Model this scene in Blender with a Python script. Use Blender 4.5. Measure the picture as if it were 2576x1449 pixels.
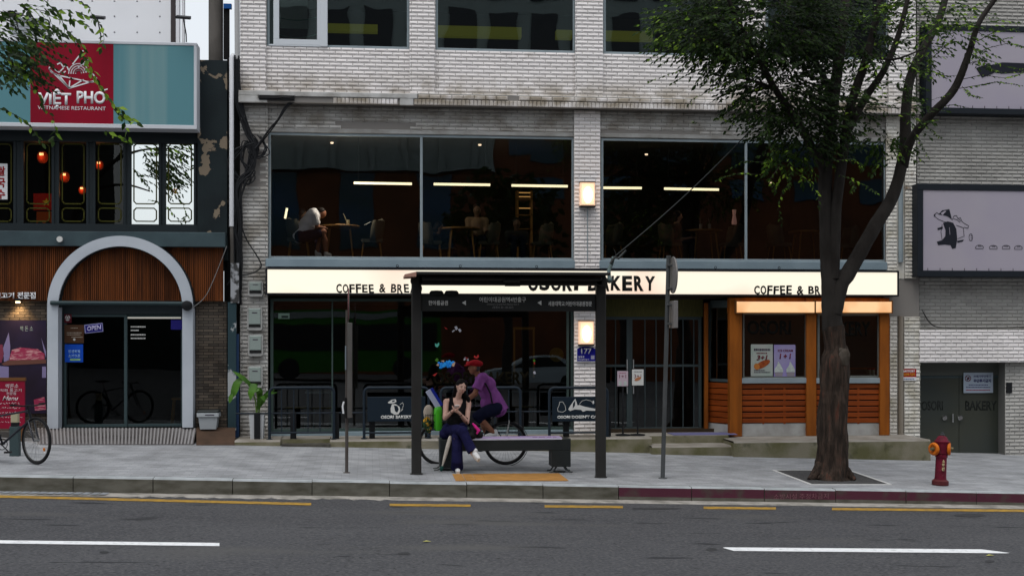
import bpy, bmesh, math, random
from mathutils import Vector, Matrix, Euler, noise as mnoise
R = math.radians
random.seed(7)
for o in list(bpy.data.objects): bpy.data.objects.remove(o)
SC = bpy.context.scene
COL = SC.collection
# ------------------------------------------------------------------ camera, sky, sun, exposure
F, YH, PSI, EYE, DIST = 3300.0, 830.0, math.atan(0.109), 2.35, 26.0   # focal in photo pixels (2576 wide), horizon row, yaw, eye height
CAMP = Vector((-DIST*math.sin(PSI), -DIST*math.cos(PSI), EYE))
cd = bpy.data.cameras.new('camera'); cam = bpy.data.objects.new('camera', cd); COL.objects.link(cam)
cam.location = CAMP; cam.rotation_euler = (R(90), 0, -PSI)
cd.sensor_width = 36; cd.lens = 36*F/2576; cd.shift_y = (YH-724.5)/2576; cd.clip_start = .1; cd.clip_end = 2000
SC.camera = cam
SUN_EL, SUN_AZ = R(66), R(205)
W = bpy.data.worlds.new('World'); SC.world = W; W.use_nodes = True
nt = W.node_tree; bg = nt.nodes['Background']
sky = nt.nodes.new('ShaderNodeTexSky'); sky.sky_type = 'NISHITA'; sky.sun_disc = False
sky.sun_elevation = SUN_EL; sky.sun_rotation = SUN_AZ; sky.air_density = 1.5; sky.dust_density = 4.0; sky.ozone_density = 1.0
hs = nt.nodes.new('ShaderNodeHueSaturation'); hs.inputs['Saturation'].default_value = 0.42
mxw = nt.nodes.new('ShaderNodeMix'); mxw.data_type = 'RGBA'; mxw.inputs[0].default_value = .5; mxw.inputs[7].default_value = (9.8, 10.3, 11.0, 1)   # even cloud cover over the clear sky
nt.links.new(sky.outputs[0], hs.inputs['Color']); nt.links.new(hs.outputs[0], mxw.inputs[6]); nt.links.new(mxw.outputs[2], bg.inputs[0])
bg.inputs[1].default_value = 0.125
sl = bpy.data.lights.new('sun', 'SUN'); sl.energy = 1.15; sl.angle = R(36); sl.color = (1.0, .97, .93)
so = bpy.data.objects.new('sun', sl); COL.objects.link(so)
so.rotation_euler = (R(24), 0, R(-25))
SC.view_settings.view_transform = 'Standard'; SC.view_settings.look = 'None'
SC.view_settings.exposure = 0.0; SC.view_settings.gamma = 1
SC.render.engine = 'CYCLES'
SC.cycles.max_bounces = 8; SC.cycles.diffuse_bounces = 3; SC.cycles.glossy_bounces = 3
SC.cycles.transparent_max_bounces = 12; SC.cycles.transmission_bounces = 4
SC.cycles.sample_clamp_indirect = 4; SC.cycles.caustics_reflective = False; SC.cycles.caustics_refractive = False

# ------------------------------------------------------------------ measuring: a photo pixel on a plane of known distance -> world point
def P(u, v, Y):
    a = (u-1288)/F; b = (YH-v)/F
    rx = math.sin(PSI)+math.cos(PSI)*a; ry = math.cos(PSI)-math.sin(PSI)*a
    t = (Y-CAMP.y)/ry
    return Vector((CAMP.x+t*rx, Y, EYE+t*b))
def X(u, Y): return P(u, 0, Y).x
def Z(u, v, Y): return P(u, v, Y).z
def S(u, Y): return (X(u+1, Y)-X(u, Y))            # metres per photo pixel there
def gz(x, y): return -0.010-0.0292*x+0.011*(y+6)   # pavement: slopes down the street and rises gently to the shops
def rz(x, y): return -0.245-0.0275*x-0.006*(y+6)   # road
def G(u, v):                                       # photo pixel -> point on the pavement
    a = (u-1288)/F; b = (YH-v)/F
    rx = math.sin(PSI)+math.cos(PSI)*a; ry = math.cos(PSI)-math.sin(PSI)*a
    # EYE+t*b = -0.01-0.0292*(cx+t rx)+0.011*(cy+t ry+6)
    t = (EYE+0.010+0.0292*CAMP.x-0.011*(CAMP.y+6))/(-b-0.0292*rx+0.011*ry)
    return Vector((CAMP.x+t*rx, CAMP.y+t*ry, EYE+t*b))
def RD(u, v):                                      # photo pixel -> point on the road
    a = (u-1288)/F; b = (YH-v)/F
    rx = math.sin(PSI)+math.cos(PSI)*a; ry = math.cos(PSI)-math.sin(PSI)*a
    t = (EYE+0.245+0.0275*CAMP.x+0.006*(CAMP.y+6))/(-b-0.0275*rx-0.006*ry)
    return Vector((CAMP.x+t*rx, CAMP.y+t*ry, EYE+t*b))

# ------------------------------------------------------------------ materials
def srgb(r, g, b):
    f = lambda c: (c/255/12.92 if c/255 <= .04045 else ((c/255+.055)/1.055)**2.4)
    return (f(r), f(g), f(b))
MATS = {}
def M(name, col, rough=.6, metal=0, col2=None, vs=6.0, vd=4, lo=.35, hi=.65, bump=0, bs=40, stretch=(1, 1, 1), emit=None, es=1.0,
      island=0, col3=None, s3=1.5, lo3=.55, hi3=.7, spec=None, coat=0, trans=0, zs=None, bd=.01):
    if name in MATS: return MATS[name]
    m = bpy.data.materials.new(name); m.use_nodes = True; MATS[name] = m
    n = m.node_tree; L = n.links; b = n.nodes['Principled BSDF']
    b.inputs['Roughness'].default_value = rough; b.inputs['Metallic'].default_value = metal
    b.inputs['Specular IOR Level'].default_value = spec if spec is not None else (.35 if rough < .4 else .16)
    if coat: b.inputs['Coat Weight'].default_value = coat
    if trans: b.inputs['Transmission Weight'].default_value = trans
    geo = n.nodes.new('ShaderNodeNewGeometry')
    mp = n.nodes.new('ShaderNodeMapping'); mp.inputs['Scale'].default_value = stretch
    L.new(geo.outputs['Position'], mp.inputs['Vector'])
    def noi(scale, det=4):
        t = n.nodes.new('ShaderNodeTexNoise'); t.inputs['Scale'].default_value = scale; t.inputs['Detail'].default_value = det
        L.new(mp.outputs[0], t.inputs['Vector']); return t.outputs['Fac']
    def ramp(s, a, c):
        r = n.nodes.new('ShaderNodeMapRange'); r.inputs['From Min'].default_value = a; r.inputs['From Max'].default_value = c
        L.new(s, r.inputs['Value']); return r.outputs[0]
    def mix(f, a, c):
        x = n.nodes.new('ShaderNodeMix'); x.data_type = 'RGBA'
        if hasattr(f, 'is_linked'): L.new(f, x.inputs[0])
        else: x.inputs[0].default_value = f
        for s, k in ((a, 6), (c, 7)):
            if isinstance(s, tuple): x.inputs[k].default_value = (*s, 1)
            else: L.new(s, x.inputs[k])
        return x.outputs[2]
    c = tuple(col)
    if col2 is not None: c = mix(ramp(noi(vs, vd), lo, hi), c, tuple(col2))
    if col3 is not None: c = mix(ramp(noi(s3, 6), lo3, hi3), c, tuple(col3))
    if zs is not None:      # grime band: height where it ends, where it is full, its colour
        sz = n.nodes.new('ShaderNodeSeparateXYZ'); L.new(geo.outputs['Position'], sz.inputs[0]); q0 = ramp(sz.outputs['Z'], zs[0], zs[1]); q2 = n.nodes.new('ShaderNodeMath'); q2.operation = 'MULTIPLY'; L.new(q0, q2.inputs[0]); L.new(ramp(sz.outputs['Z'], 6.60, 6.80), q2.inputs[1]); q = q2.outputs[0]
        nz = n.nodes.new('ShaderNodeMath'); nz.operation = 'MULTIPLY'; L.new(q, nz.inputs[0]); L.new(ramp(noi(2.6, 7), .36, .60), nz.inputs[1]); c = mix(nz.outputs[0], c, tuple(zs[2]))
    if island:
        h = n.nodes.new('ShaderNodeHueSaturation')
        r = n.nodes.new('ShaderNodeMapRange'); r.inputs['To Min'].default_value = 1-island; r.inputs['To Max'].default_value = 1+island
        L.new(geo.outputs['Random Per Island'], r.inputs['Value']); L.new(r.outputs[0], h.inputs['Value'])
        if isinstance(c, tuple): h.inputs['Color'].default_value = (*c, 1)
        else: L.new(c, h.inputs['Color'])
        c = h.outputs[0]
    if isinstance(c, tuple): b.inputs['Base Color'].default_value = (*c, 1)
    else: L.new(c, b.inputs['Base Color'])
    if bump:
        bp = n.nodes.new('ShaderNodeBump'); bp.inputs['Strength'].default_value = bump; bp.inputs['Distance'].default_value = bd
        L.new(noi(bs, 5), bp.inputs['Height']); L.new(bp.outputs[0], b.inputs['Normal'])
    if emit is not None:
        b.inputs['Emission Color'].default_value = (*emit, 1); b.inputs['Emission Strength'].default_value = es
    return m
def glass(name, tint=(.75, .8, .8), ior=1.6, bump=0.0, mirror_fac=None):
    if name in MATS: return MATS[name]
    m = bpy.data.materials.new(name); m.use_nodes = True; MATS[name] = m
    n = m.node_tree; L = n.links; n.nodes.remove(n.nodes['Principled BSDF']); out = n.nodes['Material Output']
    t = n.nodes.new('ShaderNodeBsdfTransparent'); t.inputs[0].default_value = (*tint, 1)
    g = n.nodes.new('ShaderNodeBsdfGlossy'); g.inputs['Roughness'].default_value = 0.0; g.inputs[0].default_value = (.95, 1, 1, 1)
    fr = n.nodes.new('ShaderNodeFresnel'); fr.inputs[0].default_value = ior
    mx = n.nodes.new('ShaderNodeMixShader'); L.new(fr.outputs[0], mx.inputs[0])
    if mirror_fac is not None: mx.inputs[0].default_value = mirror_fac; L.remove(mx.inputs[0].links[0])
    L.new(t.outputs[0], mx.inputs[1]); L.new(g.outputs[0], mx.inputs[2]); L.new(mx.outputs[0], out.inputs[0])
    if bump:
        geo = n.nodes.new('ShaderNodeNewGeometry'); nz = n.nodes.new('ShaderNodeTexNoise'); nz.inputs['Scale'].default_value = 1.3; nz.inputs['Detail'].default_value = 1
        L.new(geo.outputs['Position'], nz.inputs['Vector']); bp = n.nodes.new('ShaderNodeBump'); bp.inputs['Strength'].default_value = bump; bp.inputs['Distance'].default_value = .02
        L.new(nz.outputs[0], bp.inputs['Height']); L.new(bp.outputs[0], g.inputs['Normal']); L.new(bp.outputs[0], fr.inputs['Normal'])
    return m
def brickmat(name, c1, c2, mortar, bw, bh, msize, rough=.8, bump=.6, plane='XZ', noise_c=None, off=.5):
    if name in MATS: return MATS[name]
    m = bpy.data.materials.new(name); m.use_nodes = True; MATS[name] = m
    n = m.node_tree; L = n.links; b = n.nodes['Principled BSDF']; b.inputs['Roughness'].default_value = rough; b.inputs['Specular IOR Level'].default_value = .12
    geo = n.nodes.new('ShaderNodeNewGeometry'); sp = n.nodes.new('ShaderNodeSeparateXYZ'); cb = n.nodes.new('ShaderNodeCombineXYZ')
    L.new(geo.outputs['Position'], sp.inputs[0]); L.new(sp.outputs[plane[0]], cb.inputs[0]); L.new(sp.outputs[plane[1]], cb.inputs[1])
    t = n.nodes.new('ShaderNodeTexBrick'); L.new(cb.outputs[0], t.inputs['Vector'])
    t.inputs['Scale'].default_value = 1; t.inputs['Brick Width'].default_value = bw; t.inputs['Row Height'].default_value = bh
    t.inputs['Mortar Size'].default_value = msize; t.inputs['Mortar Smooth'].default_value = .3; t.offset = off
    t.inputs['Color1'].default_value = (*c1, 1); t.inputs['Color2'].default_value = (*c2, 1); t.inputs['Mortar'].default_value = (*mortar, 1)
    nz = n.nodes.new('ShaderNodeTexNoise'); nz.inputs['Scale'].default_value = 2.2; nz.inputs['Detail'].default_value = 7; L.new(geo.outputs['Position'], nz.inputs['Vector'])
    x = n.nodes.new('ShaderNodeMix'); x.data_type = 'RGBA'; x.blend_type = 'MULTIPLY'
    mr = n.nodes.new('ShaderNodeMapRange'); mr.inputs['From Min'].default_value = .35; mr.inputs['From Max'].default_value = .7; L.new(nz.outputs[0], mr.inputs[0])
    x.inputs[7].default_value = (*(noise_c or (.75, .73, .7)), 1); L.new(mr.outputs[0], x.inputs[0]); L.new(t.outputs[0], x.inputs[6]); L.new(x.outputs[2], b.inputs['Base Color'])
    if bump:
        n2 = n.nodes.new('ShaderNodeTexNoise'); n2.inputs['Scale'].default_value = 60; L.new(geo.outputs['Position'], n2.inputs['Vector'])
        ad = n.nodes.new('ShaderNodeMath'); ad.operation = 'SUBTRACT'; L.new(n2.outputs[0], ad.inputs[0]); L.new(t.outputs['Fac'], ad.inputs[1])
        bp = n.nodes.new('ShaderNodeBump'); bp.inputs['Strength'].default_value = bump; bp.inputs['Distance'].default_value = .012; L.new(ad.outputs[0], bp.inputs['Height']); L.new(bp.outputs[0], b.inputs['Normal'])
    return m

# ------------------------------------------------------------------ mesh builder
class MB:
    def __init__(s): s.v = []; s.f = []; s.m = []; s.mi = 0
    def add(s, vs, fs):
        b = len(s.v); s.v += [tuple(q) for q in vs]
        for q in fs: s.f.append(tuple(b+i for i in q)); s.m.append(s.mi)
        return s
    def box(s, x0, x1, y0, y1, z0, z1):
        if x0 > x1: x0, x1 = x1, x0
        if y0 > y1: y0, y1 = y1, y0
        if z0 > z1: z0, z1 = z1, z0
        return s.add([(x0,y0,z0),(x1,y0,z0),(x1,y1,z0),(x0,y1,z0),(x0,y0,z1),(x1,y0,z1),(x1,y1,z1),(x0,y1,z1)],
              [(0,3,2,1),(4,5,6,7),(0,1,5,4),(1,2,6,5),(2,3,7,6),(3,0,4,7)])
    def cbox(s, x0, x1, y0, y1, z0, z1, c=.006):    # box with its front (-Y) edges chamfered
        if x0 > x1: x0, x1 = x1, x0
        if z0 > z1: z0, z1 = z1, z0
        return s.add([(x0,y1,z0),(x1,y1,z0),(x1,y1,z1),(x0,y1,z1),(x0,y0+c,z0),(x1,y0+c,z0),(x1,y0+c,z1),(x0,y0+c,z1),
               (x0+c,y0,z0+c),(x1-c,y0,z0+c),(x1-c,y0,z1-c),(x0+c,y0,z1-c)],
              [(0,3,2,1),(0,1,5,4),(1,2,6,5),(2,3,7,6),(3,0,4,7),(4,5,9,8),(5,6,10,9),(6,7,11,10),(7,4,8,11),(8,9,10,11)])
    def bar(s, a, b, w, h, up=(0, 0, 1)):           # rectangular bar from a to b
        a = Vector(a); b = Vector(b); d = (b-a).normalized(); u = Vector(up)
        if abs(d.dot(u)) > .98: u = Vector((0, 1, 0))
        sx = d.cross(u).normalized()*w/2; sz = sx.cross(d).normalized()*h/2
        q = [a-sx-sz, a+sx-sz, a+sx+sz, a-sx+sz, b-sx-sz, b+sx-sz, b+sx+sz, b-sx+sz]
        return s.add(q, [(0,1,2,3),(7,6,5,4),(0,4,5,1),(1,5,6,2),(2,6,7,3),(3,7,4,0)])
    def tube(s, pts, r, seg=8, cap=True):
        pts = [Vector(p) for p in pts]; n = len(pts)
        rs = r if isinstance(r, (list, tuple)) else [r]*n
        base = len(s.v); prev = None
        for i, p in enumerate(pts):
            d = (pts[min(i+1, n-1)]-pts[max(i-1, 0)]).normalized()
            if prev is None:
                u = Vector((0, 0, 1)) if abs(d.z) < .9 else Vector((1, 0, 0)); a = d.cross(u).normalized()
            else:
                a = (prev-d*prev.dot(d)).normalized()
            prev = a; b = d.cross(a)
            for k in range(seg):
                t = 2*math.pi*k/seg; s.v.append(tuple(p+(a*math.cos(t)+b*math.sin(t))*rs[i]))
        for i in range(n-1):
            for k in range(seg):
                k2 = (k+1) % seg; s.f.append((base+i*seg+k, base+i*seg+k2, base+(i+1)*seg+k2, base+(i+1)*seg+k)); s.m.append(s.mi)
        if cap:
            s.f.append(tuple(base+k for k in range(seg))[::-1]); s.m.append(s.mi)
            s.f.append(tuple(base+(n-1)*seg+k for k in range(seg))); s.m.append(s.mi)
        return s
    def lathe(s, prof, c, seg=20, axis='Z'):
        c = Vector(c); base = len(s.v); n = len(prof)
        for r, h in prof:
            for k in range(seg):
                t = 2*math.pi*k/seg; q = (r*math.cos(t), r*math.sin(t), h)
                if axis == 'Y': q = (q[0], q[2], q[1])
                if axis == 'X': q = (q[2], q[0], q[1])
                s.v.append(tuple(c+Vector(q)))
        for i in range(n-1):
            for k in range(seg):
                k2 = (k+1) % seg; s.f.append((base+i*seg+k, base+i*seg+k2, base+(i+1)*seg+k2, base+(i+1)*seg+k)); s.m.append(s.mi)
        s.f.append(tuple(base+k for k in range(seg))[::-1]); s.m.append(s.mi)
        s.f.append(tuple(base+(n-1)*seg+k for k in range(seg))); s.m.append(s.mi)
        return s
    def ell(s, c, r, seg=16, rings=10, rot=None):
        c = Vector(c); r = r if hasattr(r, '__len__') else (r, r, r); base = len(s.v); Rm = rot.to_matrix() if rot else None
        for i in range(rings+1):
            ph = math.pi*i/rings
            for k in range(seg):
                t = 2*math.pi*k/seg; q = Vector((r[0]*math.sin(ph)*math.cos(t), r[1]*math.sin(ph)*math.sin(t), r[2]*math.cos(ph)))
                if Rm: q = Rm@q
                s.v.append(tuple(c+q))
        for i in range(rings):
            for k in range(seg):
                k2 = (k+1) % seg; s.f.append((base+i*seg+k, base+(i+1)*seg+k, base+(i+1)*seg+k2, base+i*seg+k2)); s.m.append(s.mi)
        return s
    def torus(s, c, Rr, r, axis, seg=40, sub=8, ry=None, arc=(0, 2*math.pi)):
        ax = Vector(axis).normalized(); u = Vector((0, 0, 1)) if abs(ax.z) < .9 else Vector((1, 0, 0)); a = ax.cross(u).normalized(); b = ax.cross(a)
        full = abs(arc[1]-arc[0]-2*math.pi) < 1e-6; base = len(s.v); c = Vector(c); nn = seg if full else seg+1
        for i in range(nn):
            t = arc[0]+(arc[1]-arc[0])*i/seg; d = a*math.cos(t)+b*math.sin(t)
            for k in range(sub):
                p = 2*math.pi*k/sub; s.v.append(tuple(c+d*(Rr+r*math.cos(p))+ax*((ry or r)*math.sin(p))))
        for i in range(seg):
            i2 = (i+1) % nn
            for k in range(sub):
                k2 = (k+1) % sub; s.f.append((base+i*sub+k, base+i2*sub+k, base+i2*sub+k2, base+i*sub+k2)); s.m.append(s.mi)
        return s
    def prism(s, pts, y0, y1):                      # polygon in (x, z) extruded along Y
        n = len(pts); b = [(p[0], y0, p[1]) for p in pts]+[(p[0], y1, p[1]) for p in pts]
        return s.add(b, [tuple(range(n)), tuple(range(2*n-1, n-1, -1))]+[(i, n+i, n+(i+1) % n, (i+1) % n) for i in range(n)])
    def quad(s, a, b, c, d): return s.add([a, b, c, d], [(0, 1, 2, 3)])
    def stroke(s, pts, w, y0, y1):                  # ribbon along points (x, z), width w, thickness y0..y1
        for i in range(len(pts)-1):
            a = Vector((pts[i][0], 0, pts[i][1])); b = Vector((pts[i+1][0], 0, pts[i+1][1])); d = (b-a)
            if d.length < 1e-6: continue
            d.normalize(); nrm = Vector((-d.z, 0, d.x))*w/2; e = d*w*.3
            q = [a-e+nrm, b+e+nrm, b+e-nrm, a-e-nrm]
            s.prism([(k.x, k.z) for k in q], y0, y1)
        return s
    def build(s, name, mats, parent=None, smooth=False, origin=None, fix=True):
        me = bpy.data.meshes.new(name)
        o0 = Vector(origin) if origin is not None else (root_loc(parent) if parent else Vector((0, 0, 0)))
        me.from_pydata([(p[0]-o0.x, p[1]-o0.y, p[2]-o0.z) for p in s.v], [], s.f)
        mats = mats if isinstance(mats, (list, tuple)) else [mats]
        for m in mats: me.materials.append(m)
        if len(mats) > 1: me.polygons.foreach_set('material_index', s.m)
        if fix:
            bm = bmesh.new(); bm.from_mesh(me); bmesh.ops.recalc_face_normals(bm, faces=bm.faces); bm.to_mesh(me); bm.free()
        if smooth:
            me.polygons.foreach_set('use_smooth', [True]*len(me.polygons))
            if smooth != 'all':
                me.set_sharp_from_angle(angle=R(42))
        o = bpy.data.objects.new(name, me); COL.objects.link(o)
        if parent: o.parent = parent
        elif origin is not None: o.location = o0
        return o
def root_loc(o):
    p = Vector((0, 0, 0))
    while o is not None: p += o.location; o = o.parent
    return p
def tag(o, label=None, cat=None, group=None, kind=None):
    if label: o['label'] = label
    if cat: o['category'] = cat
    if group: o['group'] = group
    if kind: o['kind'] = kind
    return o
def thing(name, label, cat, loc=(0, 0, 0), group=None):
    o = bpy.data.objects.new(name, None); COL.objects.link(o); o.location = loc; o.empty_display_size = .1
    return tag(o, label, cat, group)
def struct(o): o['kind'] = 'structure'; return o
def dup(root, loc, rot=0, label=None, group=None):
    def cp(o, par):
        c = o.copy(); COL.objects.link(c); c.parent = par
        for ch in list(o.children): cp(ch, c)
        return c
    r = cp(root, None); r.location = loc; r.rotation_euler = (0, 0, rot)
    if label: r['label'] = label
    if group: r['group'] = group
    return r
def text(s, u0, v0, u1, v1, Y, mat, parent=None, name='lettering', bold=0.0, depth=.004, fit=True, shear=0, rotv=None, ftilt=0):
    """Words on a street-facing surface, filling the photo rectangle u0..u1, v0..v1 on the plane Y."""
    cu = bpy.data.curves.new(name, 'FONT'); cu.body = s; cu.size = 1; cu.offset = bold; cu.shear = shear; cu.resolution_u = 3
    ob = bpy.data.objects.new(name, cu); COL.objects.link(ob)
    dg = bpy.context.evaluated_depsgraph_get(); me = bpy.data.meshes.new_from_object(ob.evaluated_get(dg))
    bpy.data.objects.remove(ob); bpy.data.curves.remove(cu)
    xs = [v.co.x for v in me.vertices]; ys = [v.co.y for v in me.vertices]
    x0, x1, y0, y1 = min(xs), max(xs), min(ys), max(ys)
    a = P(u0, v1, Y); b = P(u1, v0, Y); um = (u0+u1)/2
    X0, X1 = a.x, b.x; Z0, Z1 = Z(um, v1, Y), Z(um, v0, Y)
    o0 = root_loc(parent) if parent else Vector((0, 0, 0))
    for v in me.vertices:
        fx = (v.co.x-x0)/(x1-x0); fy = (v.co.y-y0)/(y1-y0)
        v.co = Vector((X0+fx*(X1-X0), Y, Z0+fy*(Z1-Z0)+ftilt*(fx-.5)))-o0
    bm = bmesh.new(); bm.from_mesh(me)
    if depth:
        r = bmesh.ops.extrude_face_region(bm, geom=bm.faces[:]); vs = [g for g in r['geom'] if isinstance(g, bmesh.types.BMVert)]
        bmesh.ops.translate(bm, verts=vs, vec=(0, -depth, 0)); bmesh.ops.recalc_face_normals(bm, faces=bm.faces)
    bm.to_mesh(me); bm.free(); me.materials.clear(); me.materials.append(mat)
    o = bpy.data.objects.new(name, me); COL.objects.link(o)
    if parent: o.parent = parent
    return o
def remesh_body(name, prims, voxel, mat, parent, smooth_it=4, disp=0):
    """One continuous surface grown from tapered limbs and rounded masses."""
    mb = MB()
    for p in prims:
        if p[0] == 'c':
            _, a, b, ra, rb = p; a = Vector(a); b = Vector(b); n = 5
            mb.tube([a.lerp(b, i/n) for i in range(n+1)], [ra+(rb-ra)*i/n for i in range(n+1)], 14)
            mb.ell(a, ra, 14, 8); mb.ell(b, rb, 14, 8)
        elif p[0] == 'p':                           # path of (point, radius)
            pts = [Vector(q[0]) for q in p[1]]; rs = [q[1] for q in p[1]]; cut = len(p) > 2   # cut: a flat end, as at a hem
            mb.tube(pts, rs, 14); [mb.ell(q, r, 14, 8) for q, r in list(zip(pts, rs))[:-1 if cut else None]]
        else:
            mb.ell(p[1], p[2], 18, 12, Euler(p[3]) if len(p) > 3 else None)
    o = mb.build(name, mat, parent, fix=False)
    md = o.modifiers.new('remesh', 'REMESH'); md.mode = 'VOXEL'; md.voxel_size = voxel
    if smooth_it:
        ms = o.modifiers.new('smooth', 'SMOOTH'); ms.iterations = smooth_it; ms.factor = .5
    dg = bpy.context.evaluated_depsgraph_get(); me = bpy.data.meshes.new_from_object(o.evaluated_get(dg))
    o.modifiers.clear(); old = o.data; o.data = me; bpy.data.meshes.remove(old)
    me.materials.clear(); me.materials.append(mat); me.polygons.foreach_set('use_smooth', [True]*len(me.polygons))
    return o
TW, TH = .224, .0765                                # facing tile
def tiles(mb, x0, x1, z0, z1, Y, d=.020, rng=random, flip=0, missing=None):
    """Running-bond facing tiles with sloping top faces on a mortar backing; mb material 0 tile, 1 mortar."""
    mb.mi = 1; mb.box(x0, x1, Y, Y+.05, z0, z1); mb.mi = 0
    r0 = math.floor(z0/TH)
    for r in range(r0, math.ceil(z1/TH)+1):
        za, zb = max(z0, r*TH+.0016), min(z1, (r+1)*TH-.0016)
        if zb-za < .012: continue
        off = (TW/2 if r % 2 else 0)+flip
        c0 = math.floor((x0-off)/TW)
        for c in range(c0, math.ceil((x1-off)/TW)+1):
            xa, xb = max(x0, off+c*TW+.003), min(x1, off+(c+1)*TW-.003)
            if xb-xa < .012: continue
            if missing and missing((xa+xb)/2, (za+zb)/2): continue
            j = rng.uniform(-.0025, .0025); dd = d+j
            wd = xb-xa; k1 = min(.012, wd*.1); k2 = min(.050, wd*.28); bz = (zb-za)*.46
            A = (xa, Y-dd*.62, za); B = (xb, Y-dd*.62, za); C = (xa+k2, Y-dd*.05, za+.001); D = (xb-k2, Y-dd*.05, za+.001); E = (xa+k1, Y-dd, za+bz); F_ = (xb-k1, Y-dd, za+bz); G_ = (xa+.003, Y-dd*.42, zb); H_ = (xb-.003, Y-dd*.42, zb)
            mb.add([A, B, C, D, E, F_, G_, H_, (xa,Y,za), (xa,Y,zb), (xb,Y,za), (xb,Y,zb)], [(2,3,5,4),(0,2,4),(1,5,3),(4,5,7,6),(0,4,6),(1,7,5),(8,0,6,9),(1,10,11,7),(6,7,11,9)])
# ------------------------------------------------------------------ palette
mAsphalt = bpy.data.materials.new('asphalt'); mAsphalt.use_nodes = True
def _asph():
    n = mAsphalt.node_tree; L = n.links; b = n.nodes['Principled BSDF']; b.inputs['Roughness'].default_value = .82; b.inputs['Specular IOR Level'].default_value = .15
    g = n.nodes.new('ShaderNodeNewGeometry')
    def noi(sc, det, st=(1,1,1)):
        m = n.nodes.new('ShaderNodeMapping'); m.inputs['Scale'].default_value = st; L.new(g.outputs['Position'], m.inputs[0]); t = n.nodes.new('ShaderNodeTexNoise'); t.inputs['Scale'].default_value = sc; t.inputs['Detail'].default_value = det; L.new(m.outputs[0], t.inputs['Vector']); return t.outputs['Fac']
    def mr(s, a, c):
        r = n.nodes.new('ShaderNodeMapRange'); r.inputs['From Min'].default_value = a; r.inputs['From Max'].default_value = c; L.new(s, r.inputs[0]); return r.outputs[0]
    def mx(f, a, c):
        x = n.nodes.new('ShaderNodeMix'); x.data_type = 'RGBA'; L.new(f, x.inputs[0])
        for q, k in ((a, 6), (c, 7)):
            if isinstance(q, tuple): x.inputs[k].default_value = (*q, 1)
            else: L.new(q, x.inputs[k])
        return x.outputs[2]
    c = mx(mr(noi(.9, 5, (.35,1,1)), .35, .68), (.050,.051,.056), (.066,.067,.072))        # long tyre-polished bands
    c = mx(mr(noi(26, 3), .46, .70), c, (.10,.10,.102))                                   # pale aggregate
    c = mx(mr(noi(19, 3, (1.0,1.6,1)), .57, .68), c, (.026,.026,.028))                       # dark grit
    c = mx(mr(noi(1.7, 3, (.55,2.2,1)), .655, .69), c, (.027,.028,.031))                     # tar spots
    c = mx(mr(noi(.55, 6, (.5,1.4,1)), .58, .75), c, (.085,.084,.082))                      # worn pale patches
    L.new(c, b.inputs['Base Color']); bp = n.nodes.new('ShaderNodeBump'); bp.inputs['Strength'].default_value = .6; bp.inputs['Distance'].default_value = .008; L.new(noi(120, 3), bp.inputs['Height']); L.new(bp.outputs[0], b.inputs['Normal'])
_asph()
mKerb = M('shaded_kerb_stone', (.135,.13,.11), .9, col2=(.07,.066,.05), vs=3, lo=.4, hi=.7, bump=.4, bs=50, stretch=(1,1,3))  # darker colour stands in for shade on the kerb faces
mKerbTop = M('kerb_top_stone', (.40,.425,.44), .85, col2=(.28,.30,.31), vs=4, bump=.2, bs=80)
mKerbRed = M('kerb_magenta_paint', (.085,.024,.040), .85, col2=(.075,.055,.05), vs=3.5, lo=.5, hi=.68, bump=.3, bs=60)
mConc = M('old_concrete', (.225,.205,.15), .9, col2=(.12,.115,.055), vs=1.6, vd=6, lo=.42, hi=.62, bump=.5, bs=40, col3=(.05,.055,.03), s3=3, lo3=.60, hi3=.75)
mConcTop = M('worn_concrete_top', (.30,.28,.25), .9, col2=(.20,.18,.15), vs=2, bump=.3, bs=60)
mGutter = M('gutter_concrete', (.34,.32,.29), .9, col2=(.19,.18,.16), vs=4, lo=.42, hi=.65, bump=.6, bs=30)
mPlaster = M('grey_plaster', (.40,.40,.39), .9, col2=(.27,.26,.24), vs=3, bump=.3, bs=30)
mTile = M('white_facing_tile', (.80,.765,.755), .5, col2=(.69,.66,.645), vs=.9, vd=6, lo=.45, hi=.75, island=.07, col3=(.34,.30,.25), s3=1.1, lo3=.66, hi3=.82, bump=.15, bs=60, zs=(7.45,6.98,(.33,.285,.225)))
mTileLow = M('dirty_shaded_tile', (.46,.45,.43), .5, col2=(.26,.24,.21), vs=2.2, vd=6, lo=.42, hi=.66, island=.10, bump=.25, bs=60)
mMort = M('tile_mortar', (.24,.225,.21), .95)
mAlu = M('grey_aluminium', (.30,.36,.39), .45, .15, col2=(.25,.30,.33), vs=2)
mAluW = M('white_window_frame', (.62,.66,.70), .4)
mSill = M('blue_grey_sill_metal', (.27,.35,.40), .4, .1, col2=(.22,.29,.335), vs=1.5)
mBlack = M('black_metal', (.012,.013,.015), .45)
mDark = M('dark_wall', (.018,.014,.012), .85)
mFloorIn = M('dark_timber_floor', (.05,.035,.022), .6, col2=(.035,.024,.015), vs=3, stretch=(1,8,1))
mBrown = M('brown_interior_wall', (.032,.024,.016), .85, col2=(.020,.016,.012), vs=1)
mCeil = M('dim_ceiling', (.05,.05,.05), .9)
mGlass = glass('window_glass', (.95,.96,.95), 1.85, .10)
mGlass3 = glass('upper_window_glass', (.75,.80,.80), 2.35, .10)
mGlass1 = glass('shop_glass', (.60,.66,.64), 2.0, .05)
mGlassL = glass('door_glass', (.50,.56,.55), 1.45, .03)
mMirror = glass('boosted_mirror_glass', (.30,.34,.33), mirror_fac=.9, bump=.015)  # made-up mirror finish, so two panes reflect the sky as white

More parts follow.
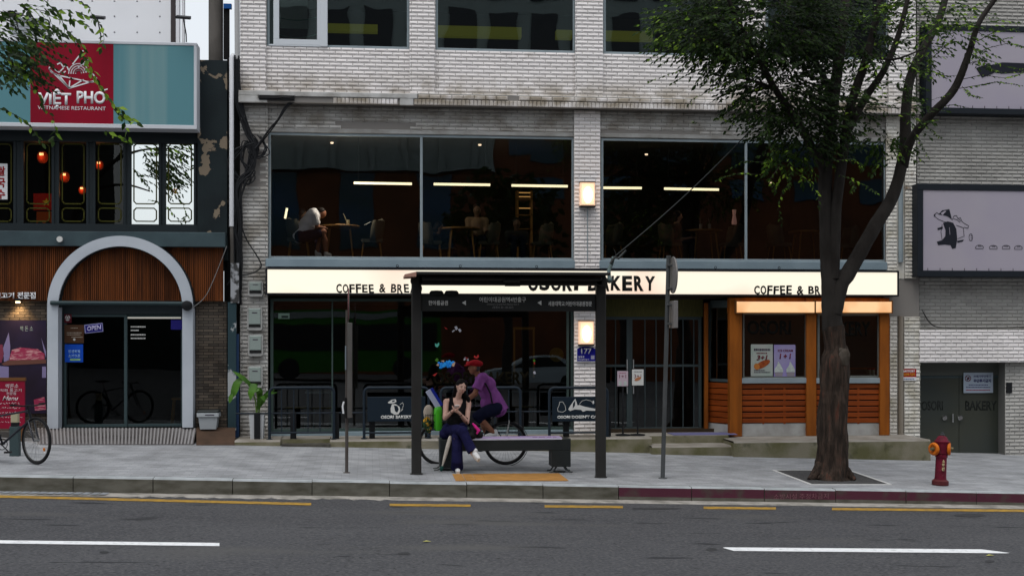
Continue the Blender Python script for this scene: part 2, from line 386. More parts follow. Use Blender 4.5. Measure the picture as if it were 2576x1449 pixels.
# ------------------------------------------------------------------ road, kerb, pavement
KY = -6.0
def sheet(name, x0, x1, y0, y1, fz, mat, dz=0, nx=2, ny=2):
    mb = MB()
    for j in range(ny+1):
        for i in range(nx+1):
            x = x0+(x1-x0)*i/nx; y = y0+(y1-y0)*j/ny; mb.v.append((x, y, fz(x, y)+dz))
    for j in range(ny):
        for i in range(nx):
            a = j*(nx+1)+i; mb.f.append((a, a+1, a+nx+2, a+nx+1)); mb.m.append(0)
    return struct(mb.build(name, mat, fix=False))
far = lambda x, y: rz(max(-60, min(60, x)), max(-40, min(20, y)))
sheet('ground', -700, 700, -700, 700, lambda x, y: -3.2, M('far_ground', (.12,.12,.115), .9))
sheet('road', -60, 60, -42, KY+.05, rz, mAsphalt, 0, 60, 20)
mPave = brickmat('pavement_pavers', (.36,.37,.385), (.29,.30,.315), (.25,.257,.265), .24, .12, .006, .85, .2, 'XY', (.66,.66,.66))
pv = MB()
for i in range(60):
    xa, xb = -30+i, -29+i
    q = lambda x, y: (x, y, gz(x, y))
    pv.quad(q(xa, KY+.17), q(xb, KY+.17), q(xb, .6), q(xa, .6))
struct(pv.build('pavement', mPave, fix=False))
# kerb stones with open joints; those to the right are painted magenta
kb = MB()
us = [-460,-250,-20,184,385,585,785,980,1174,1366,1556,1740,1923,2102,2279,2456,2630,2800,2980]
ks = [X(u, KY) for u in us]
for i in range(len(ks)-1):
    xa, xb = ks[i]+.006, ks[i+1]-.006; red = us[i] >= 1556
    yo = random.uniform(-.006, .006); zo = random.uniform(-.005, .005)
    za, zb = gz(xa, KY)+zo, gz(xb, KY)+zo
    f0, f1, r1 = KY+yo, KY+.018+yo, KY+.17
    lo_a, lo_b = rz(xa, KY)-.1, rz(xb, KY)-.1
    ma, mb_ = za-.022, zb-.022
    kb.mi = 2 if red else 0
    pa, pb = (za-.16, zb-.16) if red else (lo_a, lo_b)
    kb.quad((xa,f0,pa),(xb,f0,pb),(xb,f0,mb_),(xa,f0,ma))
    kb.mi = 0
    if red: kb.quad((xa,f0,lo_a),(xb,f0,lo_b),(xb,f0,pb),(xa,f0,pa))
    kb.add([(xa,f0,lo_a),(xa,r1,lo_a),(xa,r1,za),(xa,f0,ma)], [(0,1,2,3)]); kb.add([(xb,f0,lo_b),(xb,r1,lo_b),(xb,r1,zb),(xb,f0,mb_)], [(3,2,1,0)])
    kb.mi = 1
    kb.quad((xa,f0,ma),(xb,f0,mb_),(xb,f1,zb),(xa,f1,za)); kb.quad((xa,f1,za),(xb,f1,zb),(xb,r1,zb),(xa,r1,za))
kb.mi = 0
xa, xb = ks[0], ks[-1]; kb.quad((xa,KY+.10,rz(xa,KY)-.1),(xb,KY+.10,rz(xb,KY)-.1),(xb,KY+.10,gz(xb,KY)-.03),(xa,KY+.10,gz(xa,KY)-.03))
struct(kb.build('kerb', [mKerb, mKerbTop, mKerbRed]))
# gutter strip with a broken edge
gt = MB(); edge = []
u = -300
while u < 2900:
    broken = 270 < u < 1000
    vb = 1236+ (u*.014 if u < 600 else 8.4+(u-600)*.0095)+ (8 if u < 0 else 10)
    w = .30+(random.uniform(-.10,.10) if broken else random.uniform(-.012,.012))
    edge.append((X(u, KY-.2), w)); u += 16 if broken else 60
for (xa, wa), (xb, wb) in zip(edge, edge[1:]):
    q = lambda x, y, d: (x, y, rz(x, y)+d)
    gt.quad(q(xa, KY-wa, .001), q(xb, KY-wb, .001), q(xb, KY-wb+.02, .014), q(xa, KY-wa+.02, .014)); gt.quad(q(xa, KY-wa+.02, .014), q(xb, KY-wb+.02, .014), q(xb, KY, .018), q(xa, KY, .018))
struct(gt.build('gutter', mGutter))
gl = MB()                                            # drain grating blocks at the far left of the gutter
x = X(-200, KY-.2)
while x < X(265, KY-.2):
    gl.quad(*[(a, b, rz(a, b)+.026) for a, b in ((x, KY-.29), (x+.10, KY-.29), (x+.115, KY-.03), (x+.015, KY-.03))]); x += .125
struct(gl.build('gutter_blocks', M('gutter_block_stone', (.27,.29,.31), .85, col2=(.2,.21,.22), vs=6)))
# painted lines
mYel = M('yellow_road_paint', (.40,.235,.035), .75, col2=(.24,.15,.04), vs=9, bump=.2, bs=80)
mWhi = M('white_road_paint', (.72,.73,.74), .7, col2=(.52,.53,.54), vs=14, lo=.52, hi=.7, bump=.2, bs=80)
yl = MB()
for a, b in ((-300,783),(980,1184),(1370,1567),(1770,1952),(2093,2900)):
    n = 8
    for i in range(n):
        c = [a+(b-a)*(i+k)/n for k in (0, 1)]
        vv = [1248+(min(w_, 770))*.0247+(max(0, w_-770))*.0093 for w_ in c]
        q0 = [RD(c[k], vv[k]+4) for k in (0, 1)]; q1 = [RD(c[k], vv[k]-2) for k in (0, 1)]
        yl.quad(*[(p.x, p.y, p.z+.005) for p in (q0[0], q0[1], q1[1], q1[0])])
struct(yl.build('yellow_road_line', mYel))
wl = MB()
def wline(a, b, va, vb, h, taper):
    p = [RD(a, va+h), RD(b-(6 if taper else 0), vb+h), RD(b, vb+(h*.6 if taper else 0)), RD(a+6, va)] if not taper else None
    if taper: p = [RD(a, va), RD(a+28, va+h), RD(b-10, vb+h), RD(b, vb+h-1), RD(b-70, vb-2), RD(a+6, va-1)]
    wl.add([(q.x, q.y, q.z+.006) for q in p], [tuple(range(len(p)))])
wline(-200, 552, 1357, 1366, 8, 0)
wline(1818, 2540, 1378, 1384, 8, 1)
struct(wl.build('white_road_line', mWhi))
rp2 = MB()
for u, v, ru, rv in ((2439,1296,40,4.5),(1651,1279,62,2.2),(262,1389,12,3),(1016,1392,16,3.5),(1790,1382,14,4),(2490,1412,12,3)):
    rp2.add([tuple(RD(u+ru*math.cos(k*math.pi/10)*(1+.12*math.sin(k*2.3)), v+rv*math.sin(k*math.pi/10))+Vector((0,0,.004))) for k in range(20)], [tuple(range(20))])
struct(rp2.build('road_patches', M('tar_patch', (.030,.031,.033), .8, col2=(.042,.042,.044), vs=9), fix=False))
# tactile paving in front of the bench
tp = MB(); p0, p1 = G(1145, 1210), G(1425, 1210); p2, p3 = G(1137, 1192), G(1408, 1190)
n = 11
for i in range(n):
    a = p0.lerp(p1, i/n); b = p0.lerp(p1, (i+1)/n); c = p2.lerp(p3, (i+1)/n); d = p2.lerp(p3, i/n)
    sh = Vector((.009, 0, 0))
    tp.quad(*[(q.x, q.y, gz(q.x, q.y)+.004) for q in (a+sh, b-sh, c-sh, d+sh)])
    for k in range(4):
        f0 = (k+.3)/4; f1 = (k+.7)/4
        e = [a.lerp(b, f0), a.lerp(b, f1), d.lerp(c, f1), d.lerp(c, f0)]
        tp.box(min(e[0].x, e[3].x), max(e[1].x, e[2].x), e[0].y+.02, e[3].y-.02, gz(e[0].x, e[0].y)+.003, gz(e[0].x, e[0].y)+.012)
struct(tp.build('tactile_paving', M('ochre_tactile_paver', (.42,.21,.06), .8, col2=(.33,.17,.05), vs=5)))
# tree pit with a pale edging
pc = [G(1945, 1183), G(2040, 1219), G(2240, 1219), G(2135, 1183)]
tpm = MB(); tpm.add([(q.x, q.y, gz(q.x, q.y)+.004) for q in pc], [(0,1,2,3)])
struct(tpm.build('tree_pit', M('dark_pit_gravel', (.045,.045,.046), .95, col2=(.07,.07,.07), vs=20, bump=.6, bs=90)))
te = MB()
for a, b in ((0,1),(1,2),(2,3),(3,0)):
    A, B = pc[a], pc[b]; te.bar((A.x,A.y,gz(A.x,A.y)+.004), (B.x,B.y,gz(B.x,B.y)+.004), .045, .016)
struct(te.build('tree_pit_edging', M('pit_edge_stone', (.55,.55,.54), .8)))

# ------------------------------------------------------------------ bakery building
BB = thing('bakery_building', 'white tiled building over the bakery with tall dark shop windows', 'building', (1.5, 0, 0))
Zc0, Zc1 = 6.72, 6.95
rngT = random.Random(3)
w = MB()
for a, b in ((668,1032),(1093,1449),(1515,1862),(1923,2237)): tiles(w, X(a,.06), X(b,.06), Zc1, 7.87, .06, rng=rngT)
w.build('spandrel_wall', [mTile, mMort], BB)
def miss(x, z): return (z < 6.42 and 0.2 < mnoise.noise(Vector((x*.55, 3.1, 0)))) or (z < 6.36 and x > 1.9 and mnoise.noise(Vector((x*.8, 9, 0))) > -.1)
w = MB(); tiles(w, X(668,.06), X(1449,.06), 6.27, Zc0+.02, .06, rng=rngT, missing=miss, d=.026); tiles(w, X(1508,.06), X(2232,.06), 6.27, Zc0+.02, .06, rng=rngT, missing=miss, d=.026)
w.build('lintel_wall', [mTileLow, mMort], BB)  # below the cornice this darker tile also stands in for shade
for i, (a, b) in enumerate(((604,670),(1030,1095),(1447,1517),(1860,1925),(2235,2303))):
    w = MB(); tiles(w, X(a,0), X(b,0), Zc1, 10.4, 0, rng=rngT, flip=.03*i); w.build('pilaster', [mTile, mMort], BB)
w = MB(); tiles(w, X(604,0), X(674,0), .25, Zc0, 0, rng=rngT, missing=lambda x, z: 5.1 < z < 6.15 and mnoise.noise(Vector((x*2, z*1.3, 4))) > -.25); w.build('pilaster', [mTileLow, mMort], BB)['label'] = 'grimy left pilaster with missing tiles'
w = MB(); tiles(w, X(1444,0), X(1510,0), 3.57, Zc0, 0, rng=rngT); tiles(w, X(1444,0), X(1510,0), .2, 2.98, 0, rng=rngT); w.build('pilaster', [mTile, mMort], BB)
w = MB(); tiles(w, X(2229,0), X(2256,0), 3.55, Zc0, 0, rng=rngT); tiles(w, X(2276,0), X(2304,0), 3.4, Zc0, 0, rng=rngT); w.box(X(2256,0), X(2276,0), .02, .06, 3.4, Zc0)
tiles(w, X(2238,0), X(2257,0), .1, 2.62, 0, rng=rngT); tiles(w, X(2274,0), X(2314,0), -.1, 2.62, 0, rng=rngT, d=.024); w.mi = 1; w.box(X(2257,0), X(2274,0), .02, .05, 0, 2.62); w.box(X(2226,0),X(2314,0),.03,.08,2.62,3.45)
w.build('pilaster', [M('stained_facing_tile', (.68,.66,.61), .5, col2=(.42,.39,.31), vs=2.5, lo=.45, hi=.7, island=.1, col3=(.16,.10,.05), s3=3, lo3=.66, hi3=.76), mMort], BB)['label'] = 'rust stained end pilaster'
# cornice: plaster on the left, soldier tiles further on
c = MB(); c.mi = 1; x0, x1 = X(600,-.2), X(2318,-.2)
c.box(x0, x1, -.20, .06, Zc0+.02, Zc1-.004); c.mi = 2
c.cbox(X(600,-.23), X(1050,-.23), -.235, -.19, 6.85, Zc1, .012); c.cbox(X(600,-.23), X(672,-.23), -.236, -.19, 6.72, 6.852, .012); c.cbox(X(1006,-.23), X(1040,-.23), -.231, -.19, Zc0, 6.852, .01); c.cbox(X(1045,-.23), X(2318,-.23), -.205, .06, Zc1-.006, Zc1+.012)
c.mi = 0; x = X(1052, -.21)
while x < X(2316, -.21)-.2:
    if not (X(1270,-.21) < x < X(1300,-.21)): c.cbox(x+.003, x+.217, -.232, -.20, 6.855, 6.935, .016)
    x += .22
x = X(838, -.21)
while x < X(2316, -.21)-.08:
    if not (X(1000,-.21) < x < X(1036,-.21)): c.cbox(x+.004, x+.074, -.226+random.uniform(-.004,.004), -.20, 6.735, 6.842, .012)
    x += .078
c.build('cornice', [mTile, mMort, M('weathered_plaster', (.50,.50,.49), .85, col2=(.30,.29,.27), vs=3.5, lo=.42, hi=.7, bump=.4, bs=20)], BB)
# plaster lintel strips, window recess reveals
l = MB()
for a, b in ((674,1444),(1510,2230)):
    l.cbox(X(a,.04), X(b,.04), .05, .16, 6.20, 6.285, .01)
l.build('lintel', mPlaster, BB)
# shell: slabs, side walls, back wall, rooms
sh = MB()
XL, XR, YB = X(606,.1), 8.25, 7.5
sh.box(XL, XR, YB, YB+.2, -.4, 10.6); sh.box(XL, XL+.12, .1, YB, -.4, 10.6); sh.box(XR-.12, XR, .1, YB, -.4, 10.6)
sh.box(XL, XR, .1, YB, 10.4, 10.6)
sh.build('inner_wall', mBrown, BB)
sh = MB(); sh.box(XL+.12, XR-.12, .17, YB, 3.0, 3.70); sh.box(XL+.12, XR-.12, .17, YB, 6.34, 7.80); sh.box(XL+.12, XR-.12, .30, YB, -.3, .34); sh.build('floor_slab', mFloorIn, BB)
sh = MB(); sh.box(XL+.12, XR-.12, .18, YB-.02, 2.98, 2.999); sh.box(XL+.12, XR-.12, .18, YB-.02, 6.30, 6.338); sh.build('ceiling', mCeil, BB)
def window(a, b, z0, z1, Y, fr=.045, mulls=(), mat=None, gmat=None, parent=None, rails=(), lab=None, name='window', fd=.06):
    """Glazed opening: frame with its glass as a sub-part."""
    m = MB(); xa, xb = X(a, Y), X(b, Y)
    m.cbox(xa, xb, Y-fd/2, Y+fd/2, z0, z0+fr, .004); m.cbox(xa, xb, Y-fd/2, Y+fd/2, z1-fr, z1, .004)
    m.cbox(xa, xa+fr, Y-fd/2, Y+fd/2, z0+fr, z1-fr, .004); m.cbox(xb-fr, xb, Y-fd/2, Y+fd/2, z0+fr, z1-fr, .004)
    for q in mulls: xm = X(q[0], Y) if isinstance(q, tuple) else X(q, Y); ww = q[1]/2 if isinstance(q, tuple) else fr/2; m.cbox(xm-ww, xm+ww, Y-fd/2+.002, Y+fd/2-.002, z0+fr, z1-fr, .004)
    for zr in rails: m.cbox(xa+fr, xb-fr, Y-fd/2+.004, Y+fd/2-.004, zr-.025, zr+.025, .004)
    o = m.build(name, mat or mAlu, parent)
    if lab: o['label'] = lab
    g = MB(); g.quad((xa+fr*.5, Y, z0+fr*.5), (xb-fr*.5, Y, z0+fr*.5), (xb-fr*.5, Y, z1-fr*.5), (xa+fr*.5, Y, z1-fr*.5)); g.build('glass', gmat or mGlass, o, fix=False)
    return o
window(675, 1444, 3.735, 6.20, .11, .05, (1060,), parent=BB); window(1511, 2229, 3.735, 6.19, .11, .05, (1876,), parent=BB)
window(672, 1030, 7.87, 10.35, .11, .05, gmat=mGlass3, parent=BB); window(1095, 1447, 7.87, 10.35, .11, .05, gmat=mGlass3, parent=BB); window(1517, 1860, 7.87, 10.35, .11, .05, gmat=mGlass3, parent=BB); window(1925, 2235, 7.87, 10.35, .11, .05, gmat=mGlass3, parent=BB)
o = window(688, 812, 7.90, 10.3, .06, .11, mat=mAluW, parent=BB, lab='white opening sash'); m = MB(); m.cbox(X(806,.05), X(824,.05), .02, .12, 7.88, 10.3); m.cbox(X(676,.05), X(824,.05), .03, .11, 7.872, 7.90); m.build('sash_post', mAluW, BB)
s = MB()
for a, b in ((668,1446),(1508,2232)): s.cbox(X(a,-.02), X(b,-.02), -.03, .14, 3.575, 3.735, .006)
s.build('window_sill', mSill, BB)
# ground floor glazing
o = window(680, 1443, .36, 2.97, .15, .06, ((836,.03),(1060,.03),(1428,.05)), mat=M('dark_green_frame', (.05,.075,.07), .5), gmat=mGlass1, parent=BB)
gb = MB(); gb.cbox(X(680,.12), X(1443,.12), .08, .2, .26, .36); gb.build('window_base', mSill, BB)
# entrance: two glazed leaves with bars, set back
dY = .55; mDoor = M('dark_door_metal', (.055,.075,.08), .45)
for a, b in ((1512,1583),(1583,1764)):
    o = window(a, b, .30, 2.62, dY, .06, tuple((q, .018) for q in ((1548,) if a < 1560 else (1622,1650,1688,1718,1745))), mat=mDoor, gmat=mGlass1, parent=BB, rails=(1.62,), name='entrance_door')
h = MB(); h.tube([(X(1576,dY),dY-.05,1.05),(X(1576,dY),dY-.05,1.75)], .014); h.tube([(X(1592,dY),dY-.05,1.05),(X(1592,dY),dY-.05,1.75)], .014); h.build('door_handle', M('brushed_steel', (.5,.5,.5), .3, 1), BB)
t = MB(); t.box(X(1510,dY), X(1768,dY), dY-.02, dY+.1, 2.62, 2.98); t.build('transom_panel', M('olive_transom', (.10,.095,.03), .6, col2=(.07,.07,.025), vs=6, stretch=(8,1,1)), BB)
t = MB(); t.box(X(1510,0)-.02, X(1510,0)+.05, .02, dY+.05, .3, 2.98); t.build('door_reveal', mDoor, BB)
# concrete step along the front
pl = MB(); zt = .285
xa = X(590,-.9)
for a, b, zt_, yf in ((590,705,.285,-.95),(830,1640,.275,-.92),(1640,1846,.125,-1.15),(1846,2341,.215,-1.32)):
    x0, x1 = X(a, yf), X(b, yf); c_ = .03
    pl.mi = 0; pl.quad((x0,yf,gz(x0,yf)-.3),(x1,yf,gz(x1,yf)-.3),(x1,yf,zt_-c_),(x0,yf,zt_-c_))
    pl.mi = 1; pl.quad((x0,yf,zt_-c_),(x1,yf,zt_-c_),(x1,yf+c_,zt_),(x0,yf+c_,zt_)); pl.quad((x0,yf+c_,zt_),(x1,yf+c_,zt_),(x1,.7,zt_),(x0,.7,zt_))
    pl.mi = 0; pl.quad((x0,.7,gz(x0,yf)-.3),(x0,yf,gz(x0,yf)-.3),(x0,yf,zt_-c_),(x0,.7,zt_-c_)); pl.quad((x1,yf,gz(x1,yf)-.3),(x1,.7,gz(x1,yf)-.3),(x1,.7,zt_),(x1,yf,zt_-c_))
pl.mi = 1; pl.quad((X(705,-.7),-.7,.285),(X(830,-.7),-.7,.285),(X(830,-.7),.7,.285),(X(705,-.7),.7,.285)); pl.mi = 0; pl.quad((X(705,-.7),-.7,0),(X(830,-.7),-.7,0),(X(830,-.7),-.7,.285),(X(705,-.7),-.7,.285))
pl.quad((X(1640,-.92),-.55,.1),(X(1846,-.92),-.55,.1),(X(1846,-.92),-.55,.272),(X(1640,-.92),-.55,.272)); pl.mi = 1; pl.quad((X(1640,-.92),-.55,.272),(X(1846,-.92),-.55,.272),(X(1846,-.92),.7,.272),(X(1640,-.92),.7,.272))
tag(pl.build('entrance_step', [mConc, mConcTop]), 'mossy concrete step running along the bakery front', 'step')
dp = MB(); a, b = G(705, 1127), G(830, 1129)
dp.box(a.x, b.x, -1.0, -.55, gz(a.x,-1)-.05, gz(a.x,-1)+.035); dp.build('drain_cover', M('dark_drain', (.05,.045,.04), .9, col2=(.09,.085,.07), vs=8), None); tag(bpy.data.objects['drain_cover'], 'dark mossy drain slab in the gap of the concrete step', 'drain')
mt = MB(); mt.box(X(1690,-.3), X(1850,-.3), -.45, .1, .272, .284); tag(mt.build('door_mat', M('lavender_mat', (.13,.13,.25), .95)), 'dull lavender door mat before the bakery entrance', 'door mat')

# ------------------------------------------------------------------ right stair bay with its own doors
AB = thing('stair_bay_building', 'pale tiled stair bay at the right with grey glass double doors', 'building', (9.5, 0, 0))
zL0, zL1 = Z(2400,912,-.02), Z(2400,830,-.02)
mTileR = M('grey_white_facing_tile', (.43,.42,.395), .5, col2=(.33,.32,.30), vs=1.2, lo=.42, hi=.7, island=.08, bump=.2, bs=60)
w = MB(); tiles(w, X(2306,.25), X(2760,.25), zL1, 10.4, .25, rng=rngT); w.build('bay_wall', [mTileR, mMort], AB)
w = MB(); tiles(w, X(2312,-.02), X(2760,-.02), zL0, zL1, -.02, rng=rngT); w.mi = 1; w.box(X(2312,-.02), X(2760,-.02), .0, .6, zL0+.01, zL1-.004); w.build('door_lintel', [mTile, mMort], AB)
w = MB(); tiles(w, X(2528,.15), X(2760,.15), -.5, zL0, .15, rng=rngT); w.mi = 1; w.box(X(2528,.15), X(2760,.15), .202, .7, -.5, zL0); w.build('door_jamb', [mTileR, M('shaded_jamb_side', (.16,.16,.15), .9)], AB)  # recess shade put into the dark colour of the jamb side
w = MB(); w.box(8.2, 8.38, .06, .7, -.5, zL0); w.box(X(2306,.6), X(2540,.6), .62, .75, -.5, -.36); w.build('door_reveal', mTileR, AB)
mGreyGl = glass('dusky_door_glass', (.42,.46,.44), 1.5)
zb = Z(2420,1158,.45)
mSmk = M('smoked_door_panel', (.034,.042,.038), .3, col2=(.044,.048,.036), vs=.9, spec=.5)
ztd = Z(2400,945,.45)
def leaf_door(a, b):
    m = MB(); xa, xb = X(a,.45), X(b,.45); m.cbox(xa+.004, xb-.004, .44, .46, zb, ztd, .003); o = m.build('glass_door', mSmk, AB)
    m = MB(); m.cbox(xa+.004, xb-.004, .432, .439, zb, zb+.09, .002); m.build('bottom_rail', mDoor, o); m = MB(); m.cbox(xa+.004, xb-.004, .432, .439, ztd-.05, ztd, .002); m.build('top_rail', mDoor, o); return o
o = leaf_door(2296, 2412); o2 = leaf_door(2412, 2530)
t = MB(); t.box(X(2306,.45), X(2530,.45), .42, .5, Z(2400,944,.45), zL0); t.build('transom_panel', M('dull_transom', (.09,.095,.085), .5), AB)
mSteel = M('chrome', (.7,.7,.7), .15, 1)
for uu in (2377, 2416):
    k = MB(); p = P(uu, 1051, .40); k.lathe([(.012,.06),(.03,.05),(.052,.02),(.055,0),(.04,-.02)], p, 16, 'Y'); k.build('door_knob', mSteel, o, True)
k = MB(); p = P(2395, 1051, .42); k.tube([(p.x,p.y-.03,p.z-.09),(p.x,p.y-.03,p.z+.09)], .016); k.build('door_lock', mSteel, o)
t = MB(); t.box(X(2306,2.5), X(2600,2.5), 2.5, 2.6, -.5, 3.2); t.box(X(2300,.7), X(2600,.7), .5, 2.6, zL0-.02, zL0+.1); t.box(X(2300,1), X(2640,1), .5, 2.6, -.55, -.36); t.build('stair_lobby_wall', M('grey_lobby', (.12,.125,.115), .8), AB)
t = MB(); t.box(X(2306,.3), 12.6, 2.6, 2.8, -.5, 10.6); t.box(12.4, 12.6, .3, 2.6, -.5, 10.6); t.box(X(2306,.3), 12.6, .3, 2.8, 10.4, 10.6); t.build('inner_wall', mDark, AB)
t = MB(); p = P(2538, 975, .13); t.cbox(p.x-.06, p.x+.06, .10, .16, p.z-.11, p.z+.11); t.build('entry_keypad', mBlack, AB)

# ------------------------------------------------------------------ restaurant building on the left
mTeal = M('peeling_dark_teal_paint', (.013,.021,.024), .7, col2=(.009,.014,.017), vs=1.3, lo=.4, hi=.65, col3=(.22,.175,.125), s3=2.6, lo3=.59, hi3=.60, bump=.3, bs=25, spec=.2)
mSlate = M('dark_slate_frame', (.013,.02,.024), .55, spec=.25)
LB = thing('restaurant_building', 'low dark restaurant building with slatted wood front and white arch', 'building', (-8.2, 0, 0))
LX0 = -13.0; cx1 = X(571,-.12)
w = MB(); w.box(X(497,-.12), cx1, -.12, .3, Z(530,592,-.12), Z(535,152,-.12)); w.build('corner_pillar', mTeal, LB)
w = MB(); w.box(LX0, X(497,-.1), -.08, .3, Z(200,357,-.08), Z(300,300,-.08)+.5); w.box(LX0, X(497,-.1), -.08, .3, Z(200,590,-.08), Z(200,563,-.08)); w.box(LX0, cx1, .3, .5, 7.2, 7.52); w.box(LX0, cx1, .3, 6, 7.4, 7.55)
w.build('window_band_wall', mSlate, LB)
w = MB(); zt_, zb_ = Z(300,583,-.38), Z(300,620,-.38); w.cbox(LX0, X(566,-.38), -.38, .2, zb_, zt_, .008); w.build('ledge', M('slate_ledge', (.055,.085,.095), .5, col2=(.04,.06,.07), vs=2), LB)
w = MB(); x = LX0; sz0, sz1 = Z(300,757,-.2), zb_+.01
xe = X(561,-.2)
while x < xe:
    w.cbox(x, min(x+.026, xe), -.215+random.uniform(-.004,.004), -.17, sz0, sz1, .004); x += .036
w.build('wood_slat_panel', M('reddish_slat_wood', (.155,.045,.012), .45, col2=(.09,.028,.01), vs=2.0, stretch=(3,1,.6), lo=.4, hi=.65, island=.35), LB)
w = MB(); w.box(LX0, xe, -.17, -.1, sz0, sz1); w.build('slat_backing', mDark, LB)
mSlateBr = brickmat('grey_brown_brick', (.17,.14,.11), (.08,.07,.06), (.035,.032,.03), .19, .055, .006, .9, 1.0, 'XZ', (.5,.48,.46))
w = MB(); w.box(X(492,-.1), X(570,-.1), -.1, .2, .2, sz0); w.build('brick_wall', mSlateBr, LB); w = MB(); w.box(LX0, X(122,-.1), -.1, .2, Z(60,1085,-.1)-.2, sz0); w.build('brick_wall', mSlateBr, LB)
# upper white panel wall set back on the roof
mPanel = M('white_clad_panel', (.88,.89,.92), .5, col2=(.82,.83,.86), vs=.8)
w = MB(); w.box(LX0, X(430,.8), .8, 1.0, 7.4, 12); w.mi = 1
for vv in (2, 40, 80):
    for uu in (-20, 8, 70, 120, 180, 232, 288, 345, 402): p = P(uu, vv+uu*.006, .8); w.ell(p, (.018,.012,.018), 8, 6)
w.mi = 2
for zz in range(5): z_ = Z(60,50+zz*9,.8); w.box(X(25,.79), X(115,.79), .77, .8, z_, z_+.03)
w.mi = 3; w.box(X(430,.8), X(441,.8), .78, 1.0, 7.4, 12); w.mi = 0; w.box(X(443,.8), X(452,.8), .76, .9, 7.4, 12); w.box(X(457,.8), X(464,.8), .8, .9, 7.4, 12)
w.box(LX0, X(430,.8), 1.0, 5, 11.8, 12)
w.build('upper_wall', [mPanel, M('panel_rivet', (.3,.3,.32), .5), M('louvre_grey', (.33,.36,.38), .5), M('panel_edge_dark', (.06,.05,.05), .7)], LB)
# window band: six panes with painted yellow-green borders
mLine = M('olive_gold_line', (.055,.055,.006), .6)
panes = [(-40,35,0),(61,131,0),(150,218,0),(241,311,0),(330,400,1),(417,488,1)]
for a, b, mirror_fac in panes:
    Yw = 0.0; z0, z1 = Z((a+b)/2,565,Yw), Z((a+b)/2,357,Yw); xa, xb = X(a,Yw), X(b,Yw)
    m = MB(); m.cbox(xa-.05, xb+.05, -.05, .04, z0-.05, z0, .004); m.cbox(xa-.05, xb+.05, -.05, .04, z1, z1+.05, .004); m.cbox(xa-.05, xa, -.05, .04, z0, z1, .004); m.cbox(xb, xb+.05, -.05, .04, z0, z1, .004)
    wo = m.build('window', mSlate, LB)
    g = MB(); dy = .0
    g.quad((xa,.01,z0),(xb,.01,z0),(xb,.01,z1),(xa,.01,z1)); g.build('glass', mMirror if mirror_fac else mGlassL, wo, fix=False)
    ln = MB(); k = .035
    zz = lambda v: Z((a+b)/2, v, Yw)
    for v0, v1 in ((363,513),(524,557)):
        ia, ib, za, zb2 = xa+.05, xb-.05, zz(v1), zz(v0); c_ = .045
        ln.stroke([(ia+c_,za),(ib-c_,za),(ib,za+c_),(ib,zb2-c_),(ib-c_,zb2),(ia+c_,zb2),(ia,zb2-c_),(ia,za+c_),(ia+c_,za)], .022, -.004, .004)
    ln.build('border_line', mLine, wo)
w = MB()
for a, b in ((35,61),(131,150),(218,241),(311,330),(400,417),(488,497)): w.box(X(a,0)+.05 if X(a,0)+.05 < X(b,0)-.05 else X(a,0)+.02, max(X(b,0)-.05, X(a,0)+.06), -.03, .1, Z(200,567,0), Z(200,350,0))
w.build('mullion', mSlate, LB)
# room behind the band and behind the doors
w = MB(); w.box(LX0, X(497,1), 4.6, 4.8, 0, 7.5); w.box(LX0-.1, LX0, 0, 4.8, 0, 7.5); w.box(cx1-.1, cx1, .3, 4.8, 0, 7.5); w.box(LX0, cx1, .1, 4.8, 3.7, 4.2); w.box(LX0, cx1, .1, 4.8, 6.3, 6.5); w.box(LX0, cx1, .2, 4.8, .0, .40)
w.build('inner_wall', M('dim_slate_room', (.06,.075,.08), .85, col2=(.03,.035,.035), vs=.9), LB)
# white arch
ac = P(304, 772, -.38); s_ = S(304, -.38); ro, ri = 183*s_, 156*s_; zB = Z(304,1076,-.38)
arc = [(ac.x-ro, zB)]+[(ac.x+ro*math.cos(math.pi-math.pi*i/48), ac.z+ro*math.sin(math.pi*i/48)) for i in range(49)]+[(ac.x+ro, zB)]
inn = [(ac.x-ri, zB)]+[(ac.x+ri*math.cos(math.pi-math.pi*i/48), ac.z+ri*math.sin(math.pi*i/48)) for i in range(49)]+[(ac.x+ri, zB)]
m = MB(); n = len(arc)
for i in range(n-1):
    a, b, c, d = arc[i], arc[i+1], inn[i+1], inn[i]
    m.quad((a[0],-.42,a[1]),(b[0],-.42,b[1]),(c[0],-.42,c[1]),(d[0],-.42,d[1])); m.quad((d[0],-.42,d[1]),(c[0],-.42,c[1]),(c[0],-.1,c[1]),(d[0],-.1,d[1])); m.quad((a[0],-.42,a[1]),(b[0],-.42,b[1]),(b[0],-.1,b[1]),(a[0],-.1,a[1]))
m.build('entrance_arch', M('pale_arch_paint', (.50,.54,.59), .55, col2=(.43,.47,.52), vs=1.5), LB)
m = MB()
for i in range(1, n-2):
    a, b = arc[i], arc[i+1]; m.stroke([a, b], .04, -.36, -.16); m.stroke([inn[i], inn[i+1]], .035, -.36, -.16)
m.build('arch_trim', mSlate, LB)
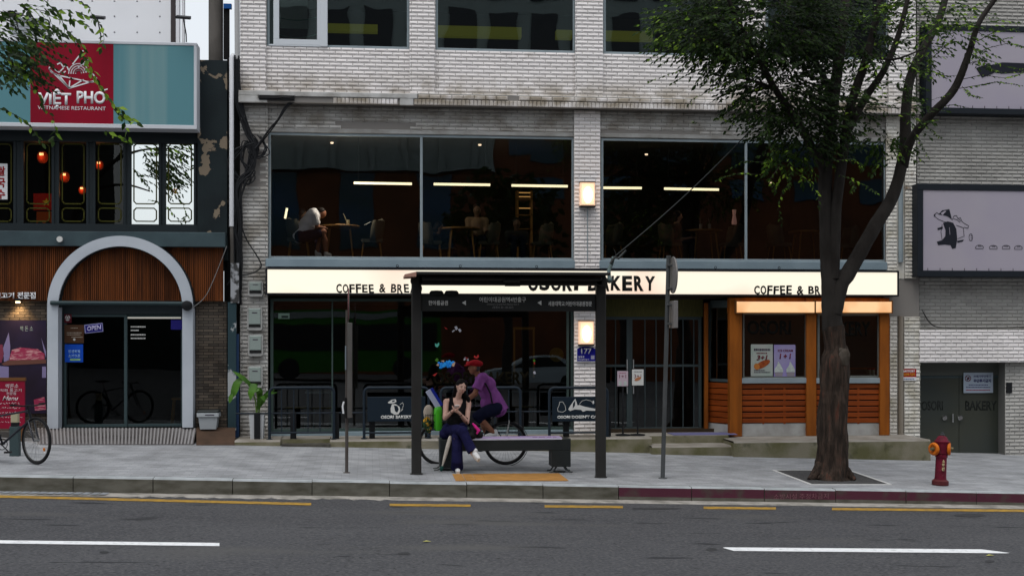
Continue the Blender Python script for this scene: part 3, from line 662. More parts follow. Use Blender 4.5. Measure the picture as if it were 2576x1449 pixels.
# door set
Yd = -.02; zt2 = Z(304,790,Yd); zb2 = Z(304,1076,Yd)
m = MB(); m.box(X(146,Yd), X(162,Yd), -.08, .06, zb2, sz0); m.box(X(462,Yd), X(478,Yd), -.08, .06, zb2, sz0); m.box(X(146,Yd), X(478,Yd), -.07, .06, zt2, sz0+.1); m.build('door_frame', mSlate, LB)
mDoorL = M('door_slate', (.045,.07,.075), .5)
for a, b in ((160,320),(314,463)):
    window(a, b, zb2+.02, zt2, Yd+(.0 if a < 200 else .03), .055, mat=mDoorL, gmat=mGlassL, parent=LB, name='sliding_door', fd=.05)
m = MB(); p0, p1 = P(127,762,-.46), P(474,764,-.46); m.tube([p0, p1], .042, 10); m.build('awning_roller', M('slate_roller', (.03,.05,.055), .45), LB, True)
m = MB(); p = P(471,769,-.47); m.lathe([(.03,-.09),(.095,-.07),(.095,.05),(.05,.06)], p, 18, 'Y'); m.build('awning_crank', mBlack, LB, True)
# two small ramps
def ramp(name, u0, u1, v0, v1, mat, label, cat, ridges=0, sl=0):
    m = MB(); a, b = P(u0, v0, -.35), P(u1, v0, -.35); z0 = min(a.z, b.z); c, d = G(u0+sl*.4, v1), G(u1-sl, v1)
    q = [(a.x,-.35,a.z),(b.x,-.35,b.z),(d.x,d.y,d.z+.008),(c.x,c.y,c.z+.008)]
    m.quad(*q); m.quad(*[(x_, y_, -.2) for x_, y_, z_ in q[::-1]])
    for i in range(4): e, f = q[i], q[(i+1) % 4]; m.quad(e, f, (f[0],f[1],-.2), (e[0],e[1],-.2))
    for i in range(ridges):
        f = (i+.5)/ridges; t0 = Vector(q[0]).lerp(Vector(q[1]), f); t1 = Vector(q[3]).lerp(Vector(q[2]), f); m.mi = 1
        m.bar(t0+Vector((0,0,.006)), t1+Vector((0,0,.006)), .03, .014)
    return tag(m.build(name, mat), label, cat)
ramp('entrance_ramp', 92, 494, 1077, 1119, [M('ramp_steel', (.17,.16,.16), .5, .3, col2=(.11,.10,.10), vs=3), M('ramp_ridge', (.30,.29,.29), .45, .3)], 'ribbed metal ramp leading up to the arched doorway', 'ramp', 44, 8)
ramp('wooden_ramp', 494, 592, 1075, 1120, M('worn_brown_wood', (.075,.045,.03), .85, col2=(.05,.032,.022), vs=4, bump=.3), 'worn dark brown ramp beside the metal ramp', 'ramp')
# cafe at far left: plinth below brick
m = MB(); m.box(LX0, X(122,-.1), -.35, .1, -.2, Z(60,1085,-.3)); m.build('plinth', M('plinth_stone', (.10,.095,.09), .9), LB)
# ------------------------------------------------------------------ signs and lamps
mInk = M('sign_ink_black', (.012,.012,.012), .6); mWhite = M('sign_white', (.75,.76,.78), .5); mCream = M('cream_print', (.6,.6,.58), .5)
def base(u, v, Y): p = P(u, v, Y); return (p.x, p.y, p.z)
def panel(mb, u0, v0, u1, v1, Y0, Y1):
    a = P(u0, v1, Y0); b = P(u1, v0, Y0); um = (u0+u1)/2
    mb.box(a.x, b.x, Y0, Y1, Z(um, v1, Y0), Z(um, v0, Y0)); return mb
def poly(mb, pts, Y, d=.003):
    mb.prism([(P(u, v, Y).x, P(u, v, Y).z) for u, v in pts], Y-d, Y); return mb
def lines(mb, pts, Y, w, d=.003):
    mb.stroke([(P(u, v, Y).x, P(u, v, Y).z) for u, v in pts], w*S(pts[0][0], Y), Y-d, Y); return mb
def ovalp(cu, cv, ru, rv, a0=0, a1=360, n=24, rot=0):
    o = []
    for i in range(n+1):
        t = R(a0+(a1-a0)*i/n); x, y = ru*math.cos(t), rv*math.sin(t); c, s = math.cos(R(rot)), math.sin(R(rot)); o.append((cu+x*c-y*s, cv+x*s+y*c))
    return o
# pho restaurant sign box
PS = thing('restaurant_sign', 'large teal and red box sign above the dark restaurant windows', 'sign', base(250, 325, -.55)); Y = -.58
m = MB(); x0 = -12.2; x1 = X(495, Y); zb, zt = Z(250,322,Y), Z(250,103,Y); f = .055
m.cbox(x0, x1, Y, Y+.04, zb, zb+f+.02); m.cbox(x0, x1, Y, Y+.04, zt-f, zt); m.cbox(x1-f, x1, Y, Y+.04, zb+f+.02, zt-f); m.box(x0, x1, Y+.04, -.12, zb, zt); m.build('frame', M('sign_frame_white', (.60,.62,.66), .45), PS)
mTealS = M('faded_teal_sheet', (.105,.255,.29), .5, col2=(.20,.33,.34), vs=1.0, vd=3, lo=.5, hi=.75, stretch=(2.6,1,.06))
m = MB(); m.box(X(285,Y), x1-f, Y+.012, Y+.04, zb+f+.02, zt-f); m.box(x0, X(76,Y), Y+.012, Y+.04, zb+f+.02, zt-f); m.build('teal_panel', mTealS, PS)
m = MB(); m.box(X(76,Y), X(285,Y), Y+.009, Y+.041, zb+.03, zt-.03); m.build('red_panel', M('crimson_sheet', (.26,.004,.020), .6, col2=(.215,.004,.018), vs=1, stretch=(2,1,.1), spec=.12), PS)
text('VIỆT', 96, 224, 179, 272, Y+.006, mWhite, PS, bold=.035, depth=.0015); text('PHO', 193, 230, 265, 262, Y+.006, mWhite, PS, bold=.035, depth=.0015)
text('VIETNAMESE RESTAURANT', 95, 268, 266, 277, Y+.006, mWhite, PS, bold=.0, depth=.0015)
q = lambda x, y: (x*.26535, y*.26535)
m = MB(); Yq = Y+.008
for st in ([(470,640),(466,655),(490,690),(560,720),(700,748),(850,782),(900,775),(914,745),(880,705),(800,665)], [(470,660),(655,840),(905,765)], [(530,705),(655,838)], [(655,838),(662,770)], [(655,838),(790,760)], [(655,838),(560,715)],
           [(788,485),(690,610)], [(832,572),(745,640)], [(545,612),(575,598),(600,640),(628,618),(650,665)], [(520,660),(560,690),(600,650)], [(590,700),(620,680)], [(972,862),(1018,848)]):
    lines(m, [q(*k) for k in st], Yq, 3.2)
for r in (28, 50, 72, 94): lines(m, [q(*k) for k in ovalp(745, 700, r, r*1.0, 180, 352, 14)], Yq, 2.6)
m.build('bowl_emblem', mWhite, PS)
# floodlights over the sign
for i, (u, v) in enumerate(((38,36),(245,44),(461,44))):
    t = thing('floodlight', ('floodlight above the far left of the teal sign', 'floodlight on a bent arm above the red panel of the sign', 'floodlight above the right corner of the teal sign')[i], 'floodlight', base(u, v+60, -.75), 'floodlights above the restaurant sign')
    p = P(u, v, -.9); m = MB(); s = .13; m.add([(p.x-s,p.y-.06,p.z-.045),(p.x+s,p.y-.06,p.z-.06),(p.x+s,p.y+.1,p.z-.01),(p.x-s,p.y+.1,p.z+.005),(p.x-s,p.y-.06,p.z+.0),(p.x+s,p.y-.06,p.z-.015),(p.x+s,p.y+.1,p.z+.045),(p.x-s,p.y+.1,p.z+.06)], [(0,3,2,1),(4,5,6,7),(0,1,5,4),(1,2,6,5),(2,3,7,6),(3,0,4,7)]); m.build('lamp_head', mBlack, t)
    m = MB(); e = P(u+8, 106, -.4); m.tube([(p.x,p.y,p.z-.02),(p.x+.04,p.y+.1,p.z-.3),(e.x,e.y,e.z)], .012, 6); m.build('arm', mBlack, t)
# vertical white sign, flag and lanterns behind the window band
t = thing('vertical_sign', 'white vertical sign with red Korean letters at the far left window', 'sign', base(5, 501, -.04)); m = MB(); panel(m, -16, 412, 18.5, 502, -.04, -.02); m.build('board', mWhite, t)
mRedInk = M('red_ink', (.35,.01,.012), .6)
for k, ch in enumerate('쌀국수'): text(ch, -9, 419+k*29, 13, 443+k*29, -.041, mRedInk, t, bold=.03)
t = thing('flag', 'red flag with a yellow star hung inside the restaurant window', 'flag', base(108, 487, .3)); m = MB()
for i in range(10):
    a, b = 84+i*4.7, 84+(i+1)*4.7; pa, pb, pc2, pd = P(a,487,.3), P(b,487,.3), P(b,529,.3), P(a,529,.3); d0, d1 = .02*math.sin(i*.9), .02*math.sin((i+1)*.9)
    m.quad((pa.x,.3+d0,pa.z),(pb.x,.3+d1,pb.z),(pc2.x,.3+d1,pc2.z),(pd.x,.3+d0,pd.z))
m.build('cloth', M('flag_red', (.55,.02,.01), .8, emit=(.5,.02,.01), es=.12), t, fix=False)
star = [(117+ (11 if i % 2 == 0 else 4.6)*math.sin(i*math.pi/5), 509-(11 if i % 2 == 0 else 4.6)*math.cos(i*math.pi/5)) for i in range(10)]
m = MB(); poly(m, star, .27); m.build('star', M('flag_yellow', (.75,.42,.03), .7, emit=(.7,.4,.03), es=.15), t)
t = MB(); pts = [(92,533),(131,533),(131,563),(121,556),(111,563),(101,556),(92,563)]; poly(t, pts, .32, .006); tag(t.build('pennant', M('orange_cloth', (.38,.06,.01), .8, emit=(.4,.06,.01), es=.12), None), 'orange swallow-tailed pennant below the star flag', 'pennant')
mLan = M('lantern_silk', (.36,.03,.010), .7, col2=(.26,.02,.008), vs=9, emit=(.7,.06,.01), es=.16); mLanW = M('lantern_glow', (1,.8,.5), .5, emit=(1,.62,.25), es=2.6)
def lantern(u, v, r, Yl, lab):
    t = thing('paper_lantern', lab, 'lantern', base(u, v, Yl), 'red lanterns in the restaurant window'); s = S(u, Yl)*r*.86; p = P(u, v, Yl)
    m = MB()
    prof = [(s*.42, s*1.08), (s*.75, s*.86), (s*.96, s*.45), (s, 0), (s*.94, -s*.45), (s*.72, -s*.86), (s*.4, -s*1.1)]
    m.lathe(prof, p, 16); m.build('shade', mLan, t, True)
    m = MB()
    for k in range(-2, 3): m.ell(p+Vector((k*s*.16, -s*1.0+abs(k)*s*.05, s*.45)), (s*.06, s*.05, s*.3), 6, 5)
    m.build('glow', mLanW, t); m = MB(); m.tube([p+Vector((0,0,s)), p+Vector((0,0,6.3-p.z))], .006, 5); m.lathe([(s*.44,0),(s*.44,s*.08)], p+Vector((0,0,s*1.06)), 12); m.build('cord', mBlack, t)
    l = bpy.data.lights.new('lantern_light', 'POINT'); l.energy = 2.5; l.color = (1, .35, .12); l.shadow_soft_size = .1; lo = bpy.data.objects.new('lantern_light', l); COL.objects.link(lo); lo.parent = t; lo.location = (0, -s*1.6, 0)
for u, v, r, Yl, lab in ((107,396,16,.4,'biggest red lantern, above the star flag'),(163,446,14,.6,'red lantern in the third restaurant pane from the left'),(207,479,11,.9,'smallest red lantern, low beside a pane border'),(250,416,12,.6,'dim red lantern half hidden behind a window mullion'),(442,483,13,.35,'red lantern low in the right hand restaurant pane')):
    lantern(u, v, r, Yl, lab)
t = MB(); p = P(150, 602, -.44); t.lathe([(.04,.05),(.055,.03),(.055,-.01)], (p.x,p.y,p.z), 16, 'Y'); tag(t.build('round_lamp', mCream, None, True), 'small round white lamp on the slate ledge', 'lamp')
t = thing('wall_lettering', 'white Korean letters mounted on the slatted wood', 'lettering', base(45, 752, -.24)); text('고기', 4, 736, 36, 751, -.24, mWhite, t, bold=.03, depth=.02); text('전문점', 44, 735, 90, 752, -.24, mWhite, t, bold=.03, depth=.02); text('l', -2, 736, 1, 751, -.24, mWhite, t, bold=.03, depth=.02)
# downlight on brick wall
t = thing('downlight', 'warm downlight washing the brick under the white letters', 'light', base(45, 760, -.2)); p = P(45, 759, -.24); m = MB(); m.lathe([(.05,.06),(.06,0)], p, 14); m.build('can', mBlack, t, True)
m = MB(); m.ell(p+Vector((0,0,-.005)), (.045,.045,.015), 12, 6); m.build('bulb', M('warm_bulb', (1,.8,.5), .5, emit=(1,.65,.3), es=30), t)
l = bpy.data.lights.new('downlight_spot', 'SPOT'); l.energy = 28; l.color = (1,.62,.28); l.spot_size = R(110); l.spot_blend = .8; l.shadow_soft_size = .04; lo = bpy.data.objects.new('downlight_spot', l); COL.objects.link(lo); lo.parent = t; lo.location = (p.x-t.location.x, p.y-t.location.y, p.z-t.location.z-.03); lo.rotation_euler = (R(18), 0, 0)
# meat poster and menu board
t = thing('meat_poster', 'tall dark poster of a raw pork slab on a board', 'poster', base(55, 1020, -.16)); Y = -.16; m = MB(); panel(m, -60, 806, 116, 1040, Y, Y+.04); m.build('sheet', M('poster_dark', (.018,.012,.022), .5, col2=(.028,.02,.05), vs=1.2), t)
m = MB(); poly(m, [(22,905),(30,880),(50,874),(95,878),(112,890),(112,906),(60,910),(28,908)], Y); m.build('meat', M('meat_pink', (.32,.035,.085), .4, col2=(.55,.28,.30), vs=9, stretch=(1,1,5), lo=.5, hi=.62), t)
m = MB(); poly(m, [(4,915),(20,906),(116,904),(116,914),(60,917),(10,919)], Y-.002); m.build('board', M('poster_wood', (.14,.06,.045), .6), t)
m = MB(); poly(m, [(8,875),(22,836),(26,872),(24,906),(10,910)], Y); poly(m, [(-10,920),(22,922),(22,958),(-10,962)], Y); poly(m, [(104,850),(116,885),(116,900),(110,880)], Y); poly(m, [(106,922),(116,922),(116,950),(106,950)], Y); m.build('lavender_patch', M('poster_lavender', (.22,.19,.35), .6), t)
m = MB(); poly(m, [(-20,870),(6,866),(10,890),(4,912),(-20,915)], Y); m.build('meat_edge', M('meat_dark', (.2,.04,.07), .5), t)
m = MB(); poly(m, [(85,1005),(112,998),(116,1030),(88,1033)], Y-.001); m.build('meat_cut', MATS['meat_pink'], t)
text('벽 돈 소', 51, 820, 83, 833, Y-.001, M('pale_teal_ink', (.28,.36,.36), .6), t, depth=.002)
t = thing('menu_board', 'crimson menu board with white handwriting behind the parked bicycle', 'menu board', base(30, 1090, -1.0)); Y = -1.0
m = MB(); panel(m, -60, 958, 62, 1078, Y, Y+.05); m.build('board', M('crimson_board', (.26,.006,.03), .55, col2=(.21,.006,.025), vs=2), t)
m = MB(); panel(m, -62, 950, 64, 958, Y-.01, Y+.06); m.build('top_rail', M('board_wood', (.14,.06,.02), .6), t)
m = MB(); e = gz(-8.4, -1.0); panel(m, -60, 1078, -50, 1110, Y, Y+.05); panel(m, 50, 1078, 60, 1110, Y, Y+.05); m.build('leg', MATS['board_wood'], t)
mChalk = M('chalk_white', (.62,.55,.56), .8)
text('벽돈소', 14, 965, 46, 976, Y-.001, mChalk, t, depth=.002, shear=.2); text('직화 통고기', 0, 978, 54, 985, Y-.001, mChalk, t, depth=.002); text('전문점', 16, 986, 40, 993, Y-.001, mChalk, t, depth=.002); text('Menu', 6, 996, 46, 1007, Y-.001, mChalk, t, depth=.002, shear=.4, bold=.01)
m = MB(); rr = random.Random(5)
for r in range(5):
    u = -10
    while u < 52:
        l_ = rr.uniform(2, 6); v = 1014+r*11.5; lines(m, [(u, v), (u+l_*.5, v+rr.uniform(-3,3)), (u+l_, v+rr.uniform(-1,3))], Y, .9); u += l_+rr.uniform(1.5, 5)
m.build('handwriting', mChalk, t)
# OPEN plate and notices on the sliding doors
Yn = -.06
def notice(name, lab, cat, u0, v0, u1, v1, Y, mat, extra=None, d=.008):
    t = thing(name, lab, cat, base((u0+u1)/2, v1, Y)); m = MB(); panel(m, u0, v0, u1, v1, Y, Y+d); m.build('sheet', mat, t)
    if extra: extra(t)
    return t
mBlueD = M('deep_blue', (.018,.015,.17), .5)
t = thing('open_sign', 'purple blue OPEN plate hung askew on the glass door', 'sign', base(236, 838, Yn)); m = MB(); poly(m, [(212,817),(258,812),(260,834),(214,839)], Yn, .012); m.build('rim', M('pale_violet', (.30,.30,.55), .5), t); m = MB(); poly(m, [(214,819),(256.5,814.5),(258,832.5),(216,837)], Yn-.012, .002); m.build('face', mBlueD, t)
text('OPEN', 219, 819, 254, 831, Yn-.0145, M('pale_lilac_ink', (.55,.52,.75), .5), t, bold=.03, depth=.002, ftilt=.03)
mPrint = M('small_print', (.45,.40,.33), .7); mPrintD = M('dark_print', (.06,.05,.07), .7)
def fake_lines(rows, mat, Y, h=1.6, seed=1, name='small_print'):
    def f(t):
        m = MB(); rr = random.Random(seed)
        for u0, u1, v in rows:
            u = u0
            while u < u1-1: l_ = min(rr.uniform(1.5, 4), u1-u); panel(m, u, v-h/2, u+l_, v+h/2, Y-.002, Y); u += l_+.9
        m.build(name, mat, t)
    return f
notice('brown_notice', 'brown notice sheet on the sliding glass door', 'notice', 162, 817, 211, 863, Yn, M('brown_sheet', (.075,.035,.018), .6), lambda t: (fake_lines([(178,196,825),(168,205,837),(168,202,842),(180,208,848)], mPrint, Yn)(t), (lambda m: (poly(m, ovalp(187,854,3,3), Yn), m.build('round_mark', mCream, t)))(MB())))
def blue_x(t):
    text('민생회복', 172, 880, 202, 888, Yn-.001, M('pale_blue_ink', (.30,.50,.85), .5), t, depth=.002, bold=.02); text('소비쿠폰', 172, 891, 202, 899, Yn-.001, MATS['pale_blue_ink'], t, depth=.002, bold=.02)
    m = MB(); panel(m, 176, 902, 202, 907, Yn-.003, Yn); m.build('green_strip', M('green_strip', (.25,.45,.2), .6), t)
notice('blue_notice', 'bright blue coupon notice below the brown sheet', 'notice', 163, 866, 209, 911, Yn, M('bright_blue_sheet', (.006,.07,.48), .5), blue_x)
def round_x(t): m = MB(); poly(m, ovalp(170,800,6.5,7), Yn-.001); m.build('round_mark', mCream, t); m = MB(); lines(m, [(165,803),(170,793),(175,803),(165,803)], Yn-.005, 1.4); m.build('round_emblem', M('maroon', (.1,.012,.02), .6), t)
notice('maroon_sticker', 'small maroon sticker with a round white mark on the glass door', 'sticker', 162, 790, 180, 812, Yn, M('maroon', (.1,.012,.02), .6), round_x)
t = thing('window_lettering', 'small pale Korean lines on the right sliding door', 'lettering', base(348, 852, -.03)); fake_lines([(329,366,822),(329,350,831),(329,366,842),(329,366,851)], mCream, -.04, 3.2, 4, 'lettering')(t)
notice('blue_sticker', 'dark blue square sticker at the top corner of the right door', 'sticker', 430, 805, 458, 829, -.035, mBlueD)
t = MB(); p0, p1 = P(322,797,.06), P(459,797,.06); t.cbox(p0.x, p1.x, -.01, .06, p0.z-.035, p0.z+.035); tag(t.build('tube_reflection', M('tube_reflection_glow', (.5,.5,.45), .5, emit=(1,.95,.85), es=.25), None), 'pale glowing bar for the tube light reflected in the right sliding door', 'bar')  # reflection of a light tube put in as a glowing bar
# storage bin by the brick wall
t = thing('storage_bin', 'grey plastic storage bin with a dark lid by the brick wall', 'bin', base(524, 1080, -.45)); z0 = Z(524,1079,-.45); m = MB()
a, b = X(500,-.45), X(548,-.45); z1 = Z(524,1048,-.45)
m.add([(a+.03,-.5,z0),(b-.03,-.5,z0),(b-.03,-.2,z0),(a+.03,-.2,z0),(a,-.53,z1),(b,-.53,z1),(b,-.17,z1),(a,-.17,z1)], [(0,3,2,1),(4,5,6,7),(0,1,5,4),(1,2,6,5),(2,3,7,6),(3,0,4,7)]); m.cbox(a-.025, b+.025, -.555, -.15, z1, z1+.075); m.build('tub', M('pale_grey_plastic', (.37,.40,.42), .5), t)
m = MB(); m.cbox(a-.02, b+.02, -.55, -.15, z1+.075, z1+.12, .02); m.build('lid', M('dark_lid', (.03,.035,.035), .5), t); m = MB(); m.box(a+.13, a+.30, -.558, -.553, z1+.03, z1+.05); m.build('label', mPrintD, t)
# ------------------------------------------------------------------ pole, pipes and cables between the buildings
def cyl(name, lab, cat, pts, r, mat, seg=12):
    m = MB(); m.tube(pts, r, seg); return tag(m.build(name, mat, None, True), lab, cat)
mGreyPole = M('weathered_grey_pole', (.12,.11,.10), .85, col2=(.06,.055,.05), vs=4, stretch=(1,1,.3), bump=.3)
cyl('utility_pole', 'thick weathered grey utility pole between the two buildings', 'pole', [P(543,160,.3), P(543,-120,.3)], .14, mGreyPole, 16)
t = thing('drainpipe', 'white plastic drainpipe with a rounded top between the buildings', 'pipe', base(583, 660, -.16)); m = MB(); m.tube([P(590,146,-.02), P(586,140,-.12), P(582.5,146,-.16), P(582.5,570,-.16)], .044, 12); m.build('upper_pipe', M('white_pvc', (.62,.63,.66), .45), t, True); m = MB(); m.tube([P(583,570,-.15), P(584,662,-.15)], .036, 12); m.build('lower_pipe', mGreyPole, t, True)
cyl('conduit', 'pale conduit beside the left edge of the white tiles', 'pipe', [P(596,-60,.0), P(597,150,.0)], .05, M('pale_conduit', (.42,.42,.42), .5))
m = MB(); panel(m, 562, 20, 577, 150, .25, .3); m.mi = 1; panel(m, 562, 10, 582, 22, .2, .3); m.mi = 0; panel(m, 571, 150, 606, 1100, .12, .3); tag(m.build('gap_shade_sheet', [M('gap_shade', (.012,.012,.012), .9), M('blue_tarp', (.01,.09,.32), .6)], None), 'dark sheet for the shade in the gap between buildings, with a scrap of blue tarp', 'wall')  # dark sheets stand in for the shade of the gap
t = thing('service_post', 'dark teal service post with peeling stickers beside the meters', 'post', base(585, 1100, -.2)); m = MB(); panel(m, 573, 760, 594, 1082, -.22, -.1); m.build('post', M('worn_teal_post', (.025,.05,.06), .6, col2=(.35,.37,.38), vs=3.2, lo=.60, hi=.63), t); m = MB(); panel(m, 592, 840, 601, 1100, -.2, -.12); m.build('blue_edge', M('navy_edge', (.012,.03,.075), .5), t); m = MB(); panel(m, 580, 662, 601, 762, -.24, -.1); m.build('wrap', M('grey_wrap', (.32,.33,.35), .6, col2=(.05,.05,.05), vs=7, lo=.5, hi=.6), t)
rc = random.Random(11)
def cable(name, pts, r, lab, n=1, spread=0.0, mat=None, Y=-.12):
    m = MB()
    for k in range(n):
        q = []
        for u, v in pts: p = P(u+rc.uniform(-spread, spread), v+rc.uniform(-spread, spread), Y-.02*k/ max(1, n)-rc.uniform(0, .03)); q.append(p)
        qq = []
        for i in range(len(q)-1):
            p0 = q[max(0,i-1)]; p1 = q[i]; p2 = q[i+1]; p3 = q[min(len(q)-1,i+2)]
            for s in range(5):
                t_ = s/5; qq.append(.5*((2*p1)+(p2-p0)*t_+(2*p0-5*p1+4*p2-p3)*t_*t_+(3*p1-p0-3*p2+p3)*t_**3))
        qq.append(q[-1]); m.tube(qq, r*rc.uniform(.7, 1.2), 6)
    return tag(m.build(name, mat or M('black_cable', (.012,.013,.015), .6), None, True), lab, 'cable')
cable('cable_bundle', [(592,150),(600,260),(622,330),(640,370),(628,430),(604,470),(598,560),(600,650),(596,760)], .017, 'thick black cable bundle running down the left edge of the tiled facade', 14, 11)
cable('cable_coil', [(655,345),(672,375),(655,392),(634,380),(618,362),(606,400),(634,440),(612,458),(580,420),(600,380),(640,360)], .016, 'coiled black cables looping beside the upper window frame', 5, 8)
cable('slanting_cable', [(742,252),(722,268),(700,300),(680,325),(640,375)], .018, 'black cable slanting from the cornice down to the coil', 2, 4, Y=-.16)
cable('drooping_cable', [(604,560),(618,600),(650,650),(656,672),(630,690),(590,694),(572,720)], .016, 'single drooping cable curving above the electricity meters', 1, 2)
cable('stray_wire', [(570,620),(560,650),(520,740),(484,775)], .006, 'thin wire slanting across the slatted wood to the arch', 1, 1, M('grey_wire', (.2,.2,.2), .6), Y=-.5)
m = MB(); panel(m, 652, 240, 740, 252, -.25, -.2); 
for k in range(3): m.tube([P(648,240+k*3,-.26), P(700,243+k*2,-.27), P(742,250-k*4,-.26)], .008, 5)
tag(m.build('cable_clump', mBlack, None), 'black cable clump sagging under the broken cornice', 'cable')
# electricity meters
mMet = M('meter_plastic', (.38,.38,.37), .5, col2=(.28,.28,.27), vs=4); mMetG = M('meter_window', (.26,.31,.29), .3)
for i, (u, v0, v1, lab) in enumerate(((643,706,746,'highest of the four electricity meters, grimy, beside the lit sign'),(641,772,831,'second electricity meter from the top on the tiled pilaster'),(643,840,896,'third electricity meter from the top with a red mark'),(642,919,975,'lowest electricity meter, just above the plant leaves'))):
    p = P(u, (v0+v1)/2, -.1); s = S(u, -.1); hw, hh = 19*s, (v1-v0)/2*s
    t = thing('electricity_meter', lab, 'meter', (p.x, 0, p.z-hh), 'electricity meters on the left pilaster')
    m = MB(); c_ = .03
    prof = [(p.x-hw,p.z-hh+c_),(p.x-hw+c_,p.z-hh),(p.x+hw-c_,p.z-hh),(p.x+hw,p.z-hh+c_),(p.x+hw,p.z+hh-c_),(p.x+hw-c_,p.z+hh),(p.x-hw+c_,p.z+hh),(p.x-hw,p.z+hh-c_)]
    m.prism(prof, -.13, -.016); m.build('case', mMet, t)
    m = MB(); m.cbox(p.x-hw+.03, p.x+hw-.03, -.15, -.128, p.z-hh+.11, p.z+hh-.03, .012); m.build('window', mMetG, t); m = MB(); m.box(p.x-hw+.03, p.x+hw-.03, -.142, -.128, p.z-hh+.06, p.z-hh+.105); m.build('slot', mInk, t); m = MB(); m.box(p.x-.05, p.x+.05, -.152, -.149, p.z+hh*.45, p.z+hh*.55); m.build('label', mPrintD, t)
# ------------------------------------------------------------------ bakery light-box sign
BS = thing('bakery_sign', 'long glowing cream light box sign of the bakery', 'sign', (1.5, -.3, 3.0)); Y = -.34
x0, x1, zb, zt = X(668,Y), X(2262,Y), 3.025, 3.545; f = .035
m = MB(); m.cbox(x0, x1, Y, -.02, zt-f, zt, .006); m.cbox(x0, x1, Y, -.02, zb, zb+f, .006); m.cbox(x0, x0+f, Y+.002, -.02, zb+f, zt-f, .006); m.cbox(x1-f, x1, Y+.002, -.02, zb+f, zt-f, .006); m.box(x0+f, x1-f, -.06, -.03, zb+f, zt-f); m.build('frame', M('sign_frame_black', (.014,.014,.018), .45), BS)
mLit = bpy.data.materials.new('lit_sign_acrylic'); mLit.use_nodes = True; n_ = mLit.node_tree; b_ = n_.nodes['Principled BSDF']; b_.inputs['Base Color'].default_value = (.25,.23,.19,1); b_.inputs['Roughness'].default_value = .35
ge = n_.nodes.new('ShaderNodeNewGeometry'); tx = n_.nodes.new('ShaderNodeTexNoise'); tx.inputs['Scale'].default_value = .55; tx.inputs['Detail'].default_value = 1; rp = n_.nodes.new('ShaderNodeValToRGB'); rp.color_ramp.elements[0].position = .33; rp.color_ramp.elements[0].color = (.95,.66,.52,1); rp.color_ramp.elements[1].position = .47; rp.color_ramp.elements[1].color = (1,.93,.76,1)
n_.links.new(ge.outputs['Position'], tx.inputs['Vector']); n_.links.new(tx.outputs[0], rp.inputs[0]); n_.links.new(rp.outputs[0], b_.inputs['Emission Color']); b_.inputs['Emission Strength'].default_value = .95
m = MB(); m.box(x0+f, x1-f, Y+.02, -.06, zb+f, zt-f); m.build('lit_face', mLit, BS)
def letters(s, u0, v0, u1, v1, gap=.12, bold=.02):
    """Hand-cut letters, set one by one with small tilts."""
    wd = {'I': .45, ' ': .55, '&': 1.05, 'M': 1.2, "'": .3}; tot = sum(wd.get(c, .9)+gap for c in s)-gap; k = (u1-u0)/tot; u = u0; rr = random.Random(len(s)+int(u0))
    for c in s:
        w_ = wd.get(c, .9)*k
        if c != ' ': text(c, u, v0+rr.uniform(-1,1), u+w_, v1+rr.uniform(-1,1), Y+.018, mInk, BS, 'letter', bold, .012, shear=rr.uniform(-.08,.08))
        u += w_+gap*k
letters('COFFEE & BREAD', 846, 715, 1062, 737, bold=.03); letters('OSORI BAKERY', 1328, 694, 1648, 732, bold=.045); letters('COFFEE & BREAD', 1897, 719, 2112, 741, bold=.03)
hk = MB()
for u in (1000, 1158, 1350, 1690, 1800, 1960, 2080): p = P(u, 668, -.12); hk.torus((p.x,p.y,3.60), .022, .006, (0,1,0), 14, 6); hk.tube([(p.x,p.y,3.545),(p.x,p.y,3.58)], .006, 6)
hk.build('lifting_eye', mBlack, BS)
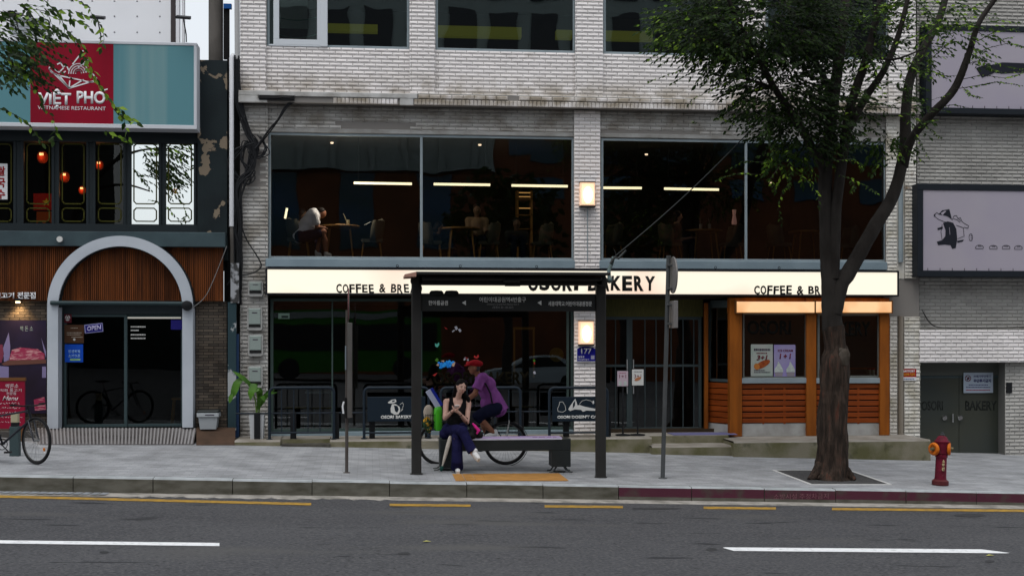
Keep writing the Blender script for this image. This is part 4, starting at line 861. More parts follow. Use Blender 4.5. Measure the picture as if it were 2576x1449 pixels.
# take-away kiosk: posts, slats, window, lights
mOrW = M('orange_stained_wood', (.30,.088,.010), .5, col2=(.20,.058,.008), vs=2.4, stretch=(3,3,.5), bump=.15, bs=30)
KS = thing('takeaway_counter', 'orange timber take-away counter front with slatted panels', 'counter', (5, -.2, .27)); Y = -.22; zf = .215
zpt = Z(2040,757,Y)
for a, b in ((1836,1867),(2029,2054),(2214,2238)):
    m = MB(); m.cbox(X(a,Y), X(b,Y), Y, Y+.16, zf, 3.0, .008); m.build('post', mOrW, KS)
m = MB(); m.cbox(X(1772,.35), X(1781,.35), .32, .4, .28, 2.9, .006); m.build('thin_post', mOrW, KS)
mSl = M('red_brown_slat_wood', (.25,.052,.008), .5, col2=(.17,.034,.006), vs=2, stretch=(.6,1,6), island=.15)
for a, b in ((1867,2029),(2054,2214)):
    m = MB(); n = 7; z0, z1 = Z((a+b)/2,1066,Y+.05), Z((a+b)/2,965,Y+.05); h = (z1-z0)/n
    for i in range(n): m.cbox(X(a,Y+.05), X(b,Y+.05), Y+.05, Y+.08, z0+h*i+.022, z0+h*(i+1)-.003, .006)
    m.build('slat_panel', mSl, KS)
    m = MB(); m.box(X(a,Y+.08), X(b,Y+.08), Y+.085, Y+.12, z0-.05, z1+.02); m.build('slat_backing', mDark, KS)
    m = MB()
    for q in (.33, .66): xm = X(a+(b-a)*q, Y+.05); m.box(xm-.02, xm+.02, Y+.052, Y+.084, z0, z1)
    m.build('slat_batten', mSl, KS)
    m = MB(); m.cbox(X(a,Y+.06), X(b,Y+.06), Y+.06, Y+.13, zf, z0+.01, .004); m.build('kick_plate', mPlaster, KS)
    m = MB(); m.cbox(X(a-1,Y+.02), X(b+1,Y+.02), Y+.01, Y+.14, Z((a+b)/2,964,Y), Z((a+b)/2,951,Y), .005); m.build('counter_sill', mAlu, KS)
    window(a+1, b-1, Z((a+b)/2,951,Y+.1), Z((a+b)/2,788,Y+.1), Y+.1, .05 if a > 2000 else .03, mat=M('counter_frame', (.13,.14,.13), .5), gmat=mGlass1, parent=KS, name='counter_window')
m = MB(); m.box(X(1834,Y), X(2240,Y), Y+.1, Y+.14, Z(2040,788,Y+.1), 3.0); m.build('header', mOrW, KS); m = MB(); m.box(X(1850,1.0), X(2236,1.0), 1.0, 1.08, .3, 2.95); m.build('added_back_wall', M('grey_back_wall', (.10,.105,.10), .8), KS); m = MB(); m.box(X(2060,.5), X(2200,.5), .45, .8, Z(2130,925,.5)-.03, Z(2130,925,.5)); m.build('back_shelf', mOrW, KS)  # grey back wall added so the counter glass looks greyer
for a, b in ((1853,2049),(2052,2243)):
    t = thing('strip_light_box', ('warm strip light box over the left take-away window', 'warm strip light box over the right take-away window, partly behind the trunk')[a > 2000], 'light box', base((a+b)/2, 786, -.3), 'strip light boxes over the take-away counter')
    m = MB(); p0, p1 = P(a, 786, -.31), P(b, 759.5, -.31); m.cbox(p0.x, p1.x, -.32, -.19, p0.z, Z((a+b)/2,759,-.31), .012)
    mm = MATS.get('warm_strip_acrylic')
    if not mm:
        mm = mLit.copy(); mm.name = 'warm_strip_acrylic'; MATS['warm_strip_acrylic'] = mm; r_ = [k for k in mm.node_tree.nodes if k.type == 'VALTORGB'][0]; r_.color_ramp.elements[0].color = (.85,.40,.14,1); r_.color_ramp.elements[1].color = (1,.58,.27,1)
        [k for k in mm.node_tree.nodes if k.type == 'TEX_NOISE'][0].inputs['Scale'].default_value = 1.7; mm.node_tree.nodes['Principled BSDF'].inputs['Emission Strength'].default_value = .95
    m.build('diffuser', mm, t); m = MB(); m.box(p0.x-.02, p1.x+.02, -.33, -.18, p0.z-.02, p0.z-.001); m.box(p0.x-.02, p0.x-.002, -.33, -.18, p0.z, p1.z+.03); m.box(p1.x+.002, p1.x+.02, -.33, -.18, p0.z, p1.z+.03); m.build('trim', MATS['board_wood'], t)
# return side of the counter between door and first post
m = MB(); pa, pb = (X(1782,.45), .45), (X(1836,-.1), -.1)
def skew(mb, z0, z1, k0=0, k1=1, dd=0):
    a = (pa[0]+(pb[0]-pa[0])*k0, pa[1]+(pb[1]-pa[1])*k0-dd); b = (pa[0]+(pb[0]-pa[0])*k1, pa[1]+(pb[1]-pa[1])*k1-dd)
    mb.add([(a[0],a[1],z0),(b[0],b[1],z0),(b[0],b[1],z1),(a[0],a[1],z1),(a[0]+.05,a[1]+.03,z0),(b[0]+.05,b[1]+.03,z0),(b[0]+.05,b[1]+.03,z1),(a[0]+.05,a[1]+.03,z1)], [(0,1,2,3),(7,6,5,4),(0,4,5,1),(1,5,6,2),(2,6,7,3),(3,7,4,0)])
for i in range(7): skew(m, .47+i*.118, .47+i*.118+.10)
m.build('slat_panel', mSl, KS); m = MB(); skew(m, .27, .45); m.build('kick_plate', mPlaster, KS); m = MB(); skew(m, 1.32, 2.9, 0, .08); skew(m, 1.32, 2.9, .92, 1); skew(m, 1.30, 1.36, .08, .92); skew(m, 2.8, 2.95, .08, .92); m.build('side_window_frame', mDoor, KS); m = MB(); m.quad((pa[0]+.02,pa[1],1.36),(pb[0]+.02,pb[1],1.36),(pb[0]+.02,pb[1],2.8),(pa[0]+.02,pa[1],2.8)); m.build('side_glass', mGlass1, KS, fix=False)
t = thing('counter_lettering', 'faint dark bakery name on the take-away window glass', 'lettering', base(2140, 850, -.13)); mFaint = M('faint_vinyl', (.009,.009,.008), .9, spec=.03)
text('BAKERY', 2075, 809, 2190, 845, -.126, mFaint, t, bold=.03, depth=.001)
text('OSORI', 1880, 806, 1990, 842, -.126, mFaint, t, bold=.03, depth=.001)
t = thing('window_lettering', 'faint dark bakery name on the ground floor shop glass', 'lettering', base(1210, 965, .13)); text('OSORI BAKERY', 1090, 935, 1332, 968, .14, M('faint_gold_vinyl', (.007,.006,.003), .9, spec=.05), t, bold=.03, depth=.001)
# posters in the counter window
def poster_roll(t, Y, k=1.0, u0=1889, v0=866, w=55, h=80):
    U = lambda x: u0+x*w; V = lambda y: v0+y*h
    m = MB(); poly(m, ovalp(U(.53), V(.63), w*.38, h*.10, 0, 360, 24, -27), Y-.002); m.build('bread_picture', M('bread_brown', (.33,.085,.02), .5, col2=(.20,.035,.012), vs=14), t)
    m = MB(); poly(m, ovalp(U(.27), V(.70), w*.13, h*.10, 0, 360, 16, -27), Y-.004); m.build('bread_end', M('bread_light', (.42,.15,.035), .5), t)
    text('3+1', U(.26), V(.34), U(.76), V(.50), Y-.005, M('maroon_ink', (.12,.008,.02), .6), t, bold=.03, depth=.001, shear=.2)
    fake_lines([(U(.14),U(.88),V(.17))], mPrintD, Y-.001, h*.07, 2)(t); fake_lines([(U(.26),U(.76),V(.28))], M('maroon_ink', (.12,.008,.02), .6), Y-.001, h*.035, 3, 'tagline')(t); fake_lines([(U(.14),U(.66),V(.82)),(U(.14),U(.88),V(.88))], mPrintD, Y-.001, h*.03, 5, 'footer')(t)
def poster_ice(t, Y, u0=1946, v0=867, w=55, h=80):
    U = lambda x: u0+x*w; V = lambda y: v0+y*h
    for cx in (.24, .78):
        m = MB(); poly(m, [(U(cx-.03),V(.52)),(U(cx+.10),V(.66)),(U(cx+.19),V(.78)),(U(cx+.20),V(.86)),(U(cx-.20),V(.86)),(U(cx-.19),V(.76)),(U(cx-.08),V(.66))], Y-.002); m.build('ice_cream_picture', M('ice_cream_white', (.50,.54,.52), .5, col2=(.36,.40,.38), vs=18, stretch=(1,1,4)), t)
        m = MB(); poly(m, [(U(cx-.19),V(.87)),(U(cx+.19),V(.87)),(U(cx+.15),V(.99)),(U(cx-.15),V(.99))], Y-.002); m.build('cup_picture', M('cup_grey', (.25,.22,.25), .5), t)
    text('ICE CREAM', U(.2), V(.15), U(.88), V(.225), Y-.002, M('maroon_ink', (.12,.008,.02), .6), t, bold=.02, depth=.001); text('1 + 1', U(.27), V(.28), U(.80), V(.45), Y-.002, MATS['maroon_ink'], t, bold=.045, depth=.001, shear=.15)
t = notice('bread_poster', 'mint poster with a bread roll and 3+1 in the take-away window', 'poster', 1889, 866, 1944, 946, -.14, M('mint_paper', (.30,.36,.32), .7, col2=(.36,.37,.35), vs=3), lambda t: poster_roll(t, -.14))
t = notice('ice_cream_poster', 'lavender ICE CREAM 1+1 poster beside the bread poster', 'poster', 1947, 867, 2001, 947, -.14, M('lavender_paper', (.25,.20,.46), .7, col2=(.28,.25,.42), vs=3), lambda t: poster_ice(t, -.14))
for i, uu in enumerate((2190, 2200)):
    t = thing('glass_jar', ('little jar with a red lid standing inside the right counter window', 'second little red lidded jar, next to the window frame')[i], 'jar', base(uu-4, 948, .08), 'jars in the counter window'); p = P(uu-4, 948, .08); m = MB(); m.lathe([(.035,0),(.037,.12),(.03,.15)], p, 12); m.build('jar_body', M('jar_cream', (.38,.36,.26), .3), t, True); m = MB(); m.lathe([(.032,.15),(.032,.18)], p, 12); m.build('lid', mRedInk, t, True)
# poster stands by the entrance
for i, (u, v0, v1, u0, u1) in enumerate(((1567,933,971,1553,1580),(1604,929,969,1590,1619))):
    b0 = P(u, 1101, -.45); t = thing('poster_stand', ('slim black floor stand with a pale pink 1+1 poster', 'slim black floor stand with a white bread poster')[i], 'poster stand', (b0.x, b0.y, .285), 'poster stands by the bakery door')
    Yp = -.47; m = MB(); m.lathe([(.15,0),(.15,.015),(.03,.03)], (b0.x,b0.y,.285), 20); m.build('foot', mBlack, t, True); m = MB(); m.tube([(b0.x,b0.y,.3),(b0.x,b0.y,Z(u,968,Yp))], .016); m.build('pole', mBlack, t)
    m = MB(); panel(m, u0-2, v0-2, u1+2, v1+2, Yp, Yp+.02); m.build('frame', mBlack, t); m = MB(); panel(m, u0, v0, u1, v1, Yp-.003, Yp); m.build('sheet', M('pink_paper', (.48,.38,.44), .6) if i == 0 else mCream, t)
    if i == 0:
        text('1+1', u0+5, v0+9, u1-5, v0+18, Yp-.004, MATS['maroon_ink'], t, depth=.001); fake_lines([(u0+4,u1-4,v0+5)], M('pink_ink', (.3,.03,.1), .6), Yp-.003)(t)
        m = MB(); poly(m, ovalp(u0+7, v1-7, 4, 6), Yp-.003); poly(m, ovalp(u1-7, v1-7, 4, 6), Yp-.003); m.build('ice_cream_picture', M('ice_cream_white', (.5,.54,.52)), t)
    else:
        text('3+1', u0+5, v0+12, u1-6, v0+22, Yp-.004, MATS['maroon_ink'], t, depth=.001); fake_lines([(u0+5,u1-4,v0+6)], mPrintD, Yp-.003)(t); m = MB(); poly(m, ovalp((u0+u1)/2, v0+24, 9, 4, rot=-25), Yp-.003); m.build('bread_picture', M('bread_pale', (.42,.17,.08), .6), t)
# wall lamps and the number plate on the middle pilaster
def wall_lamp(u, v0, v1, lab):
    t = thing('wall_lamp', lab, 'lamp', base(u, v1, -.1), 'lit box lamps on the white pilaster'); Yl = -.17; m = MB(); p0, p1 = P(u-18, v1-3, Yl), P(u+18, v0+2, Yl); m.cbox(p0.x, p1.x, Yl, -.02, p0.z, p1.z, .02)
    mm = M('lamp_glass_warm', (.8,.6,.45), .4, emit=(1,.60,.36), es=.62); m.build('shade', mm, t)
    m = MB(); m.ell(((p0.x+p1.x)/2, Yl-.001, (p0.z+p1.z)/2-.02), (.088,.012,.165), 20, 12); m.build('bulb', M('lamp_core', (1,.9,.75), .5, emit=(1,.86,.62), es=3.0), t, True)
    m = MB(); m.cbox(p0.x-.01, p1.x+.01, Yl-.01, -.018, p0.z-.03, p0.z, .004); m.cbox(p0.x-.01, p1.x+.01, Yl-.01, -.018, p1.z, p1.z+.012, .004); m.build('cap', mBlack, t)
    l = bpy.data.lights.new('wall_lamp_light', 'POINT'); l.energy = 3; l.color = (1,.7,.45); l.shadow_soft_size = .12; lo = bpy.data.objects.new('wall_lamp_light', l); COL.objects.link(lo); lo.parent = t; lo.location = ((p0.x+p1.x)/2-t.location.x, Yl-.12-t.location.y, (p0.z+p1.z)/2-t.location.z)
wall_lamp(1479, 457, 520, 'glowing box lamp on the pilaster between the upper windows'); wall_lamp(1476, 806, 869, 'glowing box lamp above the blue number plate')
m = MB(); m.tube([P(1478,520,-.025), P(1478,660,-.025)], .010, 6); tag(m.build('lamp_conduit', mAlu, None), 'thin grey conduit dropping from the upper box lamp', 'conduit')
NP = thing('number_plate', 'dark blue house number plate 177 under the lower lamp', 'number plate', base(1474, 911, -.05)); Y = -.05
shape = [(1450,910),(1500,910),(1500,877),(1493,873),(1482,870),(1474,869.5),(1466,870),(1456,873),(1450,877)]
m = MB(); poly(m, shape, Y, .012); m.build('rim', mWhite, NP); m = MB(); poly(m, [((u-1475)*.93+1475, (v-890)*.93+890) for u, v in shape], Y-.012, .002); m.build('face', M('plate_blue', (.008,.008,.20), .45), NP); text('177', 1462, 876, 1488, 890, Y-.0145, mWhite, NP, bold=.02, depth=.002); text('능동로', 1455, 895, 1470, 900, Y-.0145, mWhite, NP, depth=.002); text('Neungdong-ro', 1455, 902, 1482, 906, Y-.0145, mWhite, NP, depth=.002)
m = MB(); panel(m, 1486.5, 894, 1495.5, 903.5, Y-.016, Y-.014); m.build('pale_square', M('pale_square', (.3,.3,.42), .6), NP)
# ------------------------------------------------------------------ right-hand signs
BG = thing('badger_sign', 'lavender box sign with a walking badger drawing in a black frame', 'sign', base(2450, 695, -.25)); Y = -.28
def boxsign(t, u0, v0, u1, v1, Y, fw, mat, depth=.5):
    x0, x1 = X(u0,Y), X(u1,Y); zb = Z(u0+60,v1,Y); zt = Z(u0+60,v0,Y); m = MB(); m.cbox(x0, x1, Y, Y+.05, zb, zb+fw); m.cbox(x0, x1, Y, Y+.05, zt-fw, zt); m.cbox(x0, x0+fw, Y, Y+.05, zb+fw, zt-fw); m.cbox(x1-fw, x1, Y, Y+.05, zb+fw, zt-fw); m.box(x0, x1, Y+.05, Y+depth, zb, zt); m.build('frame', M('navy_black_frame', (.014,.018,.024), .5), t)
    m = MB(); m.box(x0+fw, x1-fw, Y+.02, Y+.055, zb+fw, zt-fw); m.build('face', mat, t)
    m = MB(); x = x0+fw+.1
    while x < x1-fw: m.box(x-.004, x+.004, Y+.012, Y+.022, zb+fw, zb+fw+.05); x += .26
    m.build('clip', mInk, t)
mLav = M('lavender_face', (.40,.37,.42), .45, col2=(.37,.34,.41), vs=.8)
boxsign(BG, 2308, 463, 2900, 696, Y, .125, mLav)
q = lambda x, y: (1778.2+x*.3648, 528.7+y*.3648); Yb = Y+.018
m = MB()
for pts in ([(1628,90),(1660,78),(1698,88),(1720,130),(1726,200),(1716,262),(1692,268),(1680,242),(1640,238),(1595,242),(1586,218),(1622,208),(1644,180),(1646,140)], [(1598,30),(1622,2),(1672,-6),(1690,66),(1660,44),(1622,34)], [(1590,124),(1626,114),(1626,130),(1592,138)], [(1724,212),(1772,204),(1766,216),(1730,226)]): poly(m, [q(*k) for k in pts], Yb)
poly(m, ovalp(*q(1570,36), 2.2, 2.4), Yb)
for pts in ([(1570,30),(1585,18),(1602,28)], [(1568,42),(1600,66),(1640,82),(1682,84)], [(1622,100),(1614,150),(1622,205)], [(1720,105),(1768,122),(1774,180),(1730,198)], [(1690,70),(1705,40),(1722,38),(1730,58),(1748,52),(1760,80),(1780,95),(1805,108),(1800,126),(1772,118)], [(1700,60),(1725,66),(1745,84)], [(1736,60),(1750,76)]): lines(m, [q(*k) for k in pts], Yb, 1.1)
lines(m, [q(*k) for k in ovalp(1820,188,12,24,0,360,16)], Yb, 1.0); lines(m, [q(1820,176), q(1826,180)], Yb, .9); lines(m, [q(1820,190), q(1826,194)], Yb, .9)
for cx, cy in ((1880,258),(1975,260),(2063,260),(2148,262)):
    lines(m, [q(*k) for k in ovalp(cx, cy, 27, 17, 150, 390, 14)]+[q(cx-23, cy+8)], Yb, 1.0)
    for d in (-8, 0, 8): lines(m, [q(cx+d, cy-14), q(cx+d+2, cy-4)], Yb, .9)
m.build('badger_emblem', M('emblem_navy', (.014,.016,.024), .6), BG)
m = MB(); poly(m, [q(*k) for k in ((1612,22),(1640,6),(1652,8),(1636,22),(1626,36))], Yb-.003); lines(m, [q(1672,120), q(1676,170)], Yb-.003, .9); m.build('emblem_stripe', mLav, BG)
UB = thing('upper_sign', 'pale lavender box sign high on the right tiled wall', 'sign', base(2450, 285, -.2)); boxsign(UB, 2330, 62, 2900, 286, -.12, .12, mLav, .34)
m = MB(); poly(m, [(2490,165),(2520,158),(2576,160),(2640,158),(2640,180),(2520,186),(2495,182)], -.10, .01); poly(m, [(2455,172),(2490,160),(2500,185),(2470,196)], -.10, .01); m.build('dark_emblem', M('emblem_navy', (.014,.016,.024)), UB)
# notices right
def warn(t):
    text('쓰레기무단투기', 2272, 930.5, 2301, 937, -.031, mWhite, t, bold=.03, depth=.002); text('무단투기금지', 2272, 938.5, 2301, 946, -.031, M('amber_ink', (.65,.30,.03), .6), t, bold=.03, depth=.002)
    m = MB(); panel(m, 2266, 948.5, 2305, 957, -.033, -.03); m.build('white_strip', mWhite, t); fake_lines([(2271,2300,953)], M('blue_print', (.12,.16,.3), .6), -.033, 3)(t)
notice('warning_plate', 'small red and white warning plate on the rusty tiled pilaster', 'sign', 2265, 928, 2305, 957, -.03, M('plate_red', (.33,.012,.012), .5), warn)
def door_n(t):
    Yk = .40; m = MB(); lines(m, ovalp(2435,951.5,7,7.2,0,360,24), Yk, 1.6); lines(m, [(2430,946),(2440,957)], Yk, 1.6); m.build('ban_symbol', M('ban_red', (.18,.02,.03), .6), t); m = MB(); poly(m, [(2431,953),(2437,947),(2440,950),(2434,957)], Yk, .002); m.build('symbol_ink', mPrintD, t)
    text('쓰레기무단투기', 2449, 943, 2493, 950, Yk-.001, M('navy_print', (.03,.03,.12), .6), t, bold=.02, depth=.002); text('무단투기금지', 2449, 953, 2493, 962, Yk-.001, MATS['navy_print'], t, bold=.04, depth=.002)
    fake_lines([(2437,2486,968),(2430,2492,974)], MATS['navy_print'], Yk, 2.2, 6)(t); fake_lines([(2430,2492,981)], M('red_print', (.30,.03,.06), .6), Yk, 2.4, 8, 'red_print')(t)
notice('door_notice', 'pale blue notice with a red ban symbol on the grey glass door', 'notice', 2424, 937, 2498, 988, .40, M('pale_blue_paper', (.36,.42,.50), .6), door_n)
t = thing('door_lettering', 'faint dark bakery name across the grey glass doors', 'lettering', base(2420, 1035, .43)); text('OSORI', 2318, 1008, 2372, 1032, .4395, M('smoked_letter', (.020,.023,.021), .6), t, bold=.03, depth=.001); text('BAKERY', 2428, 1008, 2508, 1032, .4395, MATS['smoked_letter'], t, bold=.03, depth=.001)
m = MB(); m.tube([P(2266,350,-.02), P(2266,660,-.02)], .05, 10); m.build('x', mAlu); o = bpy.data.objects['x']; o.name = 'rain_pipe'; tag(o, 'grey rain pipe recessed in the end pilaster beside the window', 'pipe')
m = MB(); m.tube([P(2266,795,-.02), P(2266,1092,-.02)], .055, 10); o = m.build('rain_pipe', M('beige_pipe', (.24,.21,.17), .6), None, True); tag(o, 'beige rain pipe recessed in the pilaster beside the orange counter', 'pipe')
cable('sagging_wire', [(2318,780),(2340,812),(2370,824),(2450,826),(2600,822)], .007, 'thin wire sagging along the lower right tile band', 2, 1.5, Y=.15)
# garland and paper in the upper opening sash
t = MB(); panel(t, 703, -40, 774, 73, .2, .21); tag(t.build('window_paper', M('pale_green_paper', (.42,.52,.46), .7, col2=(.36,.46,.41), vs=2), None), 'pale green paper stuck inside the upper white sash', 'paper')
for i, (v, dv) in enumerate(((42, 10), (84, 12))):
    m = MB(); m.tube([P(692+k*11.2, v+dv*(1-((k-5)/5)**2), .17) for k in range(11)], .009, 6); tag(m.build('garland', M('green_tinsel', (.10,.26,.19), .6)), ('upper green tinsel garland behind the hanging paper', 'lower green tinsel garland sagging across the sash')[i], 'garland', 'tinsel garlands in the upper sash')
# ------------------------------------------------------------------ railings and planter on the step
mNavy = M('navy_metal_paint', (.014,.022,.032), .45)
mNavyP = M('navy_panel', (.010,.018,.028), .5)
Yr = -.72
def railing(u0, u1, lab, bars=(), panel_=None, wr=None, hide=()):
    za, zb = Z((u0+u1)/2, 975, Yr), .285; x0, x1 = X(u0+3, Yr), X(u1-3, Yr)
    t = thing('railing', lab, 'railing', ((x0+x1)/2, Yr, zb), 'navy railings along the bakery front')
    m = MB(); r = .028; c_ = .10
    arc0 = [(x0,Yr,zb)]+[(x0+c_-c_*math.cos(R(a)), Yr, za-c_+c_*math.sin(R(a))) for a in range(0, 91, 15)]
    arc1 = [(x1-c_+c_*math.cos(R(a)), Yr, za-c_+c_*math.sin(R(a))) for a in range(90, -1, -15)]+[(x1,Yr,zb)]
    m.tube(arc0+arc1, r, 10); m.build('hoop', mNavy, t, True)
    m = MB(); zl = Z((u0+u1)/2, 1088, Yr); m.tube([(x0,Yr,zl),(x1,Yr,zl)], .018, 8); m.build('lower_rail', mNavy, t)
    for b in bars: m = MB(); m.tube([(X(b,Yr),Yr,zl),(X(b,Yr),Yr,za)], .011, 6); m.build('baluster', mNavy, t)
    m = MB(); m.lathe([(.06,0),(.06,.012)], (x0,Yr,zb), 12); m.lathe([(.06,0),(.06,.012)], (x1,Yr,zb), 12); m.build('foot_plate', mNavy, t)
    if panel_:
        m = MB(); a = P(panel_[0], 1060, Yr-.02); b = P(panel_[1], 997, Yr-.02); m.cbox(a.x, b.x, Yr-.045, Yr-.02, a.z, b.z); m.build('panel', mNavyP, t)
    return t
railing(675, 843, 'navy railing with plain balusters in front of the left shop window', (708,739,775,805))
t = railing(913, 1081, 'navy railing with a bakery panel, half behind the shelter post', (), (924, 1070)); Yp = Yr-.046
q = lambda x, y: (576.7+x*.4046, 663.2+y*.4046)
text('OSORI BAKERY', 958, 1044.5, 1036, 1053, Yp, mCream, t, bold=.045, depth=.003)
m = MB()
for pts in ([(985,862),(1010,845),(1035,842),(1040,858),(1025,866),(1008,868),(992,868)], [(1012,872),(1035,872),(1060,890),(1064,915),(1052,935),(1030,938),(1005,925),(1003,900)], [(1066,920),(1080,905),(1076,890),(1084,880)]): poly(m, [q(*k) for k in pts], Yp, .003)
lines(m, [q(1062,875), q(1078,862), q(1084,880), q(1078,905)], Yp, 1.0); m.build('badger_emblem', mCream, t); m = MB(); poly(m, [q(*k) for k in ((1024,880),(1046,884),(1054,905),(1044,925),(1030,915))], Yp-.003, .002); poly(m, [q(*k) for k in ((1012,851),(1030,848),(1028,856),(1014,860))], Yp-.003, .002); m.build('emblem_dark', mNavyP, t)
railing(1106, 1312, 'navy railing behind the cyclist and the bench', (1140,1175,1210,1245,1280))
t = railing(1379, 1531, "navy railing whose panel shows a lying badger, beside the right shelter post", (), (1389, 1521))
q = lambda x, y: (1009.3+x*.4046, 663.2+y*.4046)
text("OSORI DOESN'T CARE", 1402, 1044.5, 1514, 1052.5, Yp, mCream, t, bold=.05, depth=.003)
m = MB()
for pts in ([(1038,905),(1050,885),(1082,838),(1090,860),(1096,880),(1110,878),(1140,888),(1200,900),(1240,896),(1260,905),(1250,915),(1150,912),(1130,920),(1118,908),(1080,905),(1050,915)], [(1190,852),(1198,850),(1200,868),(1188,870)]): poly(m, [q(*k) for k in pts], Yp, .003)
lines(m, [q(1108,872), q(1125,852), q(1150,845), q(1180,852), q(1194,872)], Yp, 1.0); lines(m, [q(*k) for k in ((985,860),(1004,858),(1018,880),(1024,910),(1005,922),(975,918),(972,900),(982,878),(985,860))], Yp, 1.1); m.build('badger_emblem', mCream, t)
m = MB(); poly(m, [q(*k) for k in ((1068,868),(1082,850),(1080,882),(1066,900))], Yp-.003, .002); m.build('emblem_dark', mNavyP, t)
# low fence behind: one rail on square posts
t = thing('low_fence', 'low dark fence with square posts running behind the navy railings', 'fence', (X(830,-.6), -.6, .285)); m = MB(); m.tube([P(593,1040,-.6), (X(1300,-.6),-.6,P(593,1040,-.6).z)], .016, 8); m.tube([(X(1300,-.6),-.6,P(593,1040,-.6).z), (X(1540,-.6),-.6,P(593,1040,-.6).z)], .016, 8); m.build('rail', mNavy, t)
for u in (647,738,846,936,1076,1190,1310,1424,1529): m = MB(); x = X(u,-.6); m.cbox(x-.055, x+.055, -.65, -.55, .285, P(593,1038,-.6).z); m.build('post', mBlack, t)
# banana-like plant in a white pot
pp = P(647, 1092, -.45); t = thing('potted_plant', 'broad-leaved green plant in a tall white pot by the meters', 'plant', (pp.x, pp.y, .285))
m = MB(); a = .14; z1 = Z(647,1040,-.45); m.add([(pp.x-a*.85,-.58,.285),(pp.x+a*.85,-.58,.285),(pp.x+a*.85,-.32,.285),(pp.x-a*.85,-.32,.285),(pp.x-a,-.6,z1),(pp.x+a,-.6,z1),(pp.x+a,-.3,z1),(pp.x-a,-.3,z1)], [(0,3,2,1),(4,5,6,7),(0,1,5,4),(1,2,6,5),(2,3,7,6),(3,0,4,7)]); m.build('pot', M('white_pot', (.48,.50,.52), .5), t)
mBan = M('plant_leaf', (.055,.14,.014), .45, col2=(.03,.085,.012), vs=5, island=.3); mStem = M('plant_stem', (.12,.20,.04), .6)
def big_leaf(pts, wid, t, twist=0.0):
    ps = [P(u, v, Y_) for u, v, Y_ in pts]; m = MB(); n = 12; row = []; wid *= .85
    for i in range(n+1):
        f = i/n*(len(ps)-1); k = min(int(f), len(ps)-2); c = ps[k].lerp(ps[k+1], f-k); d = (ps[k+1]-ps[k]).normalized(); w_ = wid*math.sin(math.pi*min(1, .06+i/n*.97))**.7
        side = d.cross(Vector((math.sin(twist), -math.cos(twist), .35))).normalized(); row.append((c-side*w_+Vector((0,-.02,-.015)), c, c+side*w_+Vector((0,.0,-.015))))
    for r in row: m.v += [tuple(x) for x in r]
    for i in range(n):
        for k in (0, 1): m.f.append((i*3+k, i*3+k+1, i*3+k+4, i*3+k+3)); m.m.append(0)
    return m.build('leaf', mBan, t, True)
for pts, w_ in (([(640,985,-.5),(625,960,-.55),(600,940,-.6),(586,932,-.62)],.045), ([(612,945,-.55),(596,962,-.6),(588,985,-.62),(584,1000,-.6)],.085), ([(645,975,-.5),(640,965,-.6),(632,985,-.66),(630,1006,-.66)],.085), ([(652,1000,-.5),(655,985,-.58),(648,975,-.62),(640,985,-.66)],.07), ([(655,1020,-.45),(664,1000,-.5),(675,985,-.52),(690,978,-.55)],.055), ([(650,1030,-.45),(652,1005,-.55),(660,995,-.6),(668,1010,-.62)],.06), ([(585,985,-.6),(580,1000,-.62),(577,1012,-.62)],.05), ([(664,990,-.5),(680,985,-.55),(697,986,-.58)],.04)): big_leaf(pts, w_, t)
for pts in ([(645,1042,-.45),(643,1010,-.47),(630,965,-.52),(612,945,-.55)], [(647,1042,-.45),(648,1000,-.47),(645,975,-.5)], [(650,1042,-.43),(656,1015,-.45),(668,990,-.5)], [(652,1042,-.42),(652,1010,-.45),(652,1000,-.5)]): m = MB(); m.tube([P(*k) for k in pts], .014, 6); m.build('stem', mStem, t, True)
# ------------------------------------------------------------------ bus shelter
mSh = M('charcoal_shelter_paint', (.030,.029,.028), .5, col2=(.024,.023,.022), vs=2)
b0, b1 = G(1047, 1194), G(1511, 1199); Ys = (b0.y+b1.y)/2
SH = thing('bus_shelter', 'charcoal bus shelter with two posts and a lettered header board', 'bus shelter', ((b0.x+b1.x)/2, Ys, gz((b0.x+b1.x)/2, Ys)))
zr = Z(1290, 712, Ys)
for u in (1047.5, 1511):
    m = MB(); x = X(u, Ys); w_ = .078; c_ = .02; z0 = gz(x, Ys)
    m.prism([(x-w_+c_,0),(x+w_-c_,0),(x+w_,0+c_),(x+w_,0),(x-w_,0)], 0, 0) if 0 else None
    pr = [(x-w_, Ys-w_+c_),(x-w_+c_, Ys-w_),(x+w_-c_, Ys-w_),(x+w_, Ys-w_+c_),(x+w_, Ys+w_-c_),(x+w_-c_, Ys+w_),(x-w_+c_, Ys+w_),(x-w_, Ys+w_-c_)]
    m.add([(a, b, z0) for a, b in pr]+[(a, b, zr) for a, b in pr], [tuple(range(8))[::-1], tuple(range(8, 16))]+[(i, (i+1) % 8, 8+(i+1) % 8, 8+i) for i in range(8)]); m.build('post', mSh, SH)
    m = MB(); m.lathe([(.105,0),(.10,.015)], (x, Ys, z0), 14); m.build('post_base', mSh, SH)
    m = MB(); m.lathe([(.09,-.12),(.095,-.1),(.095,.1),(.09,.12)], (x, Ys-.02, zr+.03), 16, 'Y'); m.build('post_cap', mSh, SH, True)
m = MB(); xa, xb = X(1047,Ys-.5), X(1534,Ys-.5); zb_ = Z(1290,707,Ys-.5); zt_ = Z(1290,687,Ys-.5)
m.cbox(xa, xb, Ys-.55, Ys-.40, zt_-.03, zt_+.015, .01); m.cbox(xa, xb, Ys-.40, Ys+1.25, zt_-.02, zt_, .01); m.build('roof_panel', mSh, SH)
